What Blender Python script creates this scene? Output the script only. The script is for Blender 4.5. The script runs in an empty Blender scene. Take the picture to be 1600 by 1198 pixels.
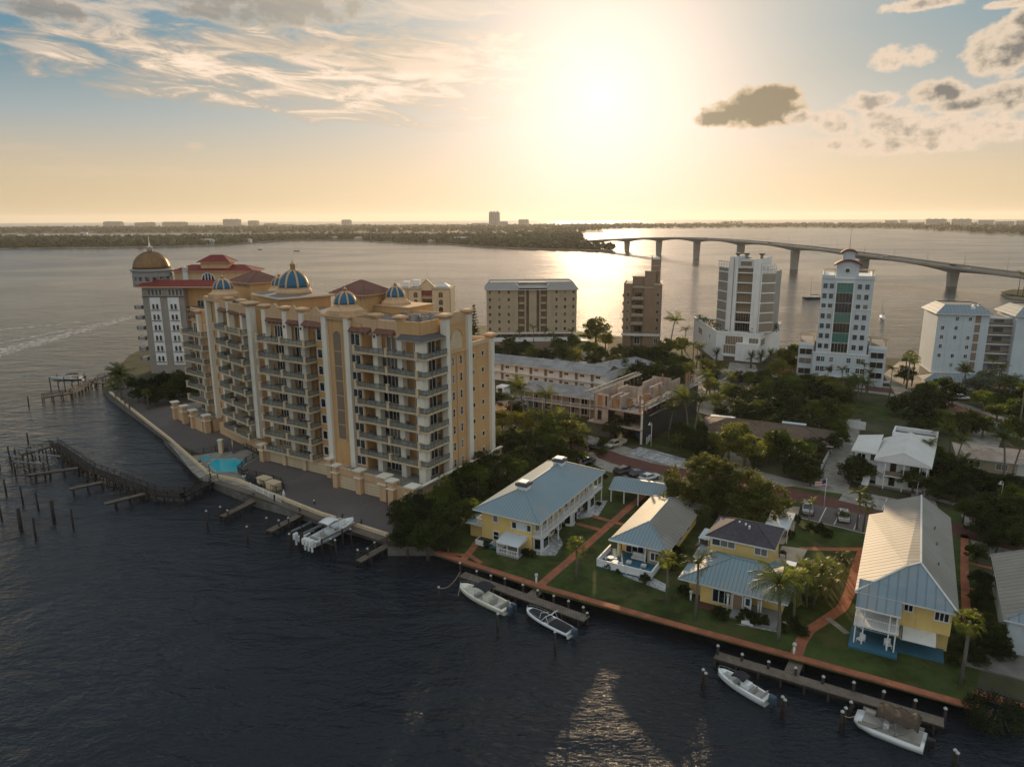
import bpy, math, random
from mathutils import Vector, Matrix
R = math.radians
random.seed(7)
C = bpy.context.scene.collection
# ---------------------------------------------------------------- camera
CAMH = 50.0; FOC = 1110.0
PITCH = math.atan((599-341)/FOC); ROLL = 0.004
cam = bpy.data.objects.new('camera', bpy.data.cameras.new('camera')); C.objects.link(cam)
cam.location = (0, 0, CAMH)
cam.rotation_euler = (Matrix.Rotation(R(90)-PITCH, 3, 'X') @ Matrix.Rotation(-ROLL, 3, 'Z')).to_euler()
cam.data.sensor_width = 36; cam.data.lens = 36*FOC/1600
cam.data.clip_start = 1; cam.data.clip_end = 40000
sc = bpy.context.scene; sc.camera = cam
sc.view_settings.view_transform = 'Standard'; sc.view_settings.look = 'None'
sc.view_settings.gamma = 1; sc.view_settings.exposure = 0.14
sc.cycles.max_bounces = 5; sc.cycles.diffuse_bounces = 2; sc.cycles.glossy_bounces = 2
sc.cycles.transmission_bounces = 2; sc.cycles.volume_bounces = 0; sc.cycles.transparent_max_bounces = 8
sc.cycles.use_denoising = True; sc.cycles.sample_clamp_indirect = 4; sc.cycles.sample_clamp_direct = 2
sc.cycles.caustics_reflective = False; sc.cycles.caustics_refractive = False

def at(px, py, z=0.0):
    "point at height z seen at pixel px,py of the 1600x1198 photograph (used to survey the place)"
    X = (px-800)/FOC; Y = -(py-599)/FOC
    a = X*math.cos(ROLL)+Y*math.sin(ROLL); b = -X*math.sin(ROLL)+Y*math.cos(ROLL)
    c, s = math.cos(PITCH), math.sin(PITCH)
    dy = c+b*s; dz = -s+b*c
    t = (z-CAMH)/dz
    return (a*t, dy*t)
def sky_ang(px, py):
    X = (px-800)/FOC; Y = -(py-599)/FOC
    a = X*math.cos(ROLL)+Y*math.sin(ROLL); b = -X*math.sin(ROLL)+Y*math.cos(ROLL)
    c, s = math.cos(PITCH), math.sin(PITCH)
    v = Vector((a, c+b*s, -s+b*c)).normalized()
    return math.degrees(math.atan2(v.x, v.y)), math.degrees(math.asin(v.z))
SUN_AZ, SUN_EL = sky_ang(938, 150)
# ---------------------------------------------------------------- node helpers
class NT:
    def __init__(s, nt): s.t = nt; s.n = nt.nodes; s.l = nt.links
    def link(s, a, b): s.l.new(a, b)
    def node(s, ty, **k):
        n = s.n.new(ty)
        for a, v in k.items(): setattr(n, a, v)
        return n
    def inp(s, n, i, v):
        if v is None: return
        if isinstance(v, bpy.types.NodeSocket): s.l.new(v, n.inputs[i])
        else: n.inputs[i].default_value = v
    def m(s, op, a, b=None, c=None, clamp=False):
        n = s.n.new('ShaderNodeMath'); n.operation = op; n.use_clamp = clamp
        for i, v in enumerate((a, b, c)): s.inp(n, i, v)
        return n.outputs[0]
    def ss(s, x, a, b):
        n = s.n.new('ShaderNodeMapRange'); n.interpolation_type = 'SMOOTHSTEP'
        s.inp(n, 0, x); s.inp(n, 1, a); s.inp(n, 2, b); return n.outputs[0]
    def mix(s, f, a, b, op='MIX'):
        n = s.n.new('ShaderNodeMix'); n.data_type = 'RGBA'; n.blend_type = op; n.clamp_factor = True
        s.inp(n, 0, f)
        for i, v in ((6, a), (7, b)):
            if isinstance(v, tuple) and len(v) == 3: v = (*v, 1)
            s.inp(n, i, v)
        return n.outputs[2]
    def noise(s, vec, scale, detail=3, rough=.55, dist=0, dim='3D', w=None):
        n = s.n.new('ShaderNodeTexNoise'); n.noise_dimensions = dim
        if vec is not None: s.l.new(vec, n.inputs['Vector'])
        n.inputs['Scale'].default_value = scale; n.inputs['Detail'].default_value = detail
        n.inputs['Roughness'].default_value = rough; n.inputs['Distortion'].default_value = dist
        return n.outputs[0]
    def comb(s, x, y, z=0.0):
        n = s.n.new('ShaderNodeCombineXYZ')
        for i, v in enumerate((x, y, z)): s.inp(n, i, v)
        return n.outputs[0]
# ---------------------------------------------------------------- world
w = bpy.data.worlds.new('World'); sc.world = w; w.use_nodes = True
N = NT(w.node_tree); N.n.clear()
out = N.node('ShaderNodeOutputWorld'); bg = N.node('ShaderNodeBackground')
N.link(bg.outputs[0], out.inputs[0])
sky = N.node('ShaderNodeTexSky', sky_type='NISHITA', sun_disc=False)
sky.sun_elevation = R(SUN_EL); sky.sun_rotation = R(SUN_AZ)
sky.air_density = 1.0; sky.dust_density = 1.0; sky.ozone_density = 2.0; sky.altitude = 60
tc = N.node('ShaderNodeTexCoord'); sep = N.node('ShaderNodeSeparateXYZ'); N.link(tc.outputs['Generated'], sep.inputs[0])
x, y, z = sep.outputs
az = N.m('MULTIPLY', N.m('ARCTAN2', x, y), 57.2958); el = N.m('MULTIPLY', N.m('ARCSINE', z), 57.2958)
sd = Vector((math.sin(R(SUN_AZ))*math.cos(R(SUN_EL)), math.cos(R(SUN_AZ))*math.cos(R(SUN_EL)), math.sin(R(SUN_EL))))
dot = N.node('ShaderNodeVectorMath', operation='DOT_PRODUCT'); N.link(tc.outputs['Generated'], dot.inputs[0]); dot.inputs[1].default_value = sd
ang = N.m('MULTIPLY', N.m('ARCCOSINE', N.m('MINIMUM', dot.outputs['Value'], 0.99999)), 57.2958)
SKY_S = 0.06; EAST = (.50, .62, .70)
base = N.mix(1.0, sky.outputs[0], (SKY_S, SKY_S*.98, SKY_S*1.0), 'MULTIPLY')
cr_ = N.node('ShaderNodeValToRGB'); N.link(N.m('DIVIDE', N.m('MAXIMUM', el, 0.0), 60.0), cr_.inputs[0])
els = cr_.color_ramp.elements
RAMP = ((0, (.62, .49, .26)), (.05, (.57, .465, .275)), (.115, (.25, .34, .39)), (.165, (.09, .21, .30)), (.21, (.025, .17, .30)), (.34, (.10, .18, .28)), (.55, (.20, .28, .37)), (1, (.40, .49, .58)))  # highest stops, above the view, are brightened to raise the ambient light
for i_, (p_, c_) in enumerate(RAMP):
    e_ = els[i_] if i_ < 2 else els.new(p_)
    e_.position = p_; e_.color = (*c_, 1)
east = N.ss(y, .25, -.35)          # unseen sky behind the viewer, brightened to lift the ambient light; cool
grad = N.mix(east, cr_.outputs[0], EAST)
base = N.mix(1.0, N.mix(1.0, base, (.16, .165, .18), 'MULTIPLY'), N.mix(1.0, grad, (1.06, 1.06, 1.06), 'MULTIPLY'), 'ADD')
# the sun's aureole in humid air
def lobe(sig, k, col, pw=1.6):
    g = N.m('MULTIPLY', N.m('EXPONENT', N.m('MULTIPLY', N.m('POWER', N.m('DIVIDE', ang, sig), pw), -1.0)), k)
    return N.mix(1.0, N.comb(g, g, g), col, 'MULTIPLY')
glow = N.mix(1.0, lobe(6.6, 2.4, (1, .89, .64)), lobe(22, .66, (1, .80, .42)), 'ADD')
# clouds: fractal noise inside soft ellipses, in azimuth / elevation degrees
fine = N.noise(N.comb(N.m('MULTIPLY', az, .20), N.m('ADD', N.m('MULTIPLY', el, .95), N.m('MULTIPLY', az, .06))), 1.0, 8, .64, .7)
big = N.noise(N.comb(N.m('MULTIPLY', az, .55), N.m('MULTIPLY', el, .85), 4.0), .55, 6, .6)
puff = N.noise(N.comb(N.m('MULTIPLY', az, .8), N.m('MULTIPLY', el, 1.0), 9.0), .8, 6, .6)
def blob(px, py, rx, ry, rot=0.0):
    a0, e0 = sky_ang(px, py); ax = abs(sky_ang(px+rx, py)[0]-a0); ey = abs(sky_ang(px, py-ry)[1]-e0)
    da = N.m('SUBTRACT', az, a0); de = N.m('SUBTRACT', el, e0)
    c_, s_ = math.cos(R(rot)), math.sin(R(rot))
    u = N.m('DIVIDE', N.m('ADD', N.m('MULTIPLY', da, c_), N.m('MULTIPLY', de, s_)), ax)
    v = N.m('DIVIDE', N.m('SUBTRACT', N.m('MULTIPLY', de, c_), N.m('MULTIPLY', da, s_)), ey)
    return N.m('SUBTRACT', 1.0, N.m('ADD', N.m('MULTIPLY', u, u), N.m('MULTIPLY', v, v)))
def field(blobs):
    r = None
    for b in blobs:
        f = blob(*b); r = f if r is None else N.m('MAXIMUM', r, f)
    return r
def layer(col, blobs, noise, amp, lo, hi, opac, c_edge, c_core, clo, chi):
    f = N.m('ADD', N.m('MAXIMUM', field(blobs), -1.2), N.m('MULTIPLY', N.m('SUBTRACT', noise, .5), amp))
    a = N.m('MULTIPLY', N.ss(f, lo, hi), opac); k = N.ss(f, clo, chi)
    return N.mix(a, col, N.mix(k, c_edge, c_core))
col = base
# thin high veil, wisps
col = layer(col, [(500, 118, 400, 75, -3), (700, 95, 230, 45, 4), (330, 90, 200, 40, -8)], fine, 5.5, -.35, .9, .92, (.42, .38, .32), (1.7, 1.40, .98), .35, 1.7)
col = layer(col, [(500, 75, 330, 22, 2), (640, 100, 160, 16, 0)], fine, 4.5, .1, 1.3, .6, (.50, .40, .30), (.36, .30, .25), .8, 1.8)
col = layer(col, [(120, 10, 260, 45, 0), (640, 5, 330, 36, 2), (60, 73, 70, 7, 0), (155, 93, 32, 9, -12)], fine, 5.0, .1, 1.3, .8, (.55, .52, .46), (.85, .78, .66), 1.0, 2.2)
col = layer(col, [(410, 6, 190, 42, 0), (340, 18, 80, 20, 0), (70, 12, 120, 22, 0)], puff, 2.6, -.1, .8, .8, (.55, .50, .42), (.17, .18, .19), .1, .9)
col = layer(col, [(80, 236, 130, 12, -3), (305, 228, 17, 9, 0), (1450, 240, 240, 30, 0), (250, 270, 300, 14, 0), (1300, 262, 160, 10, 2)], fine, 4.0, .1, 1.4, .45, (.72, .58, .40), (.80, .64, .44), .8, 2.0)
glow_cl = N.mix(1.0, col, glow, 'ADD')
# low cumulus
col = layer(glow_cl, [(1175, 176, 95, 26, 0), (1190, 160, 62, 30, 0), (1215, 150, 40, 22, 0), (1120, 185, 45, 16, 0)], puff, 2.0, -.05, .32, .95, (.95, .70, .40), (.28, .22, .13), .18, .62)
col = layer(col, [(1572, 75, 68, 50, 20), (1600, 30, 30, 30, 0), (1570, 155, 80, 30, 0), (1470, 148, 55, 26, 0), (1500, 165, 80, 14, 0)], puff, 2.6, -.15, .4, .94, (.95, .80, .56), (.20, .18, .16), .42, 1.15)
col = layer(col, [(1405, 90, 55, 20, 0), (1440, 6, 65, 12, 0), (1385, 185, 90, 22, 8), (1420, 205, 60, 14, 0), (1590, 5, 60, 8, 0), (1300, 190, 70, 20, -10), (1480, 200, 170, 26, 0), (1400, 225, 220, 18, 0), (1360, 160, 50, 18, 0), (1260, 185, 26, 12, 0)], puff, 3.6, -.2, .7, .85, (1.15, .93, .64), (.38, .32, .25), .5, 1.5)
sp2 = N.node('ShaderNodeSeparateColor'); N.link(col, sp2.inputs[0]); cc2 = N.node('ShaderNodeCombineColor')
for i_, (top, pw) in enumerate(((1.25, 1.0), (.93, 1.0), (.78, 1.0))):   # the exposure's soft shoulder toward warm white
    v_ = sp2.outputs[i_]; N.link(N.m('MULTIPLY', N.m('SUBTRACT', 1.0, N.m('EXPONENT', N.m('MULTIPLY', v_, -1.12/top))), top), cc2.inputs[i_])
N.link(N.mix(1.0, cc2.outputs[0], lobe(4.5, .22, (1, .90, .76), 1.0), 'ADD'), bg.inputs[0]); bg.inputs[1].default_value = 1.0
# ---------------------------------------------------------------- sun
sl = bpy.data.lights.new('sun', 'SUN'); sl.energy = 5.0; sl.angle = R(.6); sl.color = (1.0, .72, .42)
so = bpy.data.objects.new('sun', sl); C.objects.link(so)
so.rotation_euler = (-sd).to_track_quat('-Z', 'Y').to_euler()
# ---------------------------------------------------------------- materials
MATS = {}
def mat(name, col, rough=.7, metal=0, spec=.5, var=.0, vs=1.0, bump=0, bs=5.0, ramp=None, trans=0, coat=0, alpha=None, brick=None, stripes=None, emit=None, streak=0, patch=None):
    m = bpy.data.materials.new(name); m.use_nodes = True; n = NT(m.node_tree); b = n.n['Principled BSDF']
    b.inputs['Base Color'].default_value = (*col, 1); b.inputs['Roughness'].default_value = rough
    b.inputs['Metallic'].default_value = metal; b.inputs['Specular IOR Level'].default_value = spec
    b.inputs['Coat Weight'].default_value = coat
    tcn = n.node('ShaderNodeTexCoord'); oc = tcn.outputs['Object']
    c = None; h = None
    if var:
        f1 = n.noise(oc, vs, 5, .6); f2 = n.noise(oc, vs*.13, 2)
        f = n.m('ADD', n.m('MULTIPLY', f1, .65), n.m('MULTIPLY', f2, .35))
        lo = tuple(x*(1-var) for x in col); hi = tuple(min(1, x*(1+var)) for x in col)
        c = n.mix(n.ss(f, .32, .68), lo, hi)
    if patch:
        c = n.mix(n.ss(n.noise(oc, patch[1], 5, .65, .6), .46, .66), c if c is not None else (*col, 1), patch[0])
    if trans:
        oi = n.node('ShaderNodeObjectInfo'); r_ = oi.outputs['Random']; cb = c if c is not None else (*col, 1)
        c = n.mix(r_, n.mix(1.0, cb, (.62, .66, .70), 'MULTIPLY'), n.mix(1.0, cb, (1.55, 1.38, 1.05), 'MULTIPLY'))
    if streak:      # rain marks running down a wall
        mp_ = n.node('ShaderNodeMapping'); n.link(oc, mp_.inputs[0]); mp_.inputs['Scale'].default_value = (1.6, 1.6, .10)
        c = n.mix(n.m('MULTIPLY', n.ss(n.noise(mp_.outputs[0], 1.0, 5, .7), .50, .72), streak), c if c is not None else (*col, 1), tuple(x*.45 for x in col))
    if brick:
        sc_, c2, mort = brick
        bt = n.node('ShaderNodeTexBrick'); n.link(oc, bt.inputs['Vector']); bt.inputs['Scale'].default_value = sc_
        bt.inputs['Color1'].default_value = (*col, 1); bt.inputs['Color2'].default_value = (*c2, 1); bt.inputs['Mortar'].default_value = (*mort, 1)
        bt.inputs['Mortar Size'].default_value = .03
        c = n.mix(.5, c, bt.outputs[0]) if c is not None else bt.outputs[0]
    if stripes:      # standing seams along a local axis: (axis, per metre, depth)
        ax, per, dep = stripes
        sp = n.node('ShaderNodeSeparateXYZ'); n.link(oc, sp.inputs[0])
        h = n.ss(n.m('PINGPONG', n.m('MULTIPLY', sp.outputs[ax], per), .5), .36, .48)
        c = n.mix(n.m('MULTIPLY', h, dep), c if c is not None else (*col, 1), tuple(x*.55 for x in col))
    if c is not None: n.link(c, b.inputs['Base Color'])
    if bump or h is not None:
        bn = n.node('ShaderNodeBump'); bn.inputs['Strength'].default_value = bump or .6; bn.inputs['Distance'].default_value = .05
        n.link(h if h is not None else n.noise(oc, bs, 4), bn.inputs['Height']); n.link(bn.outputs[0], b.inputs['Normal'])
    if trans:
        tr = n.node('ShaderNodeBsdfTranslucent'); mx = n.node('ShaderNodeMixShader'); mx.inputs[0].default_value = trans
        if c is not None:
            br = n.mix(1.0, c, (1.9, 1.9, .8), 'MULTIPLY'); n.link(br, tr.inputs[0])
        else: tr.inputs[0].default_value = (*[min(1, x*1.6) for x in col], 1)
        n.link(b.outputs[0], mx.inputs[1]); n.link(tr.outputs[0], mx.inputs[2]); n.link(mx.outputs[0], n.n['Material Output'].inputs[0])
    if alpha is not None: b.inputs['Alpha'].default_value = alpha
    MATS[name] = m; return m
# ---------------------------------------------------------------- mesh builder
class MB:
    def __init__(s): s.v = []; s.f = []; s.m = []; s.ml = []; s.o = (0, 0, 0); s.c = 1; s.s = 0; s.sm = []
    def fr(s, ox=0, oy=0, oz=0, ang=0): s.o = (ox, oy, oz); s.c = math.cos(ang); s.s = math.sin(ang); return s
    def mi(s, m):
        if m not in s.ml: s.ml.append(m)
        return s.ml.index(m)
    def V(s, p):
        x, y, z = p; s.v.append((s.o[0]+x*s.c-y*s.s, s.o[1]+x*s.s+y*s.c, s.o[2]+z)); return len(s.v)-1
    def face(s, pts, m, smooth=False):
        i = [s.V(p) for p in pts]; s.f.append(i); s.m.append(s.mi(m)); s.sm.append(smooth); return s
    def box(s, x0, x1, y0, y1, z0, z1, m, top=None):
        if x0 > x1: x0, x1 = x1, x0
        if y0 > y1: y0, y1 = y1, y0
        b = len(s.v)
        for z in (z0, z1):
            for p in ((x0, y0), (x1, y0), (x1, y1), (x0, y1)): s.V((*p, z))
        k = s.mi(m); t = s.mi(top) if top else k
        for q, mm in (((0, 3, 2, 1), k), ((4, 5, 6, 7), t), ((0, 1, 5, 4), k), ((1, 2, 6, 5), k), ((2, 3, 7, 6), k), ((3, 0, 4, 7), k)):
            s.f.append([b+i for i in q]); s.m.append(mm); s.sm.append(False)
        return s
    def prism(s, poly, z0, z1, m, top=None, bottom=True):
        "poly counter-clockwise; z1 may be a list"
        n = len(poly); b = len(s.v)
        for p in poly: s.V((p[0], p[1], z0))
        for i, p in enumerate(poly): s.V((p[0], p[1], z1[i] if isinstance(z1, (list, tuple)) else z1))
        k = s.mi(m); t = s.mi(top) if top else k
        for i in range(n):
            j = (i+1) % n; s.f.append([b+i, b+j, b+n+j, b+n+i]); s.m.append(k); s.sm.append(False)
        s.f.append([b+n+i for i in range(n)]); s.m.append(t); s.sm.append(False)
        if bottom: s.f.append([b+i for i in range(n)][::-1]); s.m.append(k); s.sm.append(False)
        return s
    def ring(s, pts_list, m, closed=True, cap0=True, cap1=True, smooth=True):
        "skin between rings of equal count"
        k = s.mi(m); bs = []
        for r in pts_list: bs.append([s.V(p) for p in r])
        n = len(pts_list[0])
        for a, b in zip(bs, bs[1:]):
            for i in range(n if closed else n-1):
                j = (i+1) % n; s.f.append([a[i], a[j], b[j], b[i]]); s.m.append(k); s.sm.append(smooth)
        if cap0: s.f.append(bs[0][::-1]); s.m.append(k); s.sm.append(False)
        if cap1: s.f.append(bs[-1]); s.m.append(k); s.sm.append(False)
        return s
    def lathe(s, x, y, prof, m, n=16, smooth=True, rot=0):
        return s.ring([[(x+r*math.cos(rot+2*math.pi*i/n), y+r*math.sin(rot+2*math.pi*i/n), z) for i in range(n)] for r, z in prof], m, smooth=smooth)
    def cyl(s, x, y, z0, z1, r, m, r1=None, n=8): return s.lathe(x, y, [(r, z0), (r if r1 is None else r1, z1)], m, n)
    def tube(s, pts, r, m, n=6, r1=None):
        P = [Vector(p) for p in pts]; rings = []
        for i, p in enumerate(P):
            d = (P[min(i+1, len(P)-1)]-P[max(i-1, 0)]).normalized()
            a = d.cross(Vector((0, 0, 1)));
            if a.length < 1e-3: a = d.cross(Vector((0, 1, 0)))
            a.normalize(); b = a.cross(d); rr = r if r1 is None else r+(r1-r)*i/(len(P)-1)
            rings.append([tuple(p+(a*math.cos(t)+b*math.sin(t))*rr) for t in [2*math.pi*k/n for k in range(n)]])
        return s.ring(rings, m)
    def bar(s, p, q, w, h, m):
        P, Q = Vector(p), Vector(q); d = (Q-P).normalized(); a = d.cross(Vector((0, 0, 1)))
        if a.length < 1e-3: a = Vector((1, 0, 0))
        a.normalize(); b = a.cross(d)
        return s.ring([[tuple(e+a*(i*w/2)+b*(j*h/2)) for i, j in ((-1, -1), (1, -1), (1, 1), (-1, 1))] for e in (P, Q)], m, smooth=False)
    def build(s, name, parent=None, loc=None, rotz=0):
        me = bpy.data.meshes.new(name); me.from_pydata(s.v, [], s.f)
        for m in s.ml: me.materials.append(MATS[m] if isinstance(m, str) else m)
        me.polygons.foreach_set('material_index', s.m); me.polygons.foreach_set('use_smooth', s.sm)
        me.update(); o = bpy.data.objects.new(name, me); C.objects.link(o)
        if parent: o.parent = parent
        if loc: o.location = loc
        o.rotation_euler.z = rotz
        return o
def tag(o, label=None, cat=None, group=None, kind=None):
    for k, v in (('label', label), ('category', cat), ('group', group), ('kind', kind)):
        if v: o[k] = v
    return o
def thing(name, label, cat, loc=(0, 0, 0), rotz=0, group=None):
    o = bpy.data.objects.new(name, None); C.objects.link(o); o.location = loc if len(loc) == 3 else (*loc, GZ); o.rotation_euler.z = rotz
    o.empty_display_size = .1
    return tag(o, label, cat, group)
def kids(o): return [c for c in KID.get(o.name, [])]
def dup(root, loc=None, rotz=None, label=None, group=None, scale=None, cat=None):
    "copy a thing with its parts and their sub-parts"
    r = root.copy(); C.objects.link(r)
    if loc is not None: r.location = loc if len(loc) == 3 else (*loc, GZ)
    if rotz is not None: r.rotation_euler.z = rotz
    if scale is not None: r.scale = (scale,)*3 if isinstance(scale, (int, float)) else scale
    tag(r, label, cat, group)
    for ch in root.children:
        c = ch.copy(); C.objects.link(c); c.parent = r
        for g in ch.children:
            d = g.copy(); C.objects.link(d); d.parent = c
    return r
GZ = 1.5   # height of the made ground above the water
# ---------------------------------------------------------------- shared materials
mat('ochre', (.62, .375, .175), .85, var=.09, vs=.25, spec=.2, streak=0.38)
mat('ochre_pale', (.63, .42, .25), .85, var=.06, vs=.3, spec=.2, streak=0.4)
mat('cream', (.66, .52, .35), .8, var=.06, vs=.4, spec=.2, streak=0.35)
mat('pale', (.80, .74, .63), .8, var=.05, vs=.3, spec=.2, streak=0.3)
mat('white', (.78, .79, .79), .6, var=.05, vs=.4, streak=0.22)
mat('offwhite', (.66, .66, .63), .75, var=.07, vs=.2, streak=0.3)
mat('greyblue', (.56, .62, .66), .75, var=.06, vs=.15, streak=0.3)
mat('tan', (.40, .33, .23), .85, var=.08, vs=.15, streak=0.3)
mat('tan_dark', (.22, .17, .12), .85, var=.1, vs=.15)
mat('brown_wall', (.27, .19, .13), .85, var=.1, vs=.2, streak=0.3)
mat('grey', (.30, .30, .30), .8, var=.1, vs=.3)
mat('warmgrey', (.30, .27, .24), .85, var=.1, vs=.3, streak=0.35)
mat('tile_dark', (.16, .035, .03), .8, var=.2, vs=1)
mat('darkgrey', (.09, .09, .095), .7, var=.15, vs=.5)
mat('black', (.015, .015, .017), .5)
mat('glass', (.012, .018, .024), .08, spec=.8)
mat('glass_blue', (.03, .07, .09), .08, spec=.8)
mat('glass_green', (.06, .20, .17), .12, spec=.8)
mat('rail_glass', (.22, .25, .24), .15, spec=.6, alpha=.42)
mat('metal', (.35, .36, .37), .4, metal=.8)
mat('railing', (.045, .055, .055), .5)
mat('tile', (.20, .095, .075), .8, var=.25, vs=2, spec=.2, stripes=(0, 2.2, .45))
mat('tile_y', (.20, .095, .075), .8, var=.25, vs=2, spec=.2, stripes=(1, 2.2, .45))
mat('tile_red', (.20, .034, .030), .7, var=.15, vs=1, spec=.25)
mat('dome_blue', (.006, .10, .19), .35, var=.15, vs=1.5)
mat('dome_gold', (.23, .13, .055), .42, metal=.55, var=.2, vs=.8)
mat('flatroof', (.20, .19, .18), .9, var=.25, vs=.3)
mat('roof_metal', (.23, .32, .37), .55, spec=.3, var=.06, vs=.25, stripes=(0, 2.0, .75), patch=((.27,.31,.33),.18))
mat('roof_metal_y', (.23, .32, .37), .55, spec=.3, var=.06, vs=.25, stripes=(1, 2.0, .75), patch=((.27,.31,.33),.18))
mat('roof_grey', (.265, .25, .22), .6, spec=.25, var=.12, vs=.25, stripes=(1, 1.05, .8), patch=((.30,.29,.27),.22))
mat('roof_grey_x', (.22, .29, .34), .6, spec=.25, var=.1, vs=.25, stripes=(0, 1.05, .6), patch=((.30,.29,.27),.22))
mat('shingle', (.075, .07, .085), .85, var=.35, vs=1.6, spec=.2, brick=(1.4, (.11, .10, .115), (.05, .05, .055)))
mat('shingle_brown', (.13, .095, .075), .9, var=.3, vs=1.3, spec=.2)
mat('yellow', (.78, .56, .21), .75, var=.05, vs=.5, spec=.25, streak=0.28)
mat('wood', (.17, .14, .115), .85, var=.3, vs=1.3, spec=.2, stripes=(0, 3.0, .8))
mat('wood_dark', (.045, .038, .034), .9, var=.35, vs=2, spec=.2)
mat('terracotta', (.36, .135, .075), .85, var=.22, vs=.9, spec=.2, patch=((.24, .11, .075), .6))
mat('brickroad', (.13, .058, .048), .9, var=.25, vs=.5, spec=.15, brick=(2.2, (.15, .075, .06), (.09, .055, .05)))
mat('pavers', (.125, .11, .108), .85, var=.25, vs=.18, spec=.2, brick=(1.2, (.15, .125, .12), (.09, .083, .083)), patch=((.175, .155, .145), .12))
mat('asphalt', (.05, .05, .052), .9, var=.25, vs=.3, spec=.2)
mat('paint', (.6, .6, .58), .7)
mat('deckblue', (.03, .13, .20), .7, var=.12, vs=.8)
mat('pool', (.03, .50, .62), .08)
mat('sand', (.40, .34, .26), .95, var=.25, vs=.25, spec=.1)
mat('gravel_white', (.36, .37, .38), .95, var=.55, vs=2.2, spec=.1)
mat('bark', (.11, .085, .065), .95, var=.3, vs=3, bump=.8, bs=6)
mat('bark_palm', (.17, .15, .13), .95, var=.25, vs=5)
mat('leaf', (.064, .094, .023), .6, var=.5, vs=.45, spec=.25, trans=.5)
mat('leaf_oak', (.056, .066, .024), .6, var=.45, vs=.5, spec=.25, trans=.42)
mat('leaf_dark', (.034, .050, .017), .65, var=.5, vs=.5, spec=.2, trans=.25)
mat('leaf_olive', (.125, .138, .034), .6, var=.4, vs=.5, spec=.25, trans=.4)
mat('leaf_palm', (.085, .108, .030), .5, var=.4, vs=.8, spec=.3, trans=.5)
mat('leaf_silver', (.10, .13, .12), .6, var=.3, vs=.6, spec=.3, trans=.3)
mat('roof_motel', (.27, .28, .29), .7, var=.2, vs=.4, spec=.2, patch=((.20, .20, .20), .3))
mat('canvas_navy', (.012, .014, .022), .7)
mat('canvas_brown', (.07, .05, .035), .85, var=.2, vs=2)
mat('gelcoat', (.86, .88, .88), .2, coat=.4)
mat('gelcoat_cream', (.86, .83, .70), .2, coat=.4)
mat('vinyl', (.38, .35, .32), .6)
mat('hull_navy', (.012, .022, .05), .2, coat=.5)
mat('engine', (.05, .09, .13), .3, coat=.4)
mat('tarp_blue', (.02, .13, .30), .6)
mat('net_dark', (.035, .030, .032), .9, var=.3, vs=.8)
mat('plywood', (.36, .20, .10), .85, var=.25, vs=1)
mat('concrete_raw', (.44, .35, .29), .9, var=.25, vs=.5, spec=.15, streak=0.5)
mat('rubber', (.012, .012, .012), .8)
mat('red_cloth', (.34, .04, .035), .8)
mat('navy_cloth', (.02, .03, .12), .8)
mat('lampwhite', (.55, .55, .52), .4)
def proj(x, y, z):
    c, s = math.cos(PITCH), math.sin(PITCH); dz = z-CAMH; f = y*c-dz*s; u = y*s+dz*c
    X = x*math.cos(ROLL)-u*math.sin(ROLL); Y = x*math.sin(ROLL)+u*math.cos(ROLL)
    return 800+FOC*X/f, 599-FOC*Y/f
def fpt(fr, u, v): return (fr[0]+u*math.cos(fr[2])-v*math.sin(fr[2]), fr[1]+u*math.sin(fr[2])+v*math.cos(fr[2]))
def frame(p, q, z=None):
    "frame along the line p->q (world xy): u to the right along it, v away from the viewer side"
    return (p[0], p[1], math.atan2(q[1]-p[1], q[0]-p[0]))
def fdist(p, q): return math.hypot(q[0]-p[0], q[1]-p[1])
WMESH = {}; WR = random.Random(17)
mat('glass_dim', (.035, .033, .03), .12, spec=.8); mat('glass_curtain', (.20, .185, .16), .25, spec=.6)
def win_mesh(mb, w, h, panes, glass, fm, arch, rows, ft=.09):
    "window face towards -y, origin bottom centre"
    nx = 8 if arch else 1
    def topz(x): return h if not arch else h-w/2+math.sqrt(max(0, (w/2)**2-x*x))
    def slab(x0, x1, z0, z1f, y0, y1, m, n=1):
        for i in range(n):
            a = x0+(x1-x0)*i/n; b = x0+(x1-x0)*(i+1)/n
            mb.prism([(a, y0), (b, y0), (b, y1), (a, y1)], z0, [z1f(a), z1f(b), z1f(b), z1f(a)], m)
    slab(-w/2, w/2, 0, topz, -.03, .0, glass, nx)
    if fm:
        t = ft; f0 = -.10
        mb.box(-w/2-t, w/2+t, f0-.04, 0, -t, 0, fm)
        hs = topz(w/2)
        for sx in (-1, 1): mb.box(sx*w/2, sx*(w/2+t), f0, 0, 0, hs, fm)
        if arch:
            pr = None
            for i in range(9):
                th = math.pi*i/8; p = (-math.cos(th), math.sin(th))
                if pr: mb.face([(pr[0]*w/2, f0, hs+pr[1]*w/2), (p[0]*w/2, f0, hs+p[1]*w/2), (p[0]*(w/2+t), f0, hs+p[1]*(w/2+t)), (pr[0]*(w/2+t), f0, hs+pr[1]*(w/2+t))], fm)
                pr = p
        else: mb.box(-w/2-t, w/2+t, f0, 0, h, h+t, fm)
        for i in range(1, panes):
            x = -w/2+w*i/panes; mb.box(x-t*.4, x+t*.4, -.07, -.031, 0, topz(x), fm)
        for i in range(1, rows):
            z = hs*i/rows; mb.box(-w/2, w/2, -.065, -.031, z-t*.35, z+t*.35, fm)
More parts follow.
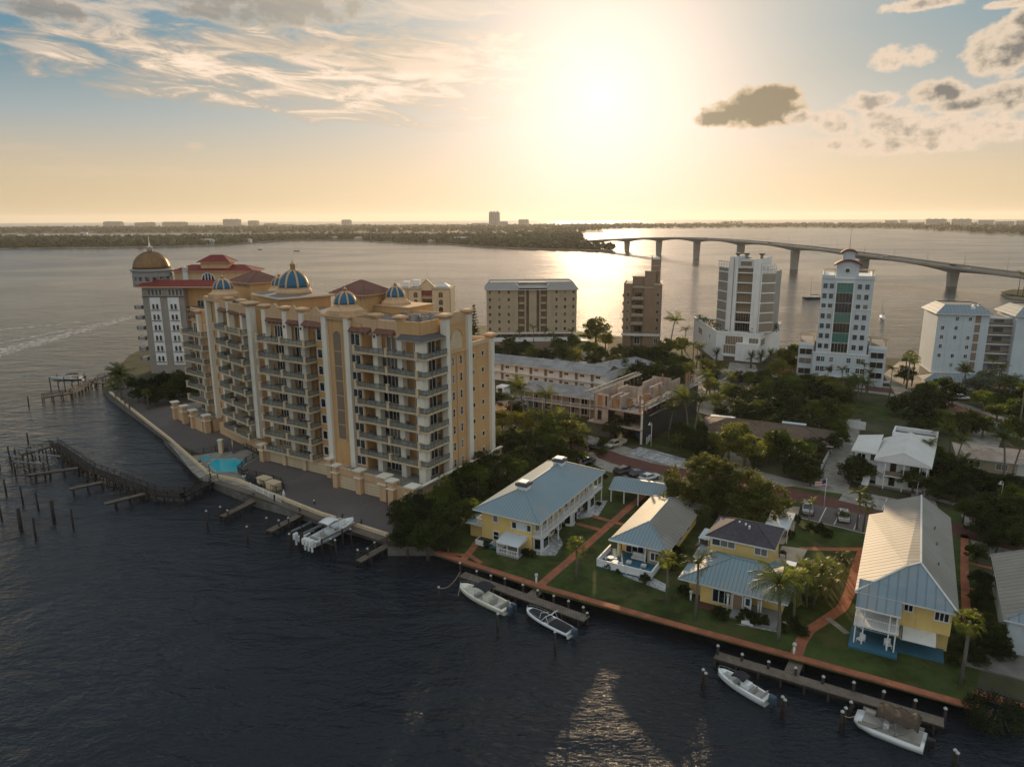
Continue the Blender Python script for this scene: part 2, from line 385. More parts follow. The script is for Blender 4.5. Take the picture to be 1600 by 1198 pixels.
class Bld:
    def __init__(s, name, label, cat, fr, z=None, group=None):
        s.fr = fr; s.root = thing(name, label, cat, (fr[0], fr[1], GZ if z is None else z), fr[2], group); s.wins = []; s.z0 = GZ if z is None else z
    def part(s, name, mb, parent=None, lab=None):
        "mb built in the frame's own u, v, z coordinates (z above the base)"
        o = mb.build(name, parent or s.root)
        if lab: o['label'] = lab
        return o
    def win(s, u, v, z, w, h, panes=2, glass='glass', fm='white', arch=False, rows=1, face=0, name='window', ft=.115):
        "face: turn of the wall about z, 0 looks to -v"
        if glass == 'glass': glass = WR.choice(('glass', 'glass', 'glass', 'glass_dim', 'glass_dim', 'glass_curtain'))
        s.wins.append((u, v, z, w, h, panes, glass, fm, arch, rows, face, name, ft))
    def done(s):
        def dist(k):
            x, y = fpt(s.fr, k[0], k[1]); return x*x+y*y
        ws = {}
        for k in s.wins: ws.setdefault(k[11], []).append(k)
        for nm, lst in ws.items():
            lst.sort(key=dist)
            for k in lst[:100]:
                key = k[3:10]+(k[12],)
                if key not in WMESH:
                    mb = MB(); win_mesh(mb, *key[:6], k[9], k[12]) if False else win_mesh(mb, k[3], k[4], k[5], k[6], k[7], k[8], k[9], k[12])
                    o = mb.build(nm, s.root); WMESH[key] = o.data
                else:
                    o = bpy.data.objects.new(nm, WMESH[key]); C.objects.link(o); o.parent = s.root
                o.location = (k[0], k[1], k[2]); o.rotation_euler.z = k[10]
            if len(lst) > 100:
                mb = MB()
                for k in lst[100:]:
                    mb.fr(k[0], k[1], k[2], k[10]); win_mesh(mb, k[3], k[4], k[5], k[6], k[7], k[8], k[9], k[12])
                tag(mb.build(nm, s.root), kind='stuff')
        return s.root
    def balcony(s, u0, u1, v0, v1, z, posts=(), rail_sides='flr', face=0, o=(0, 0), slab='cream', h=1.0, th=.32, post='cream', railm='rail_glass', name='balcony', bars=1.2):
        "slab with posts, and a railing as its sub-part; v0 is the outer edge"
        mb = MB(); mb.fr(o[0], o[1], 0, face)
        mb.box(u0, u1, v0, v1, z-th, z, slab); mb.box(u0-.08, u1+.08, v0-.08, v0+.25, z-th*.45, z+.04, slab)
        for p in posts: mb.box(p-.24, p+.24, v0-.12, v0+.34, z-th-.05, z+h+.12, post); mb.box(p-.32, p+.32, v0-.2, v0+.42, z+h+.12, z+h+.22, post)
        b = mb.build(name, s.root)
        r = MB(); r.fr(o[0], o[1], 0, face); y = v0+.08
        segs = []
        if 'f' in rail_sides: segs.append(((u0+.05, y), (u1-.05, y)))
        if 'l' in rail_sides: segs.append(((u0+.08, v0+.1), (u0+.08, v1-.05)))
        if 'r' in rail_sides: segs.append(((u1-.08, v0+.1), (u1-.08, v1-.05)))
        for (p, q) in segs:
            L = fdist(p, q); n = max(1, round(L/bars))
            if railm:
                d = .015; dx = abs(q[0]-p[0]) > abs(q[1]-p[1])
                if dx: r.box(p[0], q[0], y-d, y+d, z+.1, z+h-.03, railm)
                else: r.box(p[0]-d, p[0]+d, p[1], q[1], z+.1, z+h-.03, railm)
            r.bar((*p, z+h), (*q, z+h), .07, .06, 'railing'); r.bar((*p, z+.1), (*q, z+.1), .05, .05, 'railing')
            for i in range(n+1):
                t = i/n; x_, y_ = p[0]+(q[0]-p[0])*t, p[1]+(q[1]-p[1])*t
                r.box(x_-.025, x_+.025, y_-.025, y_+.025, z, z+h, 'railing')
        r.build('railing', b)
        return b
def cap(mb, u, v, z, w, m='ochre_pale'):
    "swelling capital of a pilaster"
    mb.ring([[(u+sx*r, v+sy*r, z+dz) for sx, sy in ((-1, -1), (1, -1), (1, 1), (-1, 1))] for r, dz in ((w*.5, 0), (w*.62, .12), (w*.62, .3), (w*.95, .55), (w*.95, .8), (w*.6, 1.0))], m, smooth=False)
def ribdome(b, u, v, z, r, h, nrib=8, glass='dome_blue', rib='ochre_pale', fin=1.0, name='dome', rot=0.0):
    mb = MB(); prof = [(r*math.cos(t), z+h*math.sin(t)) for t in [math.pi/2*i/8 for i in range(8)]]+[(.12*r, z+h)]
    mb.lathe(u, v, prof, glass, 32); d = b.part(name, mb)
    mr = MB()
    for k in range(nrib):
        a = rot+2*math.pi*k/nrib; w = .055*r+.06
        pts = [(u+math.cos(a)*pr*1.01, v+math.sin(a)*pr*1.01, pz+.01) for pr, pz in prof]
        mr.tube(pts, w, rib, 5)
    mr.lathe(u, v, [(r*1.06, z-.02), (r*1.06, z+.12)], rib, 24)
    b.part('rib', mr, d)
    mf = MB(); mf.lathe(u, v, [(.16*r, z+h-.05), (.16*r, z+h+.6*fin), (.20*r, z+h+.62*fin), (.1*r, z+h+.85*fin), (.02*r, z+h+1.1*fin)], rib, 8); mf.cyl(u, v, z+h+1.1*fin, z+h+1.1*fin+.9*fin, .025, 'metal', n=5)
    b.part('finial', mf, d)
    return d
def hiproof(mb, u0, u1, v0, v1, z, h, mx, my, over=.6, ridge=None, th=.18, trim='white'):
    "hip roof; ridge along the longer side. mx: slopes facing +-u , my: slopes facing +-v"
    a0, a1, b0, b1 = u0-over, u1+over, v0-over, v1+over
    L, W = a1-a0, b1-b0
    if ridge is None:
        if L >= W: r0, r1 = (a0+W/2, (b0+b1)/2), (a1-W/2, (b0+b1)/2)
        else: r0, r1 = ((a0+a1)/2, b0+L/2), ((a0+a1)/2, b1-L/2)
    else: r0, r1 = ridge
    A, B_, C_, D = (a0, b0, z), (a1, b0, z), (a1, b1, z), (a0, b1, z)
    P, Q = (*r0, z+h), (*r1, z+h)
    along_u = abs(r1[0]-r0[0]) > abs(r1[1]-r0[1]) if r0 != r1 else L >= W
    if along_u:
        mb.face([A, B_, Q, P], my); mb.face([B_, C_, Q], mx); mb.face([C_, D, P, Q], my); mb.face([D, A, P], mx)
    else:
        mb.face([A, B_, P], my); mb.face([B_, C_, Q, P], mx); mb.face([C_, D, Q], my); mb.face([D, A, P, Q], mx)
    mb.prism([(a0, b0), (a1, b0), (a1, b1), (a0, b1)], z-th, z-.004, trim)
    for p, q in ((A, P), (B_, P if not along_u else Q), (C_, Q), (D, Q if not along_u else P), (P, Q)):
        if p != q: mb.bar((p[0], p[1], p[2]+.03), (q[0], q[1], q[2]+.03), .16, .08, my)
def wallbox(mb, u0, u1, v0, v1, z0, z1, m, top='flatroof', par=0, pm=None):
    mb.box(u0, u1, v0, v1, z0, z1, m, top)
    if par:
        t = .25; pm = pm or m
        for a in ((u0-.04, u1+.04, v0-.04, v0+t), (u0-.04, u1+.04, v1-t, v1+.04), (u0-.04, u0+t, v0+t, v1-t), (u1-t, u1+.04, v0+t, v1-t)): mb.box(*a, z1+.002, z1+par, pm)
ORD = ['leftmost', 'second from the left', 'third from the left', 'fourth from the left', 'fifth from the left', 'sixth from the left', 'seventh from the left', 'eighth from the left', 'ninth from the left', 'tenth from the left', 'eleventh from the left', 'twelfth from the left', 'thirteenth from the left', 'fourteenth from the left', 'fifteenth from the left', 'sixteenth from the left', 'seventeenth from the left', 'eighteenth from the left', 'nineteenth from the left', 'twentieth from the left']
def ordlabel(objs, what, group=None):
    "name each by its place in its row: what = 'tree of the row behind the pool'"
    objs = sorted(objs, key=lambda o: proj(*o.location)[0]); n = len(objs)
    for i, o in enumerate(objs):
        if n == 1: s_ = what
        elif i == n-1: s_ = 'rightmost '+what
        elif i > n//2 and n > 4:
            k = n-1-i; s_ = ORD[k].replace('left', 'right')+' '+what if k else 'rightmost '+what
        else: s_ = ORD[min(i, 19)]+' '+what
        o['label'] = s_
        if group: o['group'] = group
# ---------------------------------------------------------------- materials of the setting
mat('grass', (.046, .068, .020), .95, var=.45, vs=.35, spec=.1, bump=.4, bs=9, patch=((.080, .078, .030), .28))
mat('earth', (.065, .066, .038), .95, var=.45, vs=.12, spec=.1)
mat('concrete', (.30, .28, .25), .85, var=.22, vs=.5, spec=.2, patch=((.20, .185, .165), .45))
mat('concrete_dark', (.16, .15, .14), .9, var=.3, vs=.6, spec=.2)
def water_mat():
    m = bpy.data.materials.new('water'); m.use_nodes = True; n = NT(m.node_tree); b = n.n['Principled BSDF']
    b.inputs['Base Color'].default_value = (.011, .017, .025, 1); b.inputs['Roughness'].default_value = .12; b.inputs['IOR'].default_value = 1.33
    g = n.node('ShaderNodeNewGeometry'); P = g.outputs['Position']
    cam_ = n.node('ShaderNodeVectorMath', operation='LENGTH'); n.link(P, cam_.inputs[0]); d = cam_.outputs['Value']
    mp = n.node('ShaderNodeMapping'); n.link(P, mp.inputs[0]); mp.inputs['Rotation'].default_value = (0, 0, .35); mp.inputs['Scale'].default_value = (.62, 1.15, 1)
    a = n.noise(mp.outputs[0], 2.1, 3, .65, .5); b2 = n.noise(mp.outputs[0], .45, 3, .6, .3); c = n.noise(mp.outputs[0], .13, 4, .6, .4)
    patch = n.noise(mp.outputs[0], .010, 4, .6, .5); gust = n.ss(patch, .38, .66)
    h = n.m('ADD', n.m('MULTIPLY', a, n.m('ADD', n.m('MULTIPLY', gust, .30), .13)), n.m('ADD', n.m('MULTIPLY', b2, .42), n.m('MULTIPLY', c, 1.5)))
    h = n.m('MULTIPLY', h, n.m('SUBTRACT', 1.0, n.m('MULTIPLY', n.ss(d, 150, 900), .6)))
    bn = n.node('ShaderNodeBump'); bn.inputs['Distance'].default_value = WAVE; n.link(h, bn.inputs['Height']); bn.inputs['Strength'].default_value = 1
    n.link(bn.outputs[0], b.inputs['Normal'])
    n.link(n.m('ADD', n.m('ADD', n.m('MULTIPLY', n.ss(d, 150, 1200), .13), n.m('MULTIPLY', gust, .05)), .07), b.inputs['Roughness'])
    MATS['water'] = m
WAVE = .80
water_mat()
def ground_sheet(name, poly, z0, z1, side, top, kind='structure', label=None):
    b = MB(); b.prism(poly, z0, z1, side, top, bottom=False); o = b.build(name); tag(o, kind=kind, label=label); return o
def ccw(p):
    a = sum(p[i][0]*p[(i+1) % len(p)][1]-p[(i+1) % len(p)][0]*p[i][1] for i in range(len(p)))
    return p if a > 0 else p[::-1]
FAR = 15500
w_ = MB(); w_.lathe(0, 0, [(FAR, 0)], 'water', 96)
w_.f = [w_.f[0][::-1]]; w_.m = [0]; w_.sm = [False]; wo = w_.build('water'); tag(wo, kind='structure')
SH = [(162, 612), (170, 624), (262, 692), (257, 694), (312, 750), (330, 762), (400, 792), (500, 820), (606, 852), (606, 868), (680, 868), (720, 882), (845, 922), (1230, 1029), (1520, 1110), (1525, 1088), (1640, 1128)]
FS = [(1900, 585), (1640, 560), (1450, 568), (1240, 560), (1060, 545), (960, 530), (900, 522), (740, 512), (620, 498), (330, 500), (205, 560), (185, 580)]
land = ccw([at(*p, 0) for p in SH]+[(180, 60)]+[(420, 250)]+[at(*p, 0) for p in FS[1:]])
ground_sheet('ground', land, -1.5, GZ, 'concrete_dark', 'earth')
# ---------------------------------------------------------------- sheets laid on the ground
def poly(name, pts, dz, m, th=0, kind='structure', raw=False):
    P = ccw([p if raw else at(p[0], p[1], GZ) for p in pts]); b = MB()
    if th: b.prism(P, GZ-.02, GZ+th, m)
    else: b.face([(p[0], p[1], GZ+dz) for p in P], m)
    o = b.build(name); tag(o, kind=kind); return o
def strip(name, pts, wd, dz, m, kind='structure', th=0, raw=False):
    P = [Vector(p if raw else at(p[0], p[1], GZ)) for p in pts]; L, Rr = [], []
    for i, p in enumerate(P):
        d = (P[min(i+1, len(P)-1)]-P[max(i-1, 0)]).normalized(); n = Vector((-d.y, d.x)); L.append(p+n*wd/2); Rr.append(p-n*wd/2)
    b = MB()
    for i in range(len(P)-1):
        q = [Rr[i], Rr[i+1], L[i+1], L[i]]
        if th: b.prism([tuple(v) for v in q], GZ-.02, GZ+th, m)
        else: b.face([(v.x, v.y, GZ+dz) for v in q], m)
    o = b.build(name); tag(o, kind=kind); return o
poly('lawn', [(690, 868), (850, 925), (1240, 1032), (1515, 1108), (1560, 960), (1500, 800), (1240, 760), (1050, 760), (870, 700), (730, 780), (650, 840)], .03, 'grass')
poly('driveway', [(200, 600), (250, 588), (310, 628), (440, 712), (560, 752), (622, 790), (610, 846), (500, 812), (420, 782), (392, 762), (372, 742), (330, 716), (262, 688), (215, 645), (168, 612)], .03, 'pavers')
poly('pool_deck', [(262, 690), (300, 712), (345, 706), (388, 703), (407, 713), (384, 727), (371, 739), (394, 757), (440, 778), (425, 782), (337, 752), (318, 752), (300, 737)], .05, 'concrete')
# pool
POOL = [(329, 722), (335, 718), (345, 717.5), (357, 717), (366, 716), (375, 719), (385, 721), (384, 726), (375, 730), (372, 737), (355, 737.5), (338, 738), (330, 732), (326, 727)]
pl = poly('pool_water', POOL, .09, 'pool'); sp_ = poly('pool_water', [(314, 717), (318, 714.5), (325, 714), (333, 715), (326, 719), (318, 719.5)], .09, 'pool')
strip('pool_coping', POOL+POOL[:1], .35, .10, 'gravel_white')
# quay of the condominium: cream kerb, boardwalk, wall
QK = [(172, 614), (266, 688), (304, 722), (330, 744), (372, 752), (420, 772), (500, 804), (607, 838)]
b_ = MB(); P_ = [at(*p, GZ) for p in QK]
for a, c in zip(P_, P_[1:]): b_.bar((*a, GZ+.25), (*c, GZ+.25), .5, .6, 'cream')
tag(b_.build('quay_kerb'), kind='structure')
strip('boardwalk', [(338, 752), (380, 766), (420, 779), (500, 810), (607, 845)], 1.5, .06, 'wood')
# red brick seawall cap and walks of the cottages
strip('seawall_cap', [(682, 863), (722, 877), (846, 917), (1040, 972), (1231, 1024), (1380, 1065), (1521, 1105)], 1.0, .0, 'terracotta', th=.18)
strip('seawall_cap', [(1526, 1083), (1570, 1096), (1640, 1117)], .9, .0, 'terracotta', th=.18)
strip('seawall_cap', [(1521, 1105), (1526, 1083)], .8, .0, 'terracotta', th=.17)
strip('path', [(842, 916), (905, 862), (975, 800), (1012, 768)], 1.25, .06, 'terracotta')
strip('path', [(724, 874), (738, 858), (752, 838), (766, 818)], 1.1, .065, 'terracotta')
strip('path', [(680, 863), (735, 868), (752, 880)], .8, .055, 'terracotta')
strip('path', [(878, 812), (938, 828)], 1.0, .05, 'terracotta'); strip('path', [(925, 806), (975, 820)], 1.0, .05, 'terracotta')
strip('path', [(1243, 1028), (1252, 1002), (1264, 985), (1290, 968), (1316, 950), (1328, 925), (1340, 880), (1349, 860)], 1.35, .06, 'terracotta')
strip('path', [(1250, 857), (1300, 858), (1352, 858)], 1.1, .05, 'terracotta')
strip('path', [(1507, 835), (1507, 900), (1510, 960), (1520, 1040)], 1.0, .05, 'terracotta')
strip('path', [(1508, 878), (1550, 888)], .8, .055, 'terracotta'); strip('path', [(1508, 918), (1550, 928)], .8, .055, 'terracotta')
strip('path', [(1293, 966), (1305, 975), (1324, 990)], .8, .07, 'concrete')
poly('patio', [(1222, 853), (1262, 858), (1240, 900), (1205, 892)], .06, 'sand')
poly('patio', [(1092, 935), (1110, 930), (1135, 940), (1112, 954), (1090, 950)], .06, 'brickroad')
poly('driveway', [(1215, 790), (1250, 792), (1240, 830), (1225, 850), (1205, 850)], .05, 'sand')
# street of red brick with concrete bays
road = [(560, 620), (700, 668), (860, 685), (900, 694), (960, 716), (1010, 730), (1080, 742), (1160, 752), (1260, 778), (1330, 792), (1440, 815), (1540, 838), (1700, 880)]
strip('pavement', road, 15.0, .012, 'concrete'); strip('road', road, 5.6, .05, 'brickroad')
strip('kerb', [(980, 709), (1003, 700), (1040, 712), (1075, 722)], .25, .0, 'concrete', th=.14)
poly('parking_bay', [(978, 708), (1000, 698), (1072, 717), (1062, 731)], .07, 'gravel_white')
poly('parking_bay', [(1310, 782), (1322, 764), (1420, 784), (1400, 803)], .07, 'concrete')
poly('parking_lot', [(1250, 808), (1262, 786), (1375, 810), (1360, 836)], .07, 'pavers')
poly('parking_lot', [(925, 706), (935, 716), (1030, 752), (1030, 762), (950, 737), (900, 712)], .07, 'concrete')
PS = [at(1250, 809, GZ), at(1360, 836, GZ)]
for (a, c) in (((1280, 815), (1291, 793)), ((1303, 820), (1314, 799)), ((1334, 828), (1343, 805)), ((1250, 809), (1360, 836)), ((996, 713), (1012, 703)), ((1014, 718), (1030, 708)), ((1033, 723), (1048, 713)), ((1342, 789), (1349, 772)), ((1378, 797), (1386, 779)), ((1200, 772), (1210, 756))):
    strip('parking_line', [a, c], .16, .085, 'paint')
poly('driveway', [(1275, 765), (1300, 700), (1320, 655), (1345, 655), (1340, 700), (1325, 770)], .04, 'concrete')
poly('driveway', [(1420, 800), (1425, 765), (1450, 755), (1470, 805)], .045, 'concrete')
poly('driveway', [(1120, 735), (1135, 705), (1165, 700), (1180, 745)], .045, 'concrete')
strip('pavement', [(1330, 750), (1420, 768), (1500, 790)], 1.6, .05, 'concrete')
# bay-side street and lots
road2 = [(640, 560), (760, 556), (860, 556), (960, 566), (1060, 580), (1180, 590), (1300, 600), (1400, 612), (1480, 634), (1560, 662), (1680, 700)]
strip('pavement', road2, 12, .03, 'concrete'); strip('road', road2, 6.5, .06, 'brickroad')
poly('building_site', [(1070, 620), (1085, 580), (1130, 575), (1175, 588), (1195, 606), (1170, 640), (1110, 650), (1075, 640)], .09, 'sand')
poly('driveway', [(1210, 585), (1235, 560), (1262, 562), (1258, 590), (1230, 600)], .07, 'terracotta')
poly('driveway', [(1380, 585), (1405, 565), (1450, 566), (1440, 600), (1400, 618)], .08, 'sand')
poly('driveway', [(905, 550), (920, 528), (950, 528), (948, 560), (940, 580), (920, 580)], .07, 'sand')
poly('driveway', [(1130, 605), (1140, 566), (1180, 568), (1190, 600)], .085, 'concrete')
poly('lawn', [(980, 690), (1010, 640), (1090, 640), (1150, 700), (1100, 720)], .035, 'grass'); poly('lawn', [(1345, 625), (1420, 640), (1400, 660), (1330, 650)], .04, 'grass')
poly('driveway', [(1500, 690), (1545, 650), (1575, 655), (1560, 700), (1530, 720)], .05, 'concrete')
for pts in ([(868, 868), (880, 850), (866, 820), (848, 838), (836, 866), (845, 868)], [(948, 870), (975, 900), (1040, 925), (1045, 915), (985, 885), (955, 872)], [(880, 800), (922, 782), (950, 782), (935, 806), (900, 812)], [(770, 838), (800, 848), (790, 862), (768, 856)], [(1150, 975), (1215, 988), (1250, 975), (1240, 968), (1200, 975)]):
    poly('gravel_bed', pts, .045, 'gravel_white')
# ---------------------------------------------------------------- ochre condominium with blue domes
MFR = (-15.45, 117.4, R(-31.5))
def main_tower():
    A = -31.5
    b = Bld('apartment_building', 'long ochre apartment block with white pilasters and three blue ribbed domes beside the pool', 'building', (-15.45, 117.4, R(A)))
    Z = lambda k: 3.0+3.2*k
    RT = 30.4
    O3 = (-46.9, 3.7); A3 = R(-13.5)
    def F(mb, n):
        if n == 3: mb.fr(O3[0], O3[1], 0, A3)
        elif n == 4:
            p = (O3[0]+math.cos(A3)*-23-math.sin(A3)*-.4, O3[1]+math.sin(A3)*-23+math.cos(A3)*-.4); mb.fr(p[0], p[1], 0, A3+R(6))
        else: mb.fr()
        return mb
    o4 = (O3[0]+math.cos(A3)*-23-math.sin(A3)*-.4, O3[1]+math.sin(A3)*-23+math.cos(A3)*-.4); A4 = A3+R(6)
    # walls
    w = MB()
    w.prism([(-17.1, 1.0), (-14.0, 1.0), (-14.0, 3.4), (-1.5, 3.4), (-1.5, 7.0), (.1, 7.0), (.1, 13.6), (-17.1, 13.6)], Z(0), RT, 'ochre', 'flatroof')
    w.prism([(-14.0, 13.6), (-.1, 13.6), (-.1, 21.8), (-14.0, 21.8)], Z(0), 25.4, 'ochre', 'flatroof')
    w.box(-22.9, -17.1, .9, 21, 0, RT+.3, 'ochre', 'flatroof')
    w.prism([(-46.2, 7.0), (-40.2, 7.0), (-40.2, 3.2), (-26.3, 3.2), (-26.3, 1.6), (-22.9, 1.6), (-22.9, 21), (-46.2, 21)], 0, RT, 'ochre', 'flatroof')
    F(w, 3); w.prism([(-23, 1.2), (-16.6, 1.2), (-16.6, 2.4), (-1, 2.4), (-1, .4), (.7, .4), (.7, 16), (-23, 16)], 0, RT+.003, 'ochre', 'flatroof')
    F(w, 4); w.prism([(-12, 3), (-1, 2.2), (0, 0.6), (0, 15), (-12, 15)], 0, RT-3.2, 'ochre', 'flatroof')
    w.fr(); w.prism([(-14, 14), (-14, 21.8), (-17.1, 21.8), (-17.1, 14)], Z(0), 29, 'ochre', 'flatroof')
    b.part('wall', w)
    # parapets
    p = MB()
    def par(pts, z0, z1, m='ochre_pale', t=.28):
        for a, c in zip(pts, pts[1:]): p.bar((a[0], a[1], (z0+z1)/2), (c[0], c[1], (z0+z1)/2), t, z1-z0, m)
    par([(-17.0, 1.3), (-5.7, 1.3)], 29.2, 31.3); par([(-5.7, 1.35), (-1.2, 1.6), (-1.1, 7.0)], 28.9, 31.4, 'ochre'); par([(-14, 21.6), (-14, 13.4)], 30.4, 31.2)
    par([(.0, 7.2), (.0, 13.5), (-17, 13.5)], 30.3, 31.5); par([(-.15, 13.8), (-.15, 21.6), (-13.8, 21.6)], 25.3, 26.1, 'cream')
    par([(-40.6, 2.6), (-22.9, 1.5)], 29.2, 31.0)
    # curved gables between the pilasters of the middle wing
    for (ua, ub) in ((-40.2, -34.6), (-34.2, -29.9), (-29.3, -23.2)):
        n = 12; pts = []
        for i in range(n+1):
            t = i/n; pts.append((ua+(ub-ua)*t, 31.0+1.5*math.exp(-((t-.5)/.22)**2)*(1 if abs(t-.5) < .45 else .6)))
        for (q, r_) in zip(pts, pts[1:]): p.prism([(q[0], 1.75), (r_[0], 1.75), (r_[0], 2.15), (q[0], 2.15)], 29.6, [q[1], r_[1], r_[1], q[1]], 'ochre_pale')
    F(p, 3); par([(-16.6, .8), (0, .2)], 29.2, 31.0); par([(.55, .3), (.55, 8)], 29.6, 31.0)
    F(p, 4); par([(-11.8, 3), (-1, 2.2)], RT-3.2, RT-2.4)
    b.part('parapet', p)
    # pilasters
    def pil(n, u, v, z0, z1, wd=1.0, dp=1.0, m='pale', c=True, base=True):
        q = F(MB(), n); q.box(u-wd/2, u+wd/2, v-dp/2, v+dp/2, z0, z1, m)
        if c: cap(q, u, v, z1, wd*1.0)
        b.part('pilaster', q)
    for u in (-22.7, -17.1): pil(1, u, .75, 3.0, 31.3, 1.15, .9, c=False)
    for u, v in ((-11.2, 1.9), (-5.6, 1.9)): pil(1, u, v, 3.0, 31.3, 1.1, 1.2)
    pil(1, .2, 6.9, 3, 31.4, 1.3, 1.1); pil(1, .2, 13.8, 3, 31.5, 1.1, 1.2); pil(1, .0, 21.6, 3, 26.0, 1.2, 1.1)
    for u, v in ((-40.6, 2.2), (-34.4, 2.0), (-29.6, 1.8)): pil(1, u, v, 3.0, 31.2, 1.1, 1.2)
    pil(3, 0, 0, 3.2, 31.2, 1.7, 1.3); pil(3, -5.6, .9, 3.2, 31.2, 1.0, 1.2); pil(3, -12.0, .9, 3.2, 31.2, 1.0, 1.2)
    pil(3, -17.0, .6, 3.0, 31.2, 1.1, 1.2, c=False); pil(3, -22.6, .5, 3.0, 31.2, 1.0, 1.1, c=False); pil(4, -6.8, 2.2, 3.0, 26.8, .9, .9)
    # penthouse awning roofs of tile
    def awn(n, u0, u1, v, z=29.3, d=1.15, tl='tile'):
        q = F(MB(), n)
        q.prism([(u0, v-d), (u1, v-d), (u1, v), (u0, v)], z-.35, [z-.25, z-.25, z+.55, z+.55], tl)
        for i in range(int((u1-u0)/1.1)+1): uu = u0+.4+i*1.1; q.box(uu-.12, uu+.12, v-d*.5, v, z-.9, z-.36, 'tan')
        b.part('awning_roof', q)
    for a in ((1, -16.5, -11.8, 1.3), (1, -10.6, -6.3, 1.3), (1, -40.0, -35.0, 2.5), (1, -33.8, -30.2, 2.2), (1, -29.0, -23.4, 1.6), (3, -16.3, -12.6, 1.0), (3, -11.4, -6.2, 1.0), (3, -5.0, -1.0, .9), (4, -11.5, -7.4, 3.0, 26.5)): awn(*a)
    q = MB(); m = 'darkgrey'
    q.face([(-5.0, -.3, 28.5), (.9, -.3, 28.5), (-1.2, 1.45, 29.2), (-5.0, 1.2, 29.2)], m); q.face([(.9, -.3, 28.5), (.9, 6.3, 28.5), (-1.2, 6.3, 29.2), (-1.2, 1.45, 29.2)], m)
    q.prism([(-5.0, -.3), (.9, -.3), (.9, 6.3), (-1.2, 6.3), (-1.2, 1.45), (-5.0, 1.2)], 28.25, 28.45, 'tan')
    b.part('awning_roof', q)
    # corner column: stacked between the slabs
    for k in range(8):
        q = MB(); q.box(-1.35, .1, .35, 1.8, Z(k)+.04, Z(k+1)-.32 if k < 7 else 28.25, 'pale'); b.part('corner_column', q)
    # balconies
    for k in range(1, 8):
        z = Z(k)
        b.balcony(-15.3, -.9, 0, 3.4, z, (-15.1, -7.6, -.9), 'fl')
        b.balcony(-1.0, .95, .1, 1.9, z, (), 'fr', post='cream')
        # side balcony, turned to face the street end
        b.balcony(2.1, 6.5, -.95, 1.5, z, (), 'fr', face=R(90), o=(0, 0), th=.3)
    for k in range(0, 8):
        z = Z(k)
        b.balcony(-40.4, -26.4, -.9, 3.2, z, (-40.1, -33.4, -26.9), 'flr')
        b.balcony(-14.3, -.9, -2.1, 2.4, z, (-14.0, -7.8, -1.3), 'flr', face=A3, o=O3)
        if 1 <= k < 7: b.balcony(-11.0, -1.2, -.4, 2.6, z, (-10.6, -1.6), 'flr', face=A4, o=o4)
    # windows
    for k in range(0, 8):
        z = Z(k)+.05; tall = 2.15+(.35 if k == 7 else 0)
        b.win(-15.6, 1.0, z+(.7 if k < 7 else .9), 2.3, 1.6+(.4 if k == 7 else 0), 2)
        b.win(-24.7, 1.6, z+(.7 if k < 7 else .9), 2.3, 1.6+(.4 if k == 7 else 0), 2)
        b.win(-12.9, 3.4, z, .9, 2.1, 1, fm='white'); b.win(-8.6, 3.4, z, 3.3, tall, 3 if k == 7 else 4)
        if k < 7: b.win(-10.9, 3.4, z+.2, .9, 1.8, 1, glass='glass')
        b.win(-3.0, 3.4, z, 1.9, tall, 2 if k < 7 else 3)
        b.win(-37.8, 3.2, z, 3.0, tall, 4); b.win(-32.0, 3.2, z, 3.0, tall, 4)
        b.win(-28.0, 3.2, z, 1.2, 2.1, 1, glass='brown_wall', fm=None, name='door')
        b.win(-1.5, 5.0, z, 1.9, 2.25, 2, face=R(90))
        for (u, n_) in ((-14.5, 2), (-9.1, 4), (-3.3, 3)):
            if n_ == 4 and k == 7: n_ = 3
            b.win(O3[0]+u*math.cos(A3)-2.4*math.sin(A3), O3[1]+u*math.sin(A3)+2.4*math.cos(A3), z, n_*.75, tall, n_, face=A3)
        if k < 7:
            for (u, n_) in ((-9.0, 4), (-3.8, 3)):
                vv = 2.62 if u > -5 else 2.8
                b.win(o4[0]+u*math.cos(A4)-(vv-.1)*math.sin(A4), o4[1]+u*math.sin(A4)+(vv-.1)*math.cos(A4), z, n_*.75, 2.15, n_, face=A4)
        # end wall
        if k < 7:
            for v in (9.1, 11.5): b.win(.1, v, z+.5, .62, 1.5, 1, arch=(k == 6), rows=2, face=R(90), ft=.05)
            for v in (15.8, 18.9): b.win(-.1, v, z+.8, .75, .85, 1, face=R(90), ft=.07)
    # tall arched panel on the stair pier
    q = MB(); q.fr(-19.9, .9, 8.0); win_mesh(q, 1.9, 20.6, 1, 'tan_dark', 'ochre_pale', True, 7, .22); b.part('arched_panel', q)
    # raised strips and open arch of the end wall
    q = MB()
    for v in (7.6, 10.3, 12.9): q.box(.1, .3, v-.14, v+.14, 3, 24.6, 'ochre_pale')
    q.box(.1, .34, 7.3, 13.2, 25.0, 25.25, 'ochre_pale'); b.part('wall_strip', q)
    q = MB(); n = 10; zc = 27.6; r = 1.75
    pts = [(-math.cos(math.pi*i/n)*r, zc+math.sin(math.pi*i/n)*r) for i in range(n+1)]
    q.face([(.13, 10.3+s_, z_) for s_, z_ in [(-r, 25.6)]+pts+[(r, 25.6)]], 'cream')
    for (c_, d_) in zip(pts, pts[1:]): q.bar((.16, 10.3+c_[0], c_[1]), (.16, 10.3+d_[0], d_[1]), .3, .12, 'ochre_pale')
    b.part('arched_opening', q)
    # end wall gable
    q = MB(); n = 12; pts = [(7.4+6.0*i/n, 31.4+.9*math.sin(math.pi*i/n)) for i in range(n+1)]
    for (c_, d_) in zip(pts, pts[1:]): q.prism([(-.2, c_[0]), (.16, c_[0]), (.16, d_[0]), (-.2, d_[0])], 31.0, [c_[1], c_[1], d_[1], d_[1]], 'ochre_pale')
    b.part('gable', q)
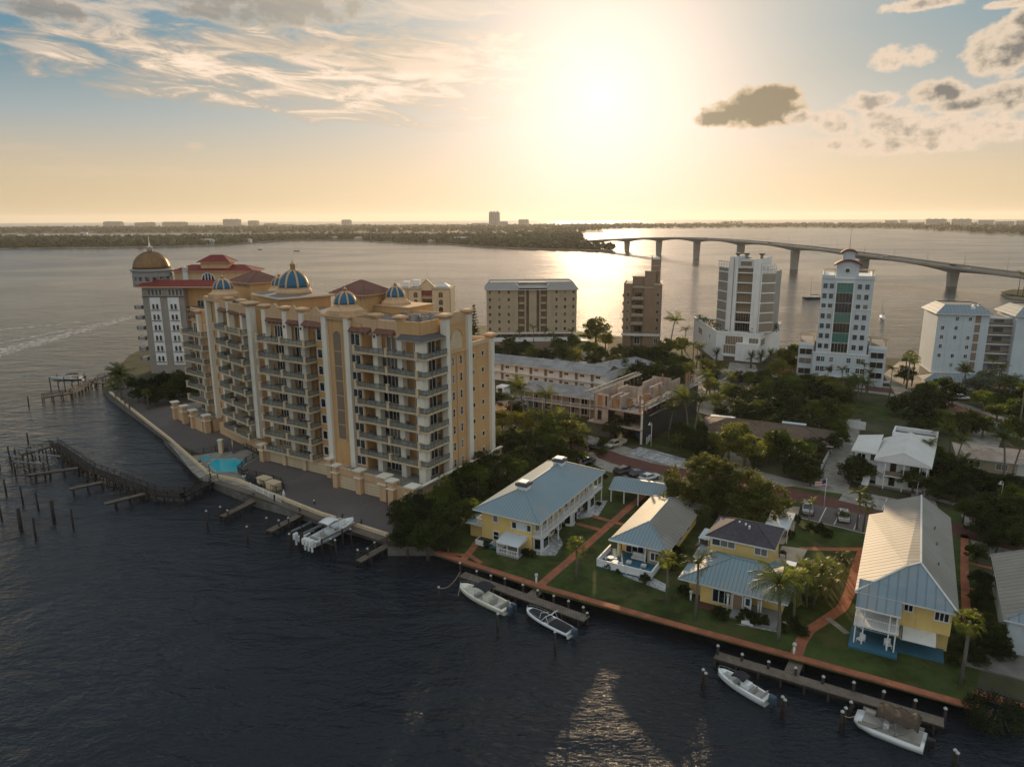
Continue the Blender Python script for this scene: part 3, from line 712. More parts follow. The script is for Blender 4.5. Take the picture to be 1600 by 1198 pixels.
    # roof structures
    BM = (-40.0, 5.8); BA = R(41.5+31.5)   # edge 1 of the big box
    def bx(mb): return mb.fr(BM[0], BM[1], 0, BA-math.pi/2)
    # box: frame with u to the right along the lit long face, v back-left
    q = MB(); q.fr(BM[0], BM[1], 0, R(41.5+31.5)); q.box(0, 11.0, 0, 12.0, RT-3, 32.6, 'ochre')
    q.box(-.5, 11.5, -.5, 12.5, 32.6, 32.85, 'ochre_pale'); q.box(-.8, 11.8, -.8, 12.8, 32.85, 33.15, 'pale', 'flatroof'); b.part('dome_base', q)
    cx, cy = BM[0]+5.6*math.cos(R(73))-5.6*math.sin(R(73)), BM[1]+5.6*math.sin(R(73))+5.6*math.cos(R(73))
    q = MB(); q.lathe(cx, cy, [(3.6, 33.1), (3.6, 34.0), (3.3, 34.1), (3.3, 34.5)], 'ochre_pale', 28); b.part('dome_drum', q)
    ribdome(b, cx, cy, 34.4, 3.15, 3.6, 8, fin=1.9, rot=.3)
    def small(u, v, z, r=2.1, h=2.3, oct_=True):
        q = MB(); q.lathe(u, v, [(r*1.62, z-1.6), (r*1.62, z-.9), (r*1.5, z-.85), (r*1.3, z-.5), (r*1.2, z-.45), (r*1.1, z+.02)], 'ochre_pale', 8, smooth=False, rot=R(22.5)); b.part('dome_base', q)
        ribdome(b, u, v, z, r, h, 8, fin=.8, rot=.2)
    q = MB(); q.box(-23.4, -16.5, .4, 6, 30.7, 31.6, 'ochre_pale'); q.box(-23.7, -16.2, .1, 6.2, 31.2, 31.5, 'ochre_pale'); q.box(-22.4, -17.4, .9, 6.5, 31.6, 32.0, 'ochre_pale'); b.part('cornice', q)
    small(-19.8, 3.4, 33.2); small(-18.6, 16.0, 33.4, 1.9, 2.1)
    q = F(MB(), 3); q.box(-23.3, -16.4, -.1, 5.5, 30.7, 31.6, 'ochre_pale'); b.part('cornice', q)
    p4 = (O3[0]-19.0*math.cos(A3)-2.9*math.sin(A3), O3[1]-19.0*math.sin(A3)+2.9*math.cos(A3)); small(p4[0], p4[1], 33.2)
    small(-53.4, 17.2, 34.0, 1.7, 1.9)
    # hip roofed stair towers
    q = MB(); q.box(-29.6, -21.4, 10.4, 17.6, RT-.5, 34.0, 'ochre')
    for i in range(8): q.box(-29.2+i*1.05, -28.95+i*1.05, 10.15, 10.4, 33.2, 33.7, 'tan')
    t = b.part('roof_tower', q); q = MB(); hiproof(q, -29.6, -21.4, 10.4, 17.6, 34.2, 2.4, 'tile_y', 'tile', .8, trim='ochre_pale'); b.part('roof', q, t)
    q = MB(); q.box(-21.4, -12.5, 12.6, 20, RT-1, 31.9, 'ochre', 'flatroof'); q.box(-21.6, -12.3, 12.4, 20.2, 31.9, 32.1, 'ochre_pale'); b.part('roof_tower', q)
    q = MB(); q.fr(-64.6, 17.2, 0, R(-13.5)); q.box(-7.5, 1.8, 0, 8, 25, 34.0, 'ochre')
    for i in range(8): q.box(-7+i*1.15, -6.7+i*1.15, -.25, 0, 33.1, 33.7, 'tan')
    t = b.part('roof_tower', q); q = MB(); q.fr(-64.6, 17.2, 0, R(-13.5)); hiproof(q, -7.5, 1.8, 0, 8, 34.2, 2.4, 'tile_y', 'tile', .8, trim='ochre_pale'); b.part('roof', q, t)
    # rooftop machines
    for i, (u, v) in enumerate(((-9.5, 7.5), (-8.2, 8.2), (-7, 7.4), (-5.8, 8.3), (-4.6, 7.6), (-10.6, 8.8), (-3.6, 8.9), (-7.4, 10.1), (-5.9, 10.6), (-9.2, 10.4), (-4.4, 10.5))):
        q = MB(); h = .9+.2*(i % 3); q.box(u-.45, u+.45, v-.45, v+.45, RT+.02, RT+h, 'metal' if i % 2 else 'grey'); q.cyl(u, v, RT+h, RT+h+.08, .34, 'black', n=10); b.part('roof_machine', q)
    # podium
    q = MB()
    q.prism([(-41.4, .5), (-23.0, .5), (-23.0, 3), (-41.4, 3)], 0, 2.6, 'ochre_pale')
    q.prism([(-18.4, -2.8), (-3.3, -2.8), (-3.3, -4.3), (1.5, -4.3), (1.5, 23), (-18.4, 23)], 0, 3.0, 'ochre_pale', 'concrete')
    q.box(-18.4, -3.3, -3.0, -2.7, 2.7, 3.9, 'ochre_pale'); q.box(-18.5, -3.3, -3.1, -2.6, 3.9, 4.0, 'cream')
    q.box(1.25, 1.55, -4.3, 23, 3.0, 3.8, 'tan'); q.box(1.1, 1.75, -4.4, 23.1, 3.8, 3.95, 'pale'); q.box(1.3, 1.7, 4.5, 6.3, 3.2, 3.5, 'pale')
    q.box(-3.3, 1.2, -4.4, -4.1, 2.7, 3.8, 'ochre_pale')
    q.box(-23, -18.4, .2, .95, 0, 3.0, 'ochre_pale')
    b.part('podium', q)
    q = F(MB(), 3); q.prism([(-20, -.6), (-1, -1.0), (0, 0), (0, 2), (-20, 2)], 0, 2.6, 'ochre_pale'); q.box(-37, -22, -1.2, 4, 0, 2.9, 'ochre_pale', 'concrete'); q.box(-39.5, -34, -3.0, 4, 0, 3.4, 'ochre_pale', 'concrete'); q.box(-28.5, -23.5, -3.2, 1, 0, 3.2, 'ochre_pale', 'concrete')
    b.part('podium', q)
    def pier(u, v, h, wd=1.1, n=1):
        q = F(MB(), n); q.box(u-wd/2, u+wd/2, v-wd/2, v+wd/2, 0, h, 'ochre_pale'); q.box(u-wd*.7, u+wd*.7, v-wd*.7, v+wd*.7, h*.72, h*.72+.2, 'pale')
        q.box(u-wd*.62, u+wd*.62, v-wd*.62, v+wd*.62, h, h+.15, 'cream'); q.box(u-wd*.75, u+wd*.75, v-wd*.75, v+wd*.75, h+.15, h+.4, 'pale'); b.part('gate_pier', q)
    pier(-18.2, -3.0, 4.0); pier(-3.4, -4.5, 4.4, 1.2); pier(-6.2, -3.2, 4.3, 1.5); pier(-12.3, -3.1, 4.2, 1.2); pier(.9, -4.2, 4.1, 1.5); pier(-22.9, 0.1, 3.6, 1.1); pier(-41.7, -.3, 3.4)
    pier(-22.5, -2.5, 4.0, 1.2, 3); pier(-28.4, -3.2, 4.2, 1.2, 3); pier(-34, -3.1, 4.2, 1.2, 3); pier(-39.6, -3.2, 4.2, 1.2, 3)
    # garage doors
    def gar(u, v, w_, n=1):
        q = F(MB(), n); q.box(u-w_/2, u+w_/2, v-.08, v, 0, 2.25, 'cream')
        for i in range(1, 4): q.box(u-w_/2, u+w_/2, v-.11, v-.08, i*.56-.03, i*.56+.03, 'tan')
        b.part('garage_door', q)
    for u in (-38.9, -33.1, -27.0): gar(u, .5, 4.3)
    for u in (-15.4, -9.2): gar(u, -2.8, 4.6)
    gar(-24.6, .49, 2.2)
    for u in (-41.2, -36, -30.2, -23.6):
        q = MB(); q.box(u-.45, u+.45, .05, .5, 0, 3.0, 'cream'); b.part('garage_pier', q)
    # terrace furniture is read as part of the lived-in balconies: wall lamps
    for u, v in ((-11.2, 1.28), (-5.6, 1.28), (-34.4, 1.38), (-29.6, 1.18)):
        q = MB(); q.box(u-.1, u+.1, v-.2, v, 28.0, 28.5, 'black'); b.part('wall_lamp', q)
    b.done()
main_tower()

def balcony_sets():
    fl = ['lowest', 'second', 'third', 'fourth', 'fifth', 'sixth', 'seventh', 'top']; pro = {}; rnd = random.Random(8)
    o3 = fpt(MFR, -46.9, 3.7); f3 = (o3[0], o3[1], MFR[2]+R(-13.5))
    for k in range(8):
        z = GZ+3.05+3.2*k
        for (wn, fr_, us, v) in (('right wing', MFR, (-12.5, -5.5), 1.3), ('middle wing', MFR, (-36.5, -29.5), .6), ('left wing', f3, (-11, -4.5), -.6)):
            if wn == 'right wing' and k == 0: continue
            for i, u in enumerate(us):
                if rnd.random() < .25: continue
                kind = 'patio_table' if (i+k) % 2 else 'patio_sofa'; lab = ('dark patio table' if kind == 'patio_table' else 'dark patio sofa')+' on the '+fl[k]+' balcony, '+('left' if i == 0 else 'right')+' half of the '+wn
                loc = (*fpt(fr_, u+rnd.uniform(-1, 1), v), z)
                if kind in pro: dup(pro[kind], loc, fr_[2]+rnd.uniform(-.15, .15), lab); continue
                t = thing(kind, lab, 'table' if kind == 'patio_table' else 'sofa', loc, fr_[2], 'balcony furniture of the ochre block'); pro[kind] = t
                if kind == 'patio_table':
                    q = MB(); q.box(-.6, .6, -.4, .4, .68, .74, 'darkgrey'); q.build('top', t); q = MB(); [q.box(a, a+.06, c_, c_+.06, 0, .68, 'darkgrey') for a in (-.55, .49) for c_ in (-.36, .3)]; q.build('frame', t)
                    for x_ in (-.95, .95): q = MB(); q.box(x_-.22, x_+.22, -.24, .24, .4, .47, 'vinyl'); q.box(x_-.24*(1 if x_ < 0 else -1)-.03, x_-.24*(1 if x_ < 0 else -1)+.03, -.24, .24, .47, .95, 'darkgrey'); q.build('chair_seat', t)
                else:
                    q = MB(); q.box(-.95, .95, -.35, .4, .15, .42, 'vinyl'); q.build('seat', t); q = MB(); q.box(-.95, .95, .4, .5, .15, .85, 'darkgrey'); q.box(-1.05, -.95, -.35, .5, .1, .62, 'darkgrey'); q.box(.95, 1.05, -.35, .5, .1, .62, 'darkgrey'); q.build('frame', t)
balcony_sets()
# ---------------------------------------------------------------- towers along the bay
def base(px, py, ang, z=GZ): p = at(px, py, z); return (p[0], p[1], R(ang))
def planter(b, pts, z, r, n, name='planting', m='leaf_dark'):
    mb = MB(); rnd = random.Random(n)
    for a, c in zip(pts, pts[1:]):
        L = fdist(a, c)
        for i in range(int(L*n)):
            t = rnd.random(); x, y = a[0]+(c[0]-a[0])*t+rnd.uniform(-r, r)*.6, a[1]+(c[1]-a[1])*t+rnd.uniform(-r, r)*.6
            leafquad(mb, rnd, (x, y, z+rnd.random()*r*1.4), .5, m)
    tag(b.part(name, mb), kind='stuff')
def leafquad(mb, rnd, p, s, m):
    a = Vector((rnd.gauss(0, 1), rnd.gauss(0, 1), rnd.gauss(0, .7))).normalized(); c = a.cross(Vector((rnd.gauss(0, 1), rnd.gauss(0, 1), rnd.gauss(0, 1)))).normalized()
    P = Vector(p); s2 = s*(.6+.8*rnd.random())
    mb.face([P-a*s2*.5, P-c*s2*.32, P+a*s2*.5, P+c*s2*.32], m)
def tower_tan():
    b = Bld('condominium', 'tan mid-rise block with grey mansard roof standing closest below the setting sun', 'building', base(761, 542, 2))
    q = MB(); L = 34.6
    q.box(0, 12.1, 0, 15, 5.3, 22, 'tan'); q.box(23.2, L, 0, 15, 5.3, 22, 'tan'); q.box(12.1, 23.2, 1.6, 15, 5.3, 22, 'tan_dark'); q.box(14.6, 15.2, .6, 1.6, 5.3, 22, 'tan')
    q.box(16.3, 19.2, .3, 1.6, 5.3, 22, 'tan'); q.box(20.3, 20.8, .6, 1.6, 5.3, 22, 'tan'); q.box(-.2, L+.2, -.2, 15, 5.0, 5.5, 'offwhite')
    for u in (3.1, 6.8, 10.4, 25.1, 28.5, 31.7): q.box(u-.12, u+.12, -.12, 0, 5.5, 22, 'tan')
    b.part('wall', q)
    q = MB(); q.box(.8, L-.8, 2, 13, 0, 5.0, 'tan_dark'); q.box(-3, L+4, -9, 0, 0, 3.6, 'brown_wall', 'offwhite')
    for u in range(0, 35, 5): q.box(u, u+.5, .1, .6, 3.6, 5, 'tan_dark')
    b.part('podium', q)
    q = MB(); q.box(1.5, 11, -7, -1.5, 3.7, 3.9, 'offwhite'); q.box(14, 26, -7, -1.5, 3.7, 3.9, 'offwhite'); b.part('terrace', q)
    q = MB()
    def mans(u0, u1, d0, d1):
        q.face([(u0-d0, -.7, 22), (u1+d1, -.7, 22), (u1-1.4*(d1 > 0), 1.9, 24.8), (u0+1.4*(d0 > 0), 1.9, 24.8)], 'grey')
    mans(0, 12.3, .7, 0); mans(23, L, 0, .7)
    q.face([(-.7, 15.7, 22), (-.7, -.7, 22), (1.4, 1.9, 24.8), (1.4, 13, 24.8)], 'grey'); q.face([(L+.7, -.7, 22), (L+.7, 15.7, 22), (L-1.4, 13, 24.8), (L-1.4, 1.9, 24.8)], 'grey')
    q.face([(L+.7, 15.7, 22), (-.7, 15.7, 22), (1.4, 13, 24.8), (L-1.4, 13, 24.8)], 'grey')
    q.box(1.4, L-1.4, 1.9, 13, 24.2, 24.5, 'flatroof'); q.bar((12.3, -.3, 22.9), (10.9, 1.9, 24.9), .25, .2, 'offwhite'); q.bar((23, -.3, 22.9), (24.4, 1.9, 24.9), .25, .2, 'offwhite'); q.box(12.3, 23, -.1, .3, 22.6, 23, 'offwhite')
    q.face([(12.3, 0, 22.7), (23, 0, 22.7), (24.4, 3.2, 24.5), (10.9, 3.2, 24.5)], 'grey'); q.box(-.7, L+.7, -.7, .02, 21.85, 22.0, 'offwhite'); q.box(1.4, L-1.4, 12.7, 13, 24.5, 25, 'offwhite')
    b.part('roof', q)
    for i in range(6):
        z = 20.5-i*2.83
        for u in (1.3, 4.9, 8.5, 26.8, 30.1, 33.3): b.win(u, 0, z-.0, .75, 1.1, 1, fm='tan', glass='glass', rows=2, ft=.06)
        for u0, u1 in ((12.3, 14.5), (20.9, 23.1)): q = MB(); q.box(u0, u1, .6, 1.5, z-1.5, z-1.2, 'tan_dark'); q.box(u0, u1, .55, .6, z-1.2, z-.5, 'tan'); b.part('gallery', q)
    b.done()
def tower_brown():
    b = Bld('condominium', 'brown stepped tower with a turret, its left edge against the brightest water', 'building', base(972, 541, -12))
    L = 14.3; D = 17
    q = MB(); q.box(0, 3.1, 0, D, 0, 23.8, 'brown_wall', 'flatroof'); q.box(3.1, 7.6, 1.5, D, 0, 23.0, 'brown_wall', 'flatroof'); q.box(7.6, 11.2, .2, D, 0, 22.5, 'brown_wall', 'flatroof'); q.box(11.2, L, 0, D, 0, 23.6, 'brown_wall', 'flatroof')
    q.box(-.15, 3.2, -.15, .15, 23.8, 24.3, 'tan'); q.box(-.15, .15, .15, D, 23.8, 24.3, 'tan'); q.box(11.1, L+.1, -.1, D, 23.6, 24.0, 'tan'); q.box(3.2, 11.1, .1, .4, 22.6, 23.1, 'tan')
    q.box(3.0, 8.2, 5, 12, 22, 26.2, 'brown_wall', 'flatroof'); q.box(2.8, 8.3, 4.8, 5.1, 26.2, 26.6, 'tan'); q.box(7.6, 11.8, 3.5, 10, 22, 28.4, 'brown_wall', 'flatroof'); q.box(7.5, 11.9, 3.4, 3.8, 28.4, 28.8, 'tan')
    b.part('wall', q)
    q = MB(); q.box(9.8, 13.4, 5, 9.5, 23, 33.0, 'brown_wall'); q.box(12.2, 13.4, 4.2, 5, 23, 28.8, 'brown_wall', 'offwhite')
    for u in (9.8, 13.0): q.box(u, u+.4, 4.7, 5.1, 33, 34.4, 'brown_wall')
    q.face([(10.1, 4.9, 30.6), (13.1, 4.9, 30.6), (13.1, 7.5, 33.6), (10.1, 7.5, 33.6)], 'greyblue'); b.part('turret', q)
    q = MB(); q.box(-.5, L+.2, -.6, 0, 4.3, 5.2, 'offwhite'); q.box(3.1, 7.6, 0, 1.6, 4.3, 5.0, 'offwhite'); b.part('cornice', q)
    for k in range(5):
        z = 5.6+k*3.2
        if k > 0: b.balcony(3.1, 7.6, -.5, 1.6, z, (), 'f', slab='tan', railm='tan', th=.3)
        b.win(1.6, 0, z+1, .9, 1.5, 2, fm='offwhite', ft=.06); b.win(12.8, 0, z+1, .9, 1.5, 2, fm='offwhite', ft=.06); b.win(5.6, 1.5, z+.1, 2.6, 2.2, 3, fm=None)
        for v in (4, 7.5, 12): b.win(0, v, z+.8, 1.1, 1.6, 2, fm='tan', face=R(-90), ft=.06)
        q = MB(); q.box(-.9, 0, 9, 14, z-.2, z+.9, 'tan'); b.part('balcony', q)
    b.win(5.5, 1.5, 1, 2, 2.6, 2); b.win(12.6, 0, 1.5, 1.2, 2, 2)
    b.done()
def tower_modern():
    b = Bld('condominium', 'tall white modern tower with louvred bays and a planted terrace podium', 'building', base(1117, 562, -30))
    q = MB()   # podium: front 14.7 wide, flanks splayed
    def al(l, a): return (l*math.cos(R(a+30)), l*math.sin(R(a+30)))
    FL = 14.7; l = al(36, 88); r = (FL+al(32, 58)[0], al(32, 58)[1])
    pod = [(0, 0), (FL, 0), r, l]
    q.prism(pod, 0, 9.6, 'white', 'flatroof')
    for a, c in zip(pod, pod[1:]+pod[:1]): q.bar((*a, 9.9), (*c, 9.9), .35, .8, 'white')
    b.part('podium', q)
    q = MB(); q.box(7.2, 14.9, -2.2, 0, .8, 6.8, 'white'); q.box(7.2, 14.9, -2.0, 0, 0, .8, 'darkgrey'); b.part('screen_wall', q)
    b.win(6.1, 0, 5.9, 5.8, 2.9, 7, fm='white', glass='tan_dark', ft=.07); b.win(4.8, 0, 2.7, 4.2, 2.9, 5, fm='white', glass='tan_dark', ft=.07); b.win(12.6, 0, 6.0, 3.0, 2.5, 3, glass='tan_dark', ft=.07)
    q = MB(); q.box(2.4, 7.2, -1.2, 0, 1.9, 2.3, 'white'); b.part('entrance_canopy', q); q = MB(); q.box(2.9, 6.9, -.12, 0, 0, 1.9, 'tan_dark'); b.part('entrance', q)
    fr_ = R(58-90+30)  # right flank direction
    b.win(FL+al(3.6, 58)[0]+.02, al(3.6, 58)[1], 5.8, 5.5, 2.3, 4, face=R(88), glass='tan_dark'); b.win(*al(9, 88), 6.2, 1.4, 1.4, 1, face=R(-62)); b.win(*al(24, 88), 5.4, 6, 2.2, 3, face=R(-62), glass='tan_dark')
    # tower: central glazed bay, two white fins, side wings of louvres
    q = MB(); c0, c1 = 2.6, 12.9
    q.box(c0, 5.0, 1.6, 20, 9.6, 35.6, 'white', 'flatroof'); q.box(c0+.2, 3.0, 1.3, 1.6, 9.6, 35.6, 'white'); q.box(11.3, c1, 1.6, 20, 9.6, 35.0, 'white', 'flatroof'); q.box(5.0, 11.3, 2.6, 20, 9.6, 34.6, 'tan_dark', 'flatroof')
    q.box(5.0, 11.3, 1.6, 2.6, 31.8, 34.8, 'greyblue'); q.box(5.0, 5.5, 1.2, 2.6, 9.6, 34.8, 'white'); q.box(10.6, 11.3, 1.2, 2.6, 9.6, 34.8, 'white'); q.box(4.0, 4.3, 1.5, 1.6, 10, 35.4, 'grey')
    b.part('wall', q)
    b.win(8.1, 1.6, 32.6, 3.6, 1.5, 1, glass='tan_dark', fm='white', ft=.06)
    fl = 3.35
    for k in range(7):
        z = 10.3+fl*k; q = MB(); q.box(5.5, 10.6, 1.5, 2.6, z-.3, z, 'white'); b.part('floor_slab', q)
        b.win(8.05, 2.6, z+.02, 5.0, fl-.4, 8 if k > 1 else 6, glass='glass' if k < 2 else 'tan_dark', fm='tan', ft=.08)
    for sgn in (0, 1):   # louvred wings set back left and right
        u0, u1 = ((-2.4, 2.6), (12.9, 16.9))[sgn]; top = 34.0 if sgn == 0 else 33.0
        q = MB()
        P = [(u0, 8), (u1, 2.2), (u1, 16), (u0, 18)] if sgn == 0 else [(u0, 2.6), (u1, 7), (u1, 18), (u0, 16)]
        q.prism(P, 9.6, top-2.4, 'grey', 'flatroof'); b.part('wing', q)
        a, c = (P[0], P[1]); L = fdist(a, c); an = math.atan2(c[1]-a[1], c[0]-a[0])
        for k in range(7):
            z = 10.3+fl*k; q = MB(); q.fr(a[0], a[1], 0, an); q.box(0, L, -.25, .0, z-.35, z, 'white')
            for i in range(9): q.box(.1, L-.1, -.14, -.02, z+.25+i*.31, z+.33+i*.31, 'tan')
            q.box(L-.35 if sgn == 0 else 0, L if sgn == 0 else .35, -.28, 0, z, z+fl-.35, 'white'); b.part('louvre', q)
        q = MB(); q.fr(a[0], a[1], 0, an); q.box(0, L, -.3, -.05, top-2.4, top-2.0, 'white'); q.box(0, L, -.3, -.1, top-.4, top, 'white')
        for i in range(5): q.box(L*i/4-.15 if i else 0, L*i/4+.15, -.3, -.1, top-2, top-.4, 'white')
        b.part('parapet', q)
    for u in (4.5, 7.3, 12.3):
        q = MB(); q.cyl(u, 5, 35, 36.2, .5, 'grey', n=8); q.cyl(u, 5, 36.2, 36.7, 1.0, 'darkgrey', n=8); b.part('roof_vent', q)
    planter(b, [(-.2, 5), (l[0]*.85, l[1]*.85)], 9.9, 1.5, 26); planter(b, [(FL+3.5, 7.5), (r[0]-2, r[1]-6)], 9.9, 1.8, 24); planter(b, [(1.2, 1.0), (3.6, .8)], 9.7, .8, 20); planter(b, [(10.8, .8), (11.6, .8)], 9.9, 1.3, 24)
    b.done()
def tower_cupola():
    b = Bld('condominium', 'white tower with arched roof cupola and a green glass strip up its front', 'building', base(1266, 600, -24))
    L = 14.2; D = 22
    q = MB(); q.box(.6, L-.1, .8, D, 0, 31.2, 'greyblue', 'flatroof'); q.box(.4, L+.1, .6, D+.2, 31.2, 31.6, 'white')
    for u0, u1 in ((.6, 3.9), (9.4, L-.1)): q.box(u0-.1, u1+.1, .55, .9, 31.2, 32.2, 'greyblue')
    q.box(L-.4, L, .9, D, 31.6, 32.3, 'greyblue'); q.box(.5, .9, .9, D, 31.6, 32.3, 'greyblue')
    q.box(.5, 4.4, .65, .8, 22.6, 22.85, 'white'); q.box(9.3, L, .65, .8, 22.6, 22.85, 'white')
    b.part('wall', q)
    q = MB(); q.box(0, L+.5, 0, D, 0, 9.6, 'greyblue', 'flatroof'); q.box(-.1, L+.6, -.1, .2, 9.6, 9.9, 'white')
    q.box(-4.2, 0, 3, D+4, 0, 11.2, 'greyblue', 'flatroof'); q.box(L+.5, L+5.2, 3.5, D+6, 0, 11.2, 'greyblue', 'flatroof')
    for (a, c, m0) in ((-4.2, 0, 3), (L+.5, L+5.2, 3.5)): q.box(a, c, m0, m0+.3, 11.2, 12.0, 'white')
    q.box(2, L-1, -.6, 0, 2.8, 3.1, 'white'); b.part('podium', q)
    for (a, c, m0) in ((-4.2, 0, 3), (L+.6, L+5.2, 3.5)):
        q = MB()
        for i in range(8): q.box(a-.4, c+.4, m0+.3+i*.55, m0+.42+i*.55, 14.0, 14.2, 'cream')
        for u in (a+.2, c-.3):
            for v in (m0+.3, m0+4): q.box(u, u+.2, v, v+.2, 11.2, 14, 'cream')
        b.part('pergola', q)
        for z in (2.5, 5.6, 8.4): b.win((a+c)/2, m0, z, 3.4, 1.7, 2, fm='white', ft=.07)
    for (a, c, m0) in ((.9, 3.9, 2), (9.8, 13.8, 2)):
        q = MB()
        for i in range(7): q.box(a-.3, c+.3, m0+i*.6, m0+.12+i*.6, 33.6, 33.8, 'cream')
        for u in (a, c-.2):
            for v in (m0, m0+3.6): q.box(u, u+.2, v, v+.2, 31.6, 33.6, 'cream')
        b.part('pergola', q)
    q = MB()
    for (u, m) in ((4.5, 0), (9.1, 0)): q.box(u-.15, u+.15, .5, .8, 9.9, 30.4, 'white')
    q.box(4.4, 9.2, .5, .8, 30.1, 30.5, 'white'); b.part('glazing_frame', q)
    gl = ['glass', 'glass_green', 'glass', 'glass_green', 'glass', 'glass', 'glass_green']
    for k in range(7): b.win(6.8, .8, 10.0+2.9*k, 4.3, 2.65, 5, glass=gl[k], fm='grey' if k else 'white', ft=.06)
    for k in range(7):
        z = 10.8+2.9*k
        for i, u in enumerate((1.6, 3.3, 10.6, 12.5)): b.win(u, .8, z+(.2 if k == 0 else .3), 1.0, 1.3, 2, fm='grey', glass='glass' if (k*3+i//2) % 4 < 2 else 'glass_blue', rows=2, ft=.05)
        for v in (4, 7, 10, 13, 16): b.win(L-.1, v, z+.3, 1.0, 1.3, 2, fm='white', face=R(90), rows=2, ft=.05)
    for z in (4.3, 7.2):
        for u in (1.5, 2.7, 5.0, 9.6, 12.2, 13.4): b.win(u, 0, z, 1.0, 1.4, 2, fm='white', glass='glass_blue' if u in (2.7, 9.6) else 'glass', rows=2, ft=.05)
    b.win(6.6, 0, .1, 3.4, 2.6, 3, glass='brown_wall', fm='white')
    # cupola with two curved roofs
    q = MB(); q.box(4.1, 9.9, 1.4, 8, 31.2, 35.2, 'greyblue'); q.box(5.4, 8.6, 2.4, 7, 35, 38.6, 'greyblue'); t = b.part('cupola', q)
    def vault(u0, u1, v0, v1, z, rise, over):
        q = MB(); n = 10; pts = []
        for i in range(n+1):
            s_ = -1+2*i/n; pts.append(((u0+u1)/2+s_*((u1-u0)/2+over), z+rise*(1-s_*s_)))
        for (a, c) in zip(pts, pts[1:]): q.ring([[(x_, v0-over, z_), (x_, v1+over, z_), (x_, v1+over, z_-.45), (x_, v0-over, z_-.45)] for x_, z_ in (a, c)], 'tile_dark', smooth=False)
        for (a, c) in zip(pts, pts[1:]): q.prism([(max(a[0], u0), v0-.05), (min(c[0], u1), v0-.05), (min(c[0], u1), v1+.05), (max(a[0], u0), v1+.05)], z-.6, [a[1]-.46, c[1]-.46, c[1]-.46, a[1]-.46], 'greyblue')
        b.part('roof', q, t)
    vault(4.1, 9.9, 1.4, 8, 35.2, 1.5, .7); vault(5.4, 8.6, 2.4, 7, 38.6, 1.0, .6)
    q = MB(); q.lathe(7, 1.38, [(0, 0), (.01, 0)], 'glass', 12)
    q = MB(); q.fr(7, 1.4, 33.6); q.ring([[(r*math.cos(a), y, r*math.sin(a)) for a in [2*math.pi*i/16 for i in range(16)]] for r, y in ((.85, .0), (.85, -.1), (.6, -.1))], 'white', cap0=False, cap1=False); q.ring([[(r*math.cos(a), y, r*math.sin(a)) for a in [2*math.pi*i/16 for i in range(16)]] for r, y in ((.6, -.08),)]*1+[[(0, -.08, 0)]*16], 'glass', cap0=False, cap1=False); b.part('round_window', q)
    q = MB(); q.cyl(7, 3.2, 39.4, 46, .06, 'metal', n=5); b.part('mast', q)
    b.done()
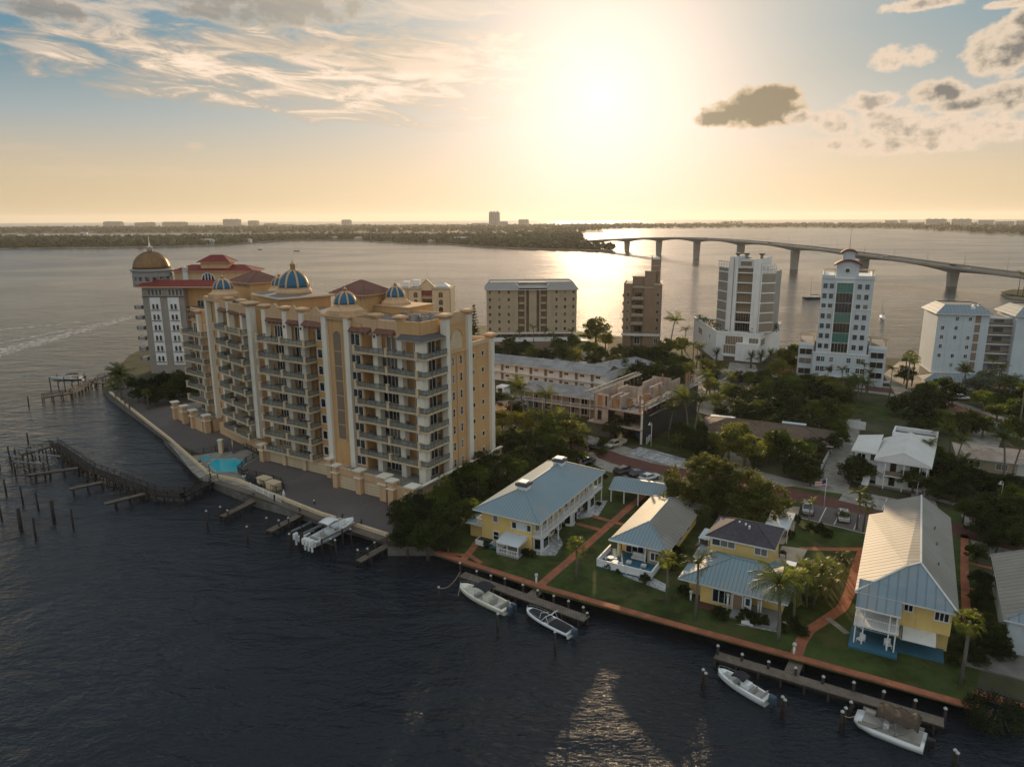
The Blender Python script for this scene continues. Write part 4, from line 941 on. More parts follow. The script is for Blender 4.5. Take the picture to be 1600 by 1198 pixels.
def tower_right():
    b = Bld('condominium', 'pale blue-grey block with light metal hip roofs, cut by the right edge of the picture', 'building', base(1452, 597, -16))
    L = 13.4
    q = MB(); q.box(0, L, 0, 15, 3.4, 20.8, 'greyblue'); q.box(L, L+6.6, 2.4, 15, 3.4, 19.4, 'grey', 'flatroof'); q.box(L+6.6, L+22, -.6, 15, 3.4, 20.8, 'greyblue'); q.box(L, L+6.7, 2.2, 2.6, 19.4, 19.9, 'white')
    for u in (3.2, 6.9): q.box(u-.12, u+.12, -.1, 0, 3.4, 20.6, 'greyblue')
    b.part('wall', q)
    q = MB(); q.box(.4, L, 1, 14, 0, 3.0, 'darkgrey'); q.box(-.2, L+22, -.3, 15, 3.0, 3.4, 'white'); b.part('podium', q)
    q = MB(); hiproof(q, -3.5, L-1, -9, -2.6, 2.5, 1.6, 'roof_grey', 'roof_grey_x', .4); q.box(-3, L-1.5, -8.5, -3, 0, 2.4, 'greyblue'); b.part('carport_roof', q)
    q = MB(); hiproof(q, L+5.5, L+16, -8.5, -2.6, 2.5, 1.9, 'roof_grey', 'roof_grey_x', .4); q.box(L+6, L+15, -8, -3, 0, 2.4, 'greyblue'); b.part('carport_roof', q)
    q = MB()
    for (a, c) in ((0, L), (L+6.6, L+22)):
        v0 = 0 if a == 0 else -.6
        q.face([(a-.8, v0-.8, 20.8), (c+.8, v0-.8, 20.8), (c-1.8, v0+2.6, 23.2), (a+2.2, v0+2.6, 23.2)], 'roof_grey_x'); q.face([(a-.8, 15.6, 20.8), (a-.8, v0-.8, 20.8), (a+2.2, v0+2.6, 23.2), (a+2.2, 12.6, 23.2)], 'roof_grey_x')
        q.face([(c+.8, v0-.8, 20.8), (c+.8, 15.6, 20.8), (c-1.8, 12.6, 23.2), (c-1.8, v0+2.6, 23.2)], 'roof_grey_x'); q.face([(c+.8, 15.6, 20.8), (a-.8, 15.6, 20.8), (a+2.2, 12.6, 23.2), (c-1.8, 12.6, 23.2)], 'roof_grey_x')
        q.box(a+2.2, c-1.8, v0+2.6, 12.6, 22.6, 23.0, 'flatroof'); q.box(a-.8, c+.8, v0-.8, 15.6, 20.6, 20.796, 'white')
    b.part('roof', q)
    for u, v in ((L-4.2, 1.7), (L-2.7, 2.6)):
        q = MB(); q.ring([[(u+sx*r, v+sy*r, z) for sx, sy in ((-1, -1), (1, -1), (1, 1), (-1, 1))] for r, z in ((.55, 21.5), (.55, 22.7), (.02, 23.5))], 'white', smooth=False); b.part('roof_vent', q)
    for k in range(6):
        z = 4.6+2.75*k
        for i, u in enumerate((1.6, 5.1, 8.5)): b.win(u, 0, z+.5, .8, 1.0, 2, fm='white', glass='glass' if (i+k*2) % 5 else 'greyblue', rows=2, ft=.05)
        b.win(10.5, 0, z+.0, 1.3, 2.1, 1, glass='brown_wall', fm='grey', ft=.05, name='door')
        q = MB(); q.box(L, L+6.6, 1.0, 2.4, z-.9, z-.65, 'white'); q.box(L+.2, L+6.4, 1.1, 1.2, z-.65, z+.1, 'tan_dark'); q.box(L+2, L+4.5, 2.28, 2.4, z-.6, z+1.2, 'darkgrey'); b.part('gallery', q)
    b.done()
def tower_cream():
    b = Bld('condominium', 'cream block with arched windows and a red awning behind the ochre roofs', 'building', base(640, 524, -3))
    q = MB(); L = 17.8; H_ = 20.2
    q.box(0, 5.6, 0, 14, 0, H_, 'cream', 'flatroof'); q.box(5.6, 10.2, 1.8, 14, 0, H_, 'cream', 'flatroof'); q.box(10.2, L, 0, 14, 0, H_, 'cream', 'flatroof'); q.box(-7, 0, 2, 14, 0, H_, 'cream', 'flatroof')
    for a in ((-.2, 5.7, -.2), (10.1, L+.2, -.2), (-7.2, -.2, 1.8)): q.box(a[0], a[1], a[2], 14, H_-.9, H_-.3, 'tan')
    q.box(L-.2, L+.25, -.15, 14, 0, H_-.9, 'tan'); q.box(-.2, .2, -.15, 0, 0, H_-.9, 'tan')
    q.prism([(4.9, .4), (10.9, .4), (10.9, 1.8), (4.9, 1.8)], H_-1.2, H_+.2, 'cream')
    q.face([(4.7, .35, H_+.2), (11.1, .35, H_+.2), (7.9, .35, H_+3.3)], 'cream'); q.face([(4.7, 1.8, H_+.2), (11.1, 1.8, H_+.2), (7.9, 1.8, H_+3.3)], 'cream')
    b.part('wall', q)
    q = MB(); q.bar((4.3, 1, H_), (7.9, 1, H_+3.5), 1.8, .2, 'tan'); q.bar((11.5, 1, H_), (7.9, 1, H_+3.5), 1.8, .2, 'tan'); b.part('gable', q)
    q = MB(); q.box(1, 4, 6, 9, H_, H_+2.8, 'white'); q.box(-3, -.4, 4, 8, H_, H_+2.2, 'white'); q.box(-7, -5, 5, 8, H_, H_+1, 'white'); b.part('roof_house', q)
    q = MB(); hiproof(q, 11.5, 16.5, 4, 10, H_+.1, 1.8, 'offwhite', 'offwhite', .3); b.part('roof', q)
    q = MB(); q.cyl(7.9, 2.5, H_+2, H_+7.5, .05, 'metal', n=5); b.part('mast', q)
    q = MB(); n = 6
    for i in range(n):
        a0, a1 = math.pi/2*i/n, math.pi/2*(i+1)/n
        q.face([(5.7, 1.8-1.6*math.sin(a0)*1, H_-3.3+2.2*math.cos(a0)), (10.1, 1.8-1.6*math.sin(a0), H_-3.3+2.2*math.cos(a0)), (10.1, 1.8-1.6*math.sin(a1), H_-3.3+2.2*math.cos(a1)), (5.7, 1.8-1.6*math.sin(a1), H_-3.3+2.2*math.cos(a1))], 'tile_red')
    b.part('awning', q)
    for k in range(6):
        z = .7+3.1*k
        for u in (3.2, 13.8): b.win(u, 0, z, 1.6, 2.2, 2, fm='tan', arch=True, ft=.1)
        b.win(7.9, 1.8, z-.1, 4.0, 2.3, 3, fm='tan'); b.win(-3.5, 2, z, 2.2, 2.3, 2, fm='tan')
        b.balcony(5.7, 10.1, .4, 1.8, z-.2, (), 'f', railm='tan', slab='cream')
    b.done()
def tower_gold():
    b = Bld('condominium', 'grey and white tower with bronze dome and red tiled roofs at far left', 'building', base(237, 583, -2))
    L = 13.4; z1 = 26.0
    q = MB(); q.box(0, L, 0, 12, 0, 30.0, 'warmgrey', 'flatroof'); q.box(2.2, 5.6, -.12, 0, 3, z1, 'white'); q.box(8.0, 11.6, -.12, 0, 3, z1, 'white'); q.box(L, L+9, 2.6, 12, 0, 29.6, 'ochre', 'flatroof'); q.box(L, 48, 9, 19, 0, 29.8, 'cream', 'flatroof')
    q.box(-.2, L+.1, -.2, 0, 26.0, 26.35, 'darkgrey'); q.box(-1.4, 0, 3, 12, 0, 30, 'warmgrey')
    b.part('wall', q)
    for k in range(6):
        z = 4.3+3.55*k*1.0
        for u0 in (3.9, 9.8):
            for d in (-.62, .62): b.win(u0+d, -.12, z, .75, 1.75, 1, fm='offwhite', arch=True, ft=.06)
            q = MB(); q.box(u0-1.5, u0+1.5, -.35, -.12, z-.45, z-.25, 'darkgrey'); b.part('sill', q)
        q = MB(); q.box(-3.2, -1.4, 1, 6, z-.2, z+1, 'grey'); q.box(-4.2, -3.2, 2, 5, z-.2, z+1, 'darkgrey'); b.part('balcony', q)
        b.win(L+4.4, 2.6, z+.2, 3.0, 2.4, 3, fm='cream'); q = MB(); q.box(L, L+9, .9, 2.6, z-.4, z-.1, 'cream'); q.box(L+.1, L+8.9, .95, 1.05, z, z+.9, 'darkgrey'); b.part('balcony', q)
    for u0 in (1.7, 8.3):
        for i in range(4): b.win(u0+.6+i*1.2, 0, 26.7, .85, 1.9, 1, fm='offwhite', glass='darkgrey', ft=.08)
    q = MB(); q.box(-4.5, 0, 3.5, 9, 0, 1, 'grey')
    q = MB(); q.prism([(-1.2, -1.0), (48, -1.0+9.0*0), (48, 1.4), (-1.2, 1.4)], 29.4, [29.8, 29.8, 31.6, 31.6], 'tile_red') if False else None
    q.face([(-1.4, -1.2, 29.6), (33, -1.2, 29.6), (33, 2.2, 31.6), (.6, 2.2, 31.6)], 'tile_red'); q.face([(-1.4, 12, 29.6), (-1.4, -1.2, 29.6), (.6, 2.2, 31.6), (.6, 12, 31.6)], 'tile_red'); q.face([(33, -1.2, 29.6), (33, 8, 29.6), (33, 8, 31.6), (33, 2.2, 31.6)], 'tile_red'); q.box(-1.4, 33, -1.2, 12, 29.3, 29.59, 'cream')
    b.part('roof', q)
    b.root.scale = (1, 1, .945)
    # arcade ring under the dome
    cu, cv = 0.6, 6.5; q = MB()
    for i in range(16):
        a = 2*math.pi*i/16; q.bar((cu+5.4*math.cos(a), cv+5.4*math.sin(a), 29), (cu+5.4*math.cos(a), cv+5.4*math.sin(a), 32.9), .9, .7, 'grey')
    q.ring([[(cu+r*math.cos(2*math.pi*i/32), cv+r*math.sin(2*math.pi*i/32), z) for i in range(32)] for r, z in ((5.2, 32.6), (5.9, 32.6), (5.9, 34.1), (6.4, 34.4), (6.4, 34.9), (5.6, 35.1))], 'grey', smooth=False); q.lathe(cu, cv, [(5.6, 29.6), (5.6, 31.2)], 'grey', 24); b.part('arcade', q)
    q = MB(); prof = [(5.55*math.cos(t), 35.1+5.7*math.sin(t)) for t in [math.pi/2*i/10 for i in range(10)]]+[(.7, 40.7)]; q.lathe(cu, cv, prof, 'dome_gold', 40); d = b.part('dome', q)
    q = MB()
    for k in range(24):
        a = 2*math.pi*k/24; q.tube([(cu+math.cos(a)*r, cv+math.sin(a)*r, z+.02) for r, z in prof[:-1]], .06, 'dome_gold', 4)
    b.part('rib', q, d)
    q = MB(); q.lathe(cu, cv, [(.75, 40.5), (.75, 42.1), (.9, 42.2), (.3, 42.8), (.12, 43.9), (.02, 46.5)], 'pale', 10); b.part('finial', q, d)
    # upper storeys with red roofs
    def pav(u0, u1, v0, v1, z0, z1_, h, wm='ochre_pale'):
        q = MB(); q.box(u0, u1, v0, v1, z0, z1_, wm); t = b.part('roof_pavilion', q); q = MB(); hiproof(q, u0, u1, v0, v1, z1_+.2, h, 'tile_red', 'tile_red', .9, trim='ochre_pale'); b.part('roof', q, t)
    pav(7.5, 33, 7, 15, 30, 34.0, 1.8); pav(16, 25, 8, 13, 35, 36.9, 2.3)
    b.win(18.5, 7, 31.0, 4.0, 2.4, 4, fm='white', arch=True, ft=.35); q = MB(); q.box(10.6, 12.2, 6.2, 7, 31, 35, 'offwhite'); q.lathe(11.4, 6.6, [(.85, 35), (.85, 35.4), (.1, 35.9)], 'offwhite', 10); b.part('chimney', q)
    b.done()
for f_ in (tower_tan, tower_brown, tower_modern, tower_cupola, tower_right, tower_cream, tower_gold): f_()
# ---------------------------------------------------------------- cottages and low buildings
GA = -29.5
def cottage_two_storey():
    b = Bld('house', 'two-storey yellow house with blue metal hip roof and two roof vents', 'house', (-6.1, 101.1, R(GA)))
    E_ = 5.4
    q = MB(); q.box(1.0, 9.7, 1.0, 24.4, 0, E_-.02, 'yellow'); b.part('wall', q); q = MB(); q.box(-1.6, .997, 1.8, 4.2, 0, 2.3, 'yellow'); b.part('store_room', q)
    q = MB(); hiproof(q, .5, 10.9, .5, 24.8, E_, 2.7, 'roof_metal_y', 'roof_metal', .5, ridge=((5.7, 5.7), (5.7, 19.6))); rf = b.part('roof', q)
    for v in (5.9, 18.6):
        q = MB(); q.box(4.9, 6.5, v-.8, v+.8, E_+2.2, E_+3.0, 'white'); q.box(4.7, 6.7, v-1, v+1, E_+3.0, E_+3.5, 'darkgrey'); q.box(5.0, 6.4, v-.7, v+.7, E_+3.5, E_+3.65, 'white'); b.part('chimney', q, rf)
    q = MB(); q.face([(-2.4, 1.0, 2.5), (1.0, 1.0, 2.9), (1.0, 4.6, 2.9), (-2.4, 4.6, 2.5)], 'roof_metal'); q.prism([(-2.4, 1.0), (1.0, 1.0), (1.0, 4.6), (-2.4, 4.6)], 2.3, [2.49, 2.88, 2.88, 2.49], 'white'); b.part('porch_roof', q)
    # front
    b.win(3.5, 1.0, 3.7, .75, .95, 1); b.win(3.6, 1.0, .8, .9, 1.3, 1, rows=2); b.win(6.75, 1.0, 3.4, .7, .95, 1); b.win(8.05, 1.0, 3.4, 1.6, .95, 1, glass='greyblue'); b.win(9.25, 1.0, 3.4, .6, .95, 1)
    # side gallery
    q = MB(); q.box(9.7, 11.2, 1.2, 24.6, 2.5, 2.7, 'white'); q.box(0.0, 1.0, 1.0, 3.4, 2.5, 2.7, 'white')
    n = 12
    for i in range(n+1):
        v = 1.3+i*23.1/n; q.box(11.05, 11.2, v-.08, v+.08, 2.7, E_-.2, 'white')
        if i % 3 == 0: q.box(11.05, 11.2, v-.08, v+.08, 0, 2.5, 'white')
    q.box(9.9, 10.0, 1.2, 1.35, 0, 2.5, 'white'); b.part('gallery', q)
    r = MB()
    for (p, c) in (((11.1, 1.3), (11.1, 24.4)), ((9.8, 1.3), (11.1, 1.3)), ((0.05, 1.05), (0.05, 3.4)), ((0.05, 1.05), (.95, 1.05))):
        r.bar((*p, 3.55), (*c, 3.55), .08, .07, 'white'); r.bar((*p, 2.85), (*c, 2.85), .06, .06, 'white'); L = fdist(p, c); m = max(2, int(L/.22))
        for i in range(m): t = i/m; x_, y_ = p[0]+(c[0]-p[0])*t, p[1]+(c[1]-p[1])*t; r.box(x_-.02, x_+.02, y_-.02, y_+.02, 2.85, 3.55, 'white')
    b.part('railing', r)
    for i in range(9):
        v = 2.6+i*2.5; b.win(9.7, v, 3.0, 1.1, 1.7, 2, face=R(90)); b.win(9.7, v+.1, .5 if i % 3 else .1, 1.3, 1.4 if i % 3 else 2.0, 2, face=R(90))
    for v in (3.0, 13.4, 20.5):     # bay windows
        q = MB(); q.prism([(9.7, v-1.5), (11.0, v-1.0), (11.0, v+1.0), (9.7, v+1.5)], 0, 2.5, 'white'); t = b.part('bay_window', q); q = MB(); q.fr(11.0, v, .5, R(90)); win_mesh(q, 1.7, 1.6, 1, 'glass', 'white', False, 1); q.fr(10.3, v-1.3, .5, R(21)); win_mesh(q, .9, 1.6, 1, 'glass', 'white', False, 1); b.part('pane', q, t)
    # front porch
    q = MB(); q.face([(5.2, -1.9, 2.0), (9.0, -1.9, 2.0), (9.0, 1.0, 2.6), (5.2, 1.0, 2.6)], 'greyblue'); q.prism([(5.2, -1.9), (9.0, -1.9), (9.0, 1.0), (5.2, 1.0)], 1.9, [1.98, 1.98, 2.58, 2.58], 'white'); t = b.part('awning', q)
    q = MB(); q.box(5.3, 8.9, -1.8, 1.0, 0, .3, 'grey')
    for u in (5.3, 7.0, 8.8): q.box(u, u+.12, -1.8, -1.68, .3, 1.95, 'white')
    for (p, c) in (((5.3, -1.75), (8.9, -1.75)), ((5.35, -1.7), (5.35, 1))):
        q.bar((*p, 1.1), (*c, 1.1), .1, .08, 'white'); q.bar((*p, .5), (*c, .5), .08, .06, 'white')
        for i in range(14): t_ = i/13; x_, y_ = p[0]+(c[0]-p[0])*t_, p[1]+(c[1]-p[1])*t_; q.box(x_-.04, x_+.04, y_-.04, y_+.04, .3, 1.1, 'white')
    b.part('porch', q)
    b.done()
    tag_ = thing('planter', 'white walled planter full of shrubs below the yellow house front', 'planter', fpt(b.fr, 2.1, .1), R(GA))
    q = MB(); q.box(-1.3, 1.4, -.7, .75, 0, .8, 'white'); q.box(-1.1, 1.2, -.5, .6, .8, .85, 'earth'); q.build('box', tag_)
    t2 = thing('garden_lounger', 'small turquoise garden lounger on gravel beside the porch', 'lounger', fpt(b.fr, 4.3, -.6), R(GA))
    q = MB(); q.box(-.6, .7, -.3, .3, .3, .42, 'deckblue'); q.bar((-.6, 0, .4), (-1.0, 0, .85), .6, .08, 'deckblue'); q.build('seat', t2)
    q = MB(); [q.box(x, x+.05, y, y+.05, 0, .3, 'metal') for x in (-.55, .6) for y in (-.28, .22)]; q.build('frame', t2)
cottage_two_storey()
def breezeway():
    a = at(951, 762, 4.1); b = Bld('covered_walkway', 'long blue metal roof on white posts linking the yellow house and the oak', 'covered walkway', (a[0], a[1], R(-24)))
    L = 11.5; q = MB(); q.face([(0, 0, 2.5), (L, 0, 2.5), (L, 3.4, 3.5), (0, 3.4, 3.5)], 'roof_metal'); q.face([(L, 3.4, 3.5), (L, 6.4, 2.6), (0, 6.4, 2.6), (0, 3.4, 3.5)], 'roof_metal'); q.prism([(0, 0), (L, 0), (L, 3.4), (0, 3.4)], 2.3, [2.49, 2.49, 3.49, 3.49], 'white'); b.part('roof', q)
    for i, u in enumerate((.4, 2.7, 5.2, 7.6, 11)):
        for v in (.3, 6.0): q = MB(); q.box(u-.1, u+.1, v-.1, v+.1, 0, 2.35, 'white'); b.part('post', q)
    q = MB(); q.box(8, 11.4, 2, 5.8, 0, 2.3, 'yellow'); b.part('wall', q); b.done()
breezeway()
def cottage_low():
    b = Bld('house', 'one-storey cottage with blue metal roof and white-railed waterfront deck', 'house', (14.1, 95.6, R(GA)))
    q = MB(); q.box(1, 7.9, 2.6, 18, 0, 3.0, 'yellow'); q.box(1.0, 1.5, .6, 1.0, 0, 3.0, 'yellow'); q.box(5.6, 7.9, .6, 2.6, 0, 3.0, 'tan'); b.part('wall', q)
    q = MB(); hiproof(q, .5, 8.3, .5, 18.5, 3.0, 2.0, 'roof_grey', 'roof_metal', .5, ridge=((4.4, 4.4), (4.4, 15))); rf = b.part('roof', q)
    q = MB(); q.box(-.1, 4.5, -.1, .05, 2.75, 3.0, 'white'); b.part('gutter', q)
    q = MB(); q.box(-.4, 7.6, -3.6, 2.6, 0, .35, 'deckblue'); b.part('deck', q)
    q = MB()
    for (p, c) in (((-.4, -3.6), (7.6, -3.6)), ((-.4, -3.6), (-.4, 1.6)), ((7.6, -3.6), (7.6, .6))): q.bar((*p, .8), (*c, .8), .12, 1.0, 'white'); q.bar((*p, 1.33), (*c, 1.33), .2, .07, 'white')
    for u in (1.8, 4.0, 6): q.box(u-.1, u+.1, -3.72, -3.5, .2, 1.45, 'white')
    b.part('railing', q)
    for u in (1.1, 5.2): q = MB(); q.box(u, u+.15, .5, .65, .35, 3.0, 'white'); b.part('post', q)
    b.win(3.0, 2.6, .4, 2.6, 2.1, 3); b.win(6.7, .6, 1.0, 1.2, 1.1, 2)
    for v in (5, 9, 13): b.win(7.9, v, .8, 1.3, 1.3, 2, face=R(90)); b.win(1, v, .8, 1.3, 1.3, 2, face=R(-90))
    b.done()
    fr_ = b.fr
    for i, (u, v, lab) in enumerate(((.9, -1.6, 'left of the sofa'), (2.0, -2.5, 'nearest the deck rail'))):
        t = thing('round_table', 'white round patio table with stools on the blue deck, '+lab, 'table', (*fpt(fr_, u, v), GZ+.35), .3)
        q = MB(); q.cyl(0, 0, .68, .72, .5, 'white', n=14); q.build('top', t); q = MB(); q.cyl(0, 0, 0, .68, .05, 'white'); q.build('leg', t)
        for k in range(3): q = MB(); a = k*2.1; q.cyl(.8*math.cos(a), .8*math.sin(a), 0, .42, .2, 'white', n=10); q.build('stool', t)
    t = thing('outdoor_sofa', 'pale cushioned sofa against the cottage wall on the blue deck', 'sofa', (*fpt(fr_, 4.2, .9), GZ+.35), R(GA))
    q = MB(); q.box(-1, 1, -.4, .4, .15, .42, 'offwhite'); q.build('seat', t); q = MB(); q.box(-1, 1, .3, .5, .42, .9, 'offwhite'); q.build('backrest', t)
    for i, u in enumerate((3.4, 5.6)):
        t = thing('ottoman', ('pale square ottoman in front of the deck sofa, on its left' if i == 0 else 'pale square ottoman in front of the deck sofa, on its right'), 'ottoman', (*fpt(fr_, u, -.9), GZ+.35), R(GA)); q = MB(); q.box(-.35, .35, -.3, .3, .08, .4, 'offwhite'); q.build('cushion', t); q = MB(); q.box(-.3, .3, -.25, .25, 0, .08, 'darkgrey'); q.build('base', t)
cottage_low()
def cottage_shingle():
    b = Bld('house', 'yellow house with dark shingled upper roof over a blue metal lower roof', 'house', (21.4, 84.0, R(GA)))
    q = MB(); q.box(.9, 8.2, 2.4, 10.3, 0, 3.0, 'yellow'); q.box(2.8, 8.2, .9, 2.4, 0, 3.0, 'yellow'); q.box(8.2, 12.6, 3.0, 10.3, 0, 3, 'yellow'); b.part('wall', q)
    q = MB(); hiproof(q, .5, 13.0, .5, 10.6, 3.0, 2.5, 'roof_metal_y', 'roof_metal', .5, ridge=((5.9, 4.2), (8.7, 4.2))); rf = b.part('roof', q)
    for u, v, z in ((3.2, 4.0, 3.9), (2.6, 6.2, 4.2)): q = MB(); q.cyl(u, v, z, z+.5, .09, 'metal'); q.cyl(u, v, z+.5, z+.62, .2, 'white', n=10); b.part('vent', q, rf)
    u0, v0 = 1.6, 6.9; W, D = 9.0, 7.4   # upper storey
    q = MB(); q.box(u0+.5, u0+W-.5, v0+.5, v0+D-.4, 2.6, 6.5, 'yellow'); b.part('upper_wall', q)
    q = MB(); hiproof(q, u0+.4, u0+W-.4, v0+.4, v0+D-.4, 6.5, 1.7, 'shingle', 'shingle', .4, ridge=((u0+3.4, v0+3.7), (u0+5.8, v0+3.7))); rf2 = b.part('roof', q)
    for u, v in ((u0+3.7, v0+3.3), (u0+4.6, v0+3.0), (u0+5.2, v0+2.4)): q = MB(); q.lathe(u, v, [(.14, 7.6), (.14, 8.1), (.05, 8.15)], 'white', 8); b.part('vent', q, rf2)
    b.win(u0+1.35, v0+.5, 5.25, 1.0, .85, 1); b.win(u0+2.9, v0+.5, 5.25, 1.8, .85, 2); b.win(u0+7.2, v0+.5, 5.15, 1.5, .9, 2)
    b.win(5.5, .9, .6, 2.2, 1.7, 3, fm='offwhite'); b.win(7.5, .9, .1, 1.1, 2.1, 1, name='door', glass='brown_wall')
    q = MB(); q.box(8.3, 9.2, .75, .85, 0, 2.3, 'white'); q.box(8.5, 9.0, .7, .75, 1.2, 2.1, 'glass_blue'); b.part('door', q)
    for u in (10.3, 12.6): q = MB(); q.box(u, u+.14, .6, .74, 0, 2.9, 'white'); b.part('post', q)
    q = MB(); q.box(7.0, 12.6, -1.2, 3.0, 0, .25, 'grey'); q.box(8.6, 10, -1.9, -1.3, .1, .35, 'white'); b.part('porch', q)
    q = MB(); q.box(12.4, 13.4, 4.4, 5.4, 2.5, 5.6, 'offwhite'); q.box(12.5, 13.3, 4.5, 5.3, 5.6, 6.0, 'black'); q.box(12.3, 13.5, 4.3, 5.5, 6.0, 6.12, 'white'); b.part('chimney', q)
    q = MB(); q.box(-.6, 1.5, 10.6, 12.6, 2.9, 3.05, 'wood'); b.part('roof_deck', q)
    b.win(u0+W-.5, v0+3, 4.9, 1.2, 1.0, 2, face=R(90)); b.done()
    t = thing('patio_canopy', 'small flat turquoise canopy on posts left of the shingled roof', 'canopy', fpt(b.fr, -.2, 11.4), R(GA))
    q = MB(); q.box(-.2, 1.4, -.3, 3.4, 3.9, 4.0, 'greyblue'); q.build('roof', t)
    for x, y in ((-.1, -.2), (1.2, -.2), (-.1, 3.2), (1.2, 3.2)): q = MB(); q.box(x, x+.1, y, y+.1, 0, 3.9, 'white'); q.build('post', t)
    c = at(1219, 818, 3.2); t = thing('patio_canopy', 'large flat white canopy by the parked cars, right of the oak', 'canopy', (c[0], c[1]), R(GA))
    q = MB(); q.box(-1.8, 1.7, -3.4, 3.6, 2.3, 2.45, 'white', 'greyblue'); q.build('roof', t)
    for x, y in ((-1.6, -3.2), (1.5, -3.2), (-1.6, 3.3), (1.5, 3.3)): q = MB(); q.box(x, x+.1, y, y+.1, 0, 2.3, 'white'); q.build('post', t)
    c = at(1223, 867, GZ+.5); t = thing('barbecue', 'black barbecue on the pale patio behind the shingled house', 'barbecue', (c[0], c[1]), R(GA))
    q = MB(); q.box(-.5, .5, -.3, .3, .8, 1.0, 'black'); q.lathe(0, 0, [(.38, 1.0), (.33, 1.2), (.15, 1.32)], 'black', 12); q.build('body', t); q = MB(); [q.box(x, x+.06, y, y+.06, 0, .8, 'black') for x in (-.45, .4) for y in (-.25, .2)]; q.build('frame', t)
cottage_shingle()
def house_big():
    b = Bld('house', 'large two-storey yellow house with long ribbed roof and double porch', 'house', (39.9, 75.2, R(GA)))
    E_ = 6.0; W = 10.4
    q = MB(); q.box(.6, W-.5, 2.2, 25, 0, E_-.02, 'yellow'); q.box(W*.46, W-.5, 1.0, 2.2, 2.6, E_-.02, 'yellow'); q.box(2.2, W-.5, 25, 29, 0, E_-.02, 'yellow'); b.part('wall', q)
    q = MB(); r0 = (6.4, 5.6); r1 = (6.4, 29.6); z, h = E_, 2.7
    A, B_, P, Q = (0, 0, z), (W, 0, z), (*r0, z+h), (*r1, z+h); P0 = (4.9, 4.6, z+h*.86)
    q.face([A, B_, P, P0], 'roof_grey_x'); q.face([B_, (W, 29.6, z), Q, P], 'roof_grey'); q.face([A, P0, P, Q, (1.8, 29.6, z+.75), (1.8, 25.2, z+.75), (0, 25.2, z)], 'roof_grey')
    q.prism([(0, 0), (W, 0), (W, 29.6), (1.8, 29.6), (1.8, 25.2), (0, 25.2)], z-.2, z-.01, 'white')
    for p, c in ((A, P0), (P0, P), (B_, P), (P, Q)): q.bar((p[0], p[1], p[2]+.04), (c[0], c[1], c[2]+.04), .22, .08, 'offwhite')
    q.face([(W, 29.6, z), (1.8, 29.6, z+.75), Q], 'yellow')
    rf = b.part('roof', q)
    q = MB(); q.face([(.3, -1.6, 4.95), (4.9, -1.6, 4.95), (4.9, 1.6, 6.95), (.3, 1.6, 6.95)], 'roof_grey_x'); q.box(.3, 4.9, -1.65, -1.5, 4.75, 4.93, 'white'); b.part('porch_roof', q)
    for u in (.5, 1.3, 3.9, 4.6):
        q = MB(); q.box(u-.07, u+.07, -1.4, -1.26, 0, 4.8, 'white'); b.part('post', q)
    q = MB(); q.box(.3, 4.9, -1.5, 2.2, 2.5, 2.75, 'white'); t = b.part('balcony', q)
    q = MB()
    for (p, c) in (((.4, -1.35), (4.8, -1.35)), ((.4, -1.35), (.4, 2.2)), ((4.8, -1.35), (4.8, 1.0))):
        q.bar((*p, 3.65), (*c, 3.65), .07, .06, 'white'); L = fdist(p, c)
        for i in range(int(L/.2)): t_ = i*.2/L; x_, y_ = p[0]+(c[0]-p[0])*t_, p[1]+(c[1]-p[1])*t_; q.box(x_-.015, x_+.015, y_-.015, y_+.015, 2.75, 3.65, 'white')
    b.part('railing', q, t)
    q = MB(); q.box(.0, 5.0, -2.4, 2.2, 0, .3, 'deckblue'); q.box(5.0, 9.6, -.6, 2.2, 0, .2, 'deckblue'); b.part('deck', q)
    q = MB(); q.ring([[(5.3, -1.0, 1.9), (8.6, -1.0, 1.9), (8.6, 1.0, 2.5), (5.3, 1.0, 2.5)], [(5.3, -1.0, 1.97), (8.6, -1.0, 1.97), (8.6, 1.0, 2.6), (5.3, 1.0, 2.6)]], 'offwhite', smooth=False); b.part('awning', q)
    b.win(5.6, 1.0, 4.6, .8, .75, 2); b.win(8.9, 1.0, 4.3, 1.3, .95, 3, glass='glass')
    b.win(2.6, 2.2, 3.0, 3.0, 2.0, 3); b.win(2.6, 2.2, .4, 3.0, 2.0, 3, fm='offwhite'); b.win(7.0, 2.2, .3, 3.4, 2.1, 4, fm='offwhite')
    for v in (5, 9, 13, 17, 21): b.win(.6, v, 3.6, 1.2, 1.1, 2, face=R(-90)); b.win(W-.5, v, 3.6, 1.2, 1.1, 2, face=R(90)); b.win(.6, v, .6, 1.2, 1.3, 2, face=R(-90))
    for u, v in ((8.1, 20), (8.3, 15), (8.4, 9)): q = MB(); zz = E_+h*(1-(u-6.4)/4); q.cyl(u, v, zz-.2, zz+.4, .08, 'darkgrey'); b.part('vent', q, rf)
    b.done()
    fr_ = b.fr
    for i, (u, v, l_) in enumerate(((1.2, -.9, 'white armchair on the left of the blue porch deck'), (4.0, -.6, 'white armchair on the right of the blue porch deck'))):
        t = thing('armchair', l_, 'chair', (*fpt(fr_, u, v), GZ+.3), R(GA+(20 if i else -30)))
        q = MB(); q.box(-.35, .35, -.35, .35, .3, .42, 'white'); q.build('seat', t); q = MB(); q.box(-.35, .35, .28, .36, .42, .95, 'white'); q.build('backrest', t)
        for x in (-.34, .29):
            for y in (-.34, .29): q = MB(); q.box(x, x+.05, y, y+.05, 0, .3, 'white'); q.build('leg', t)
house_big()
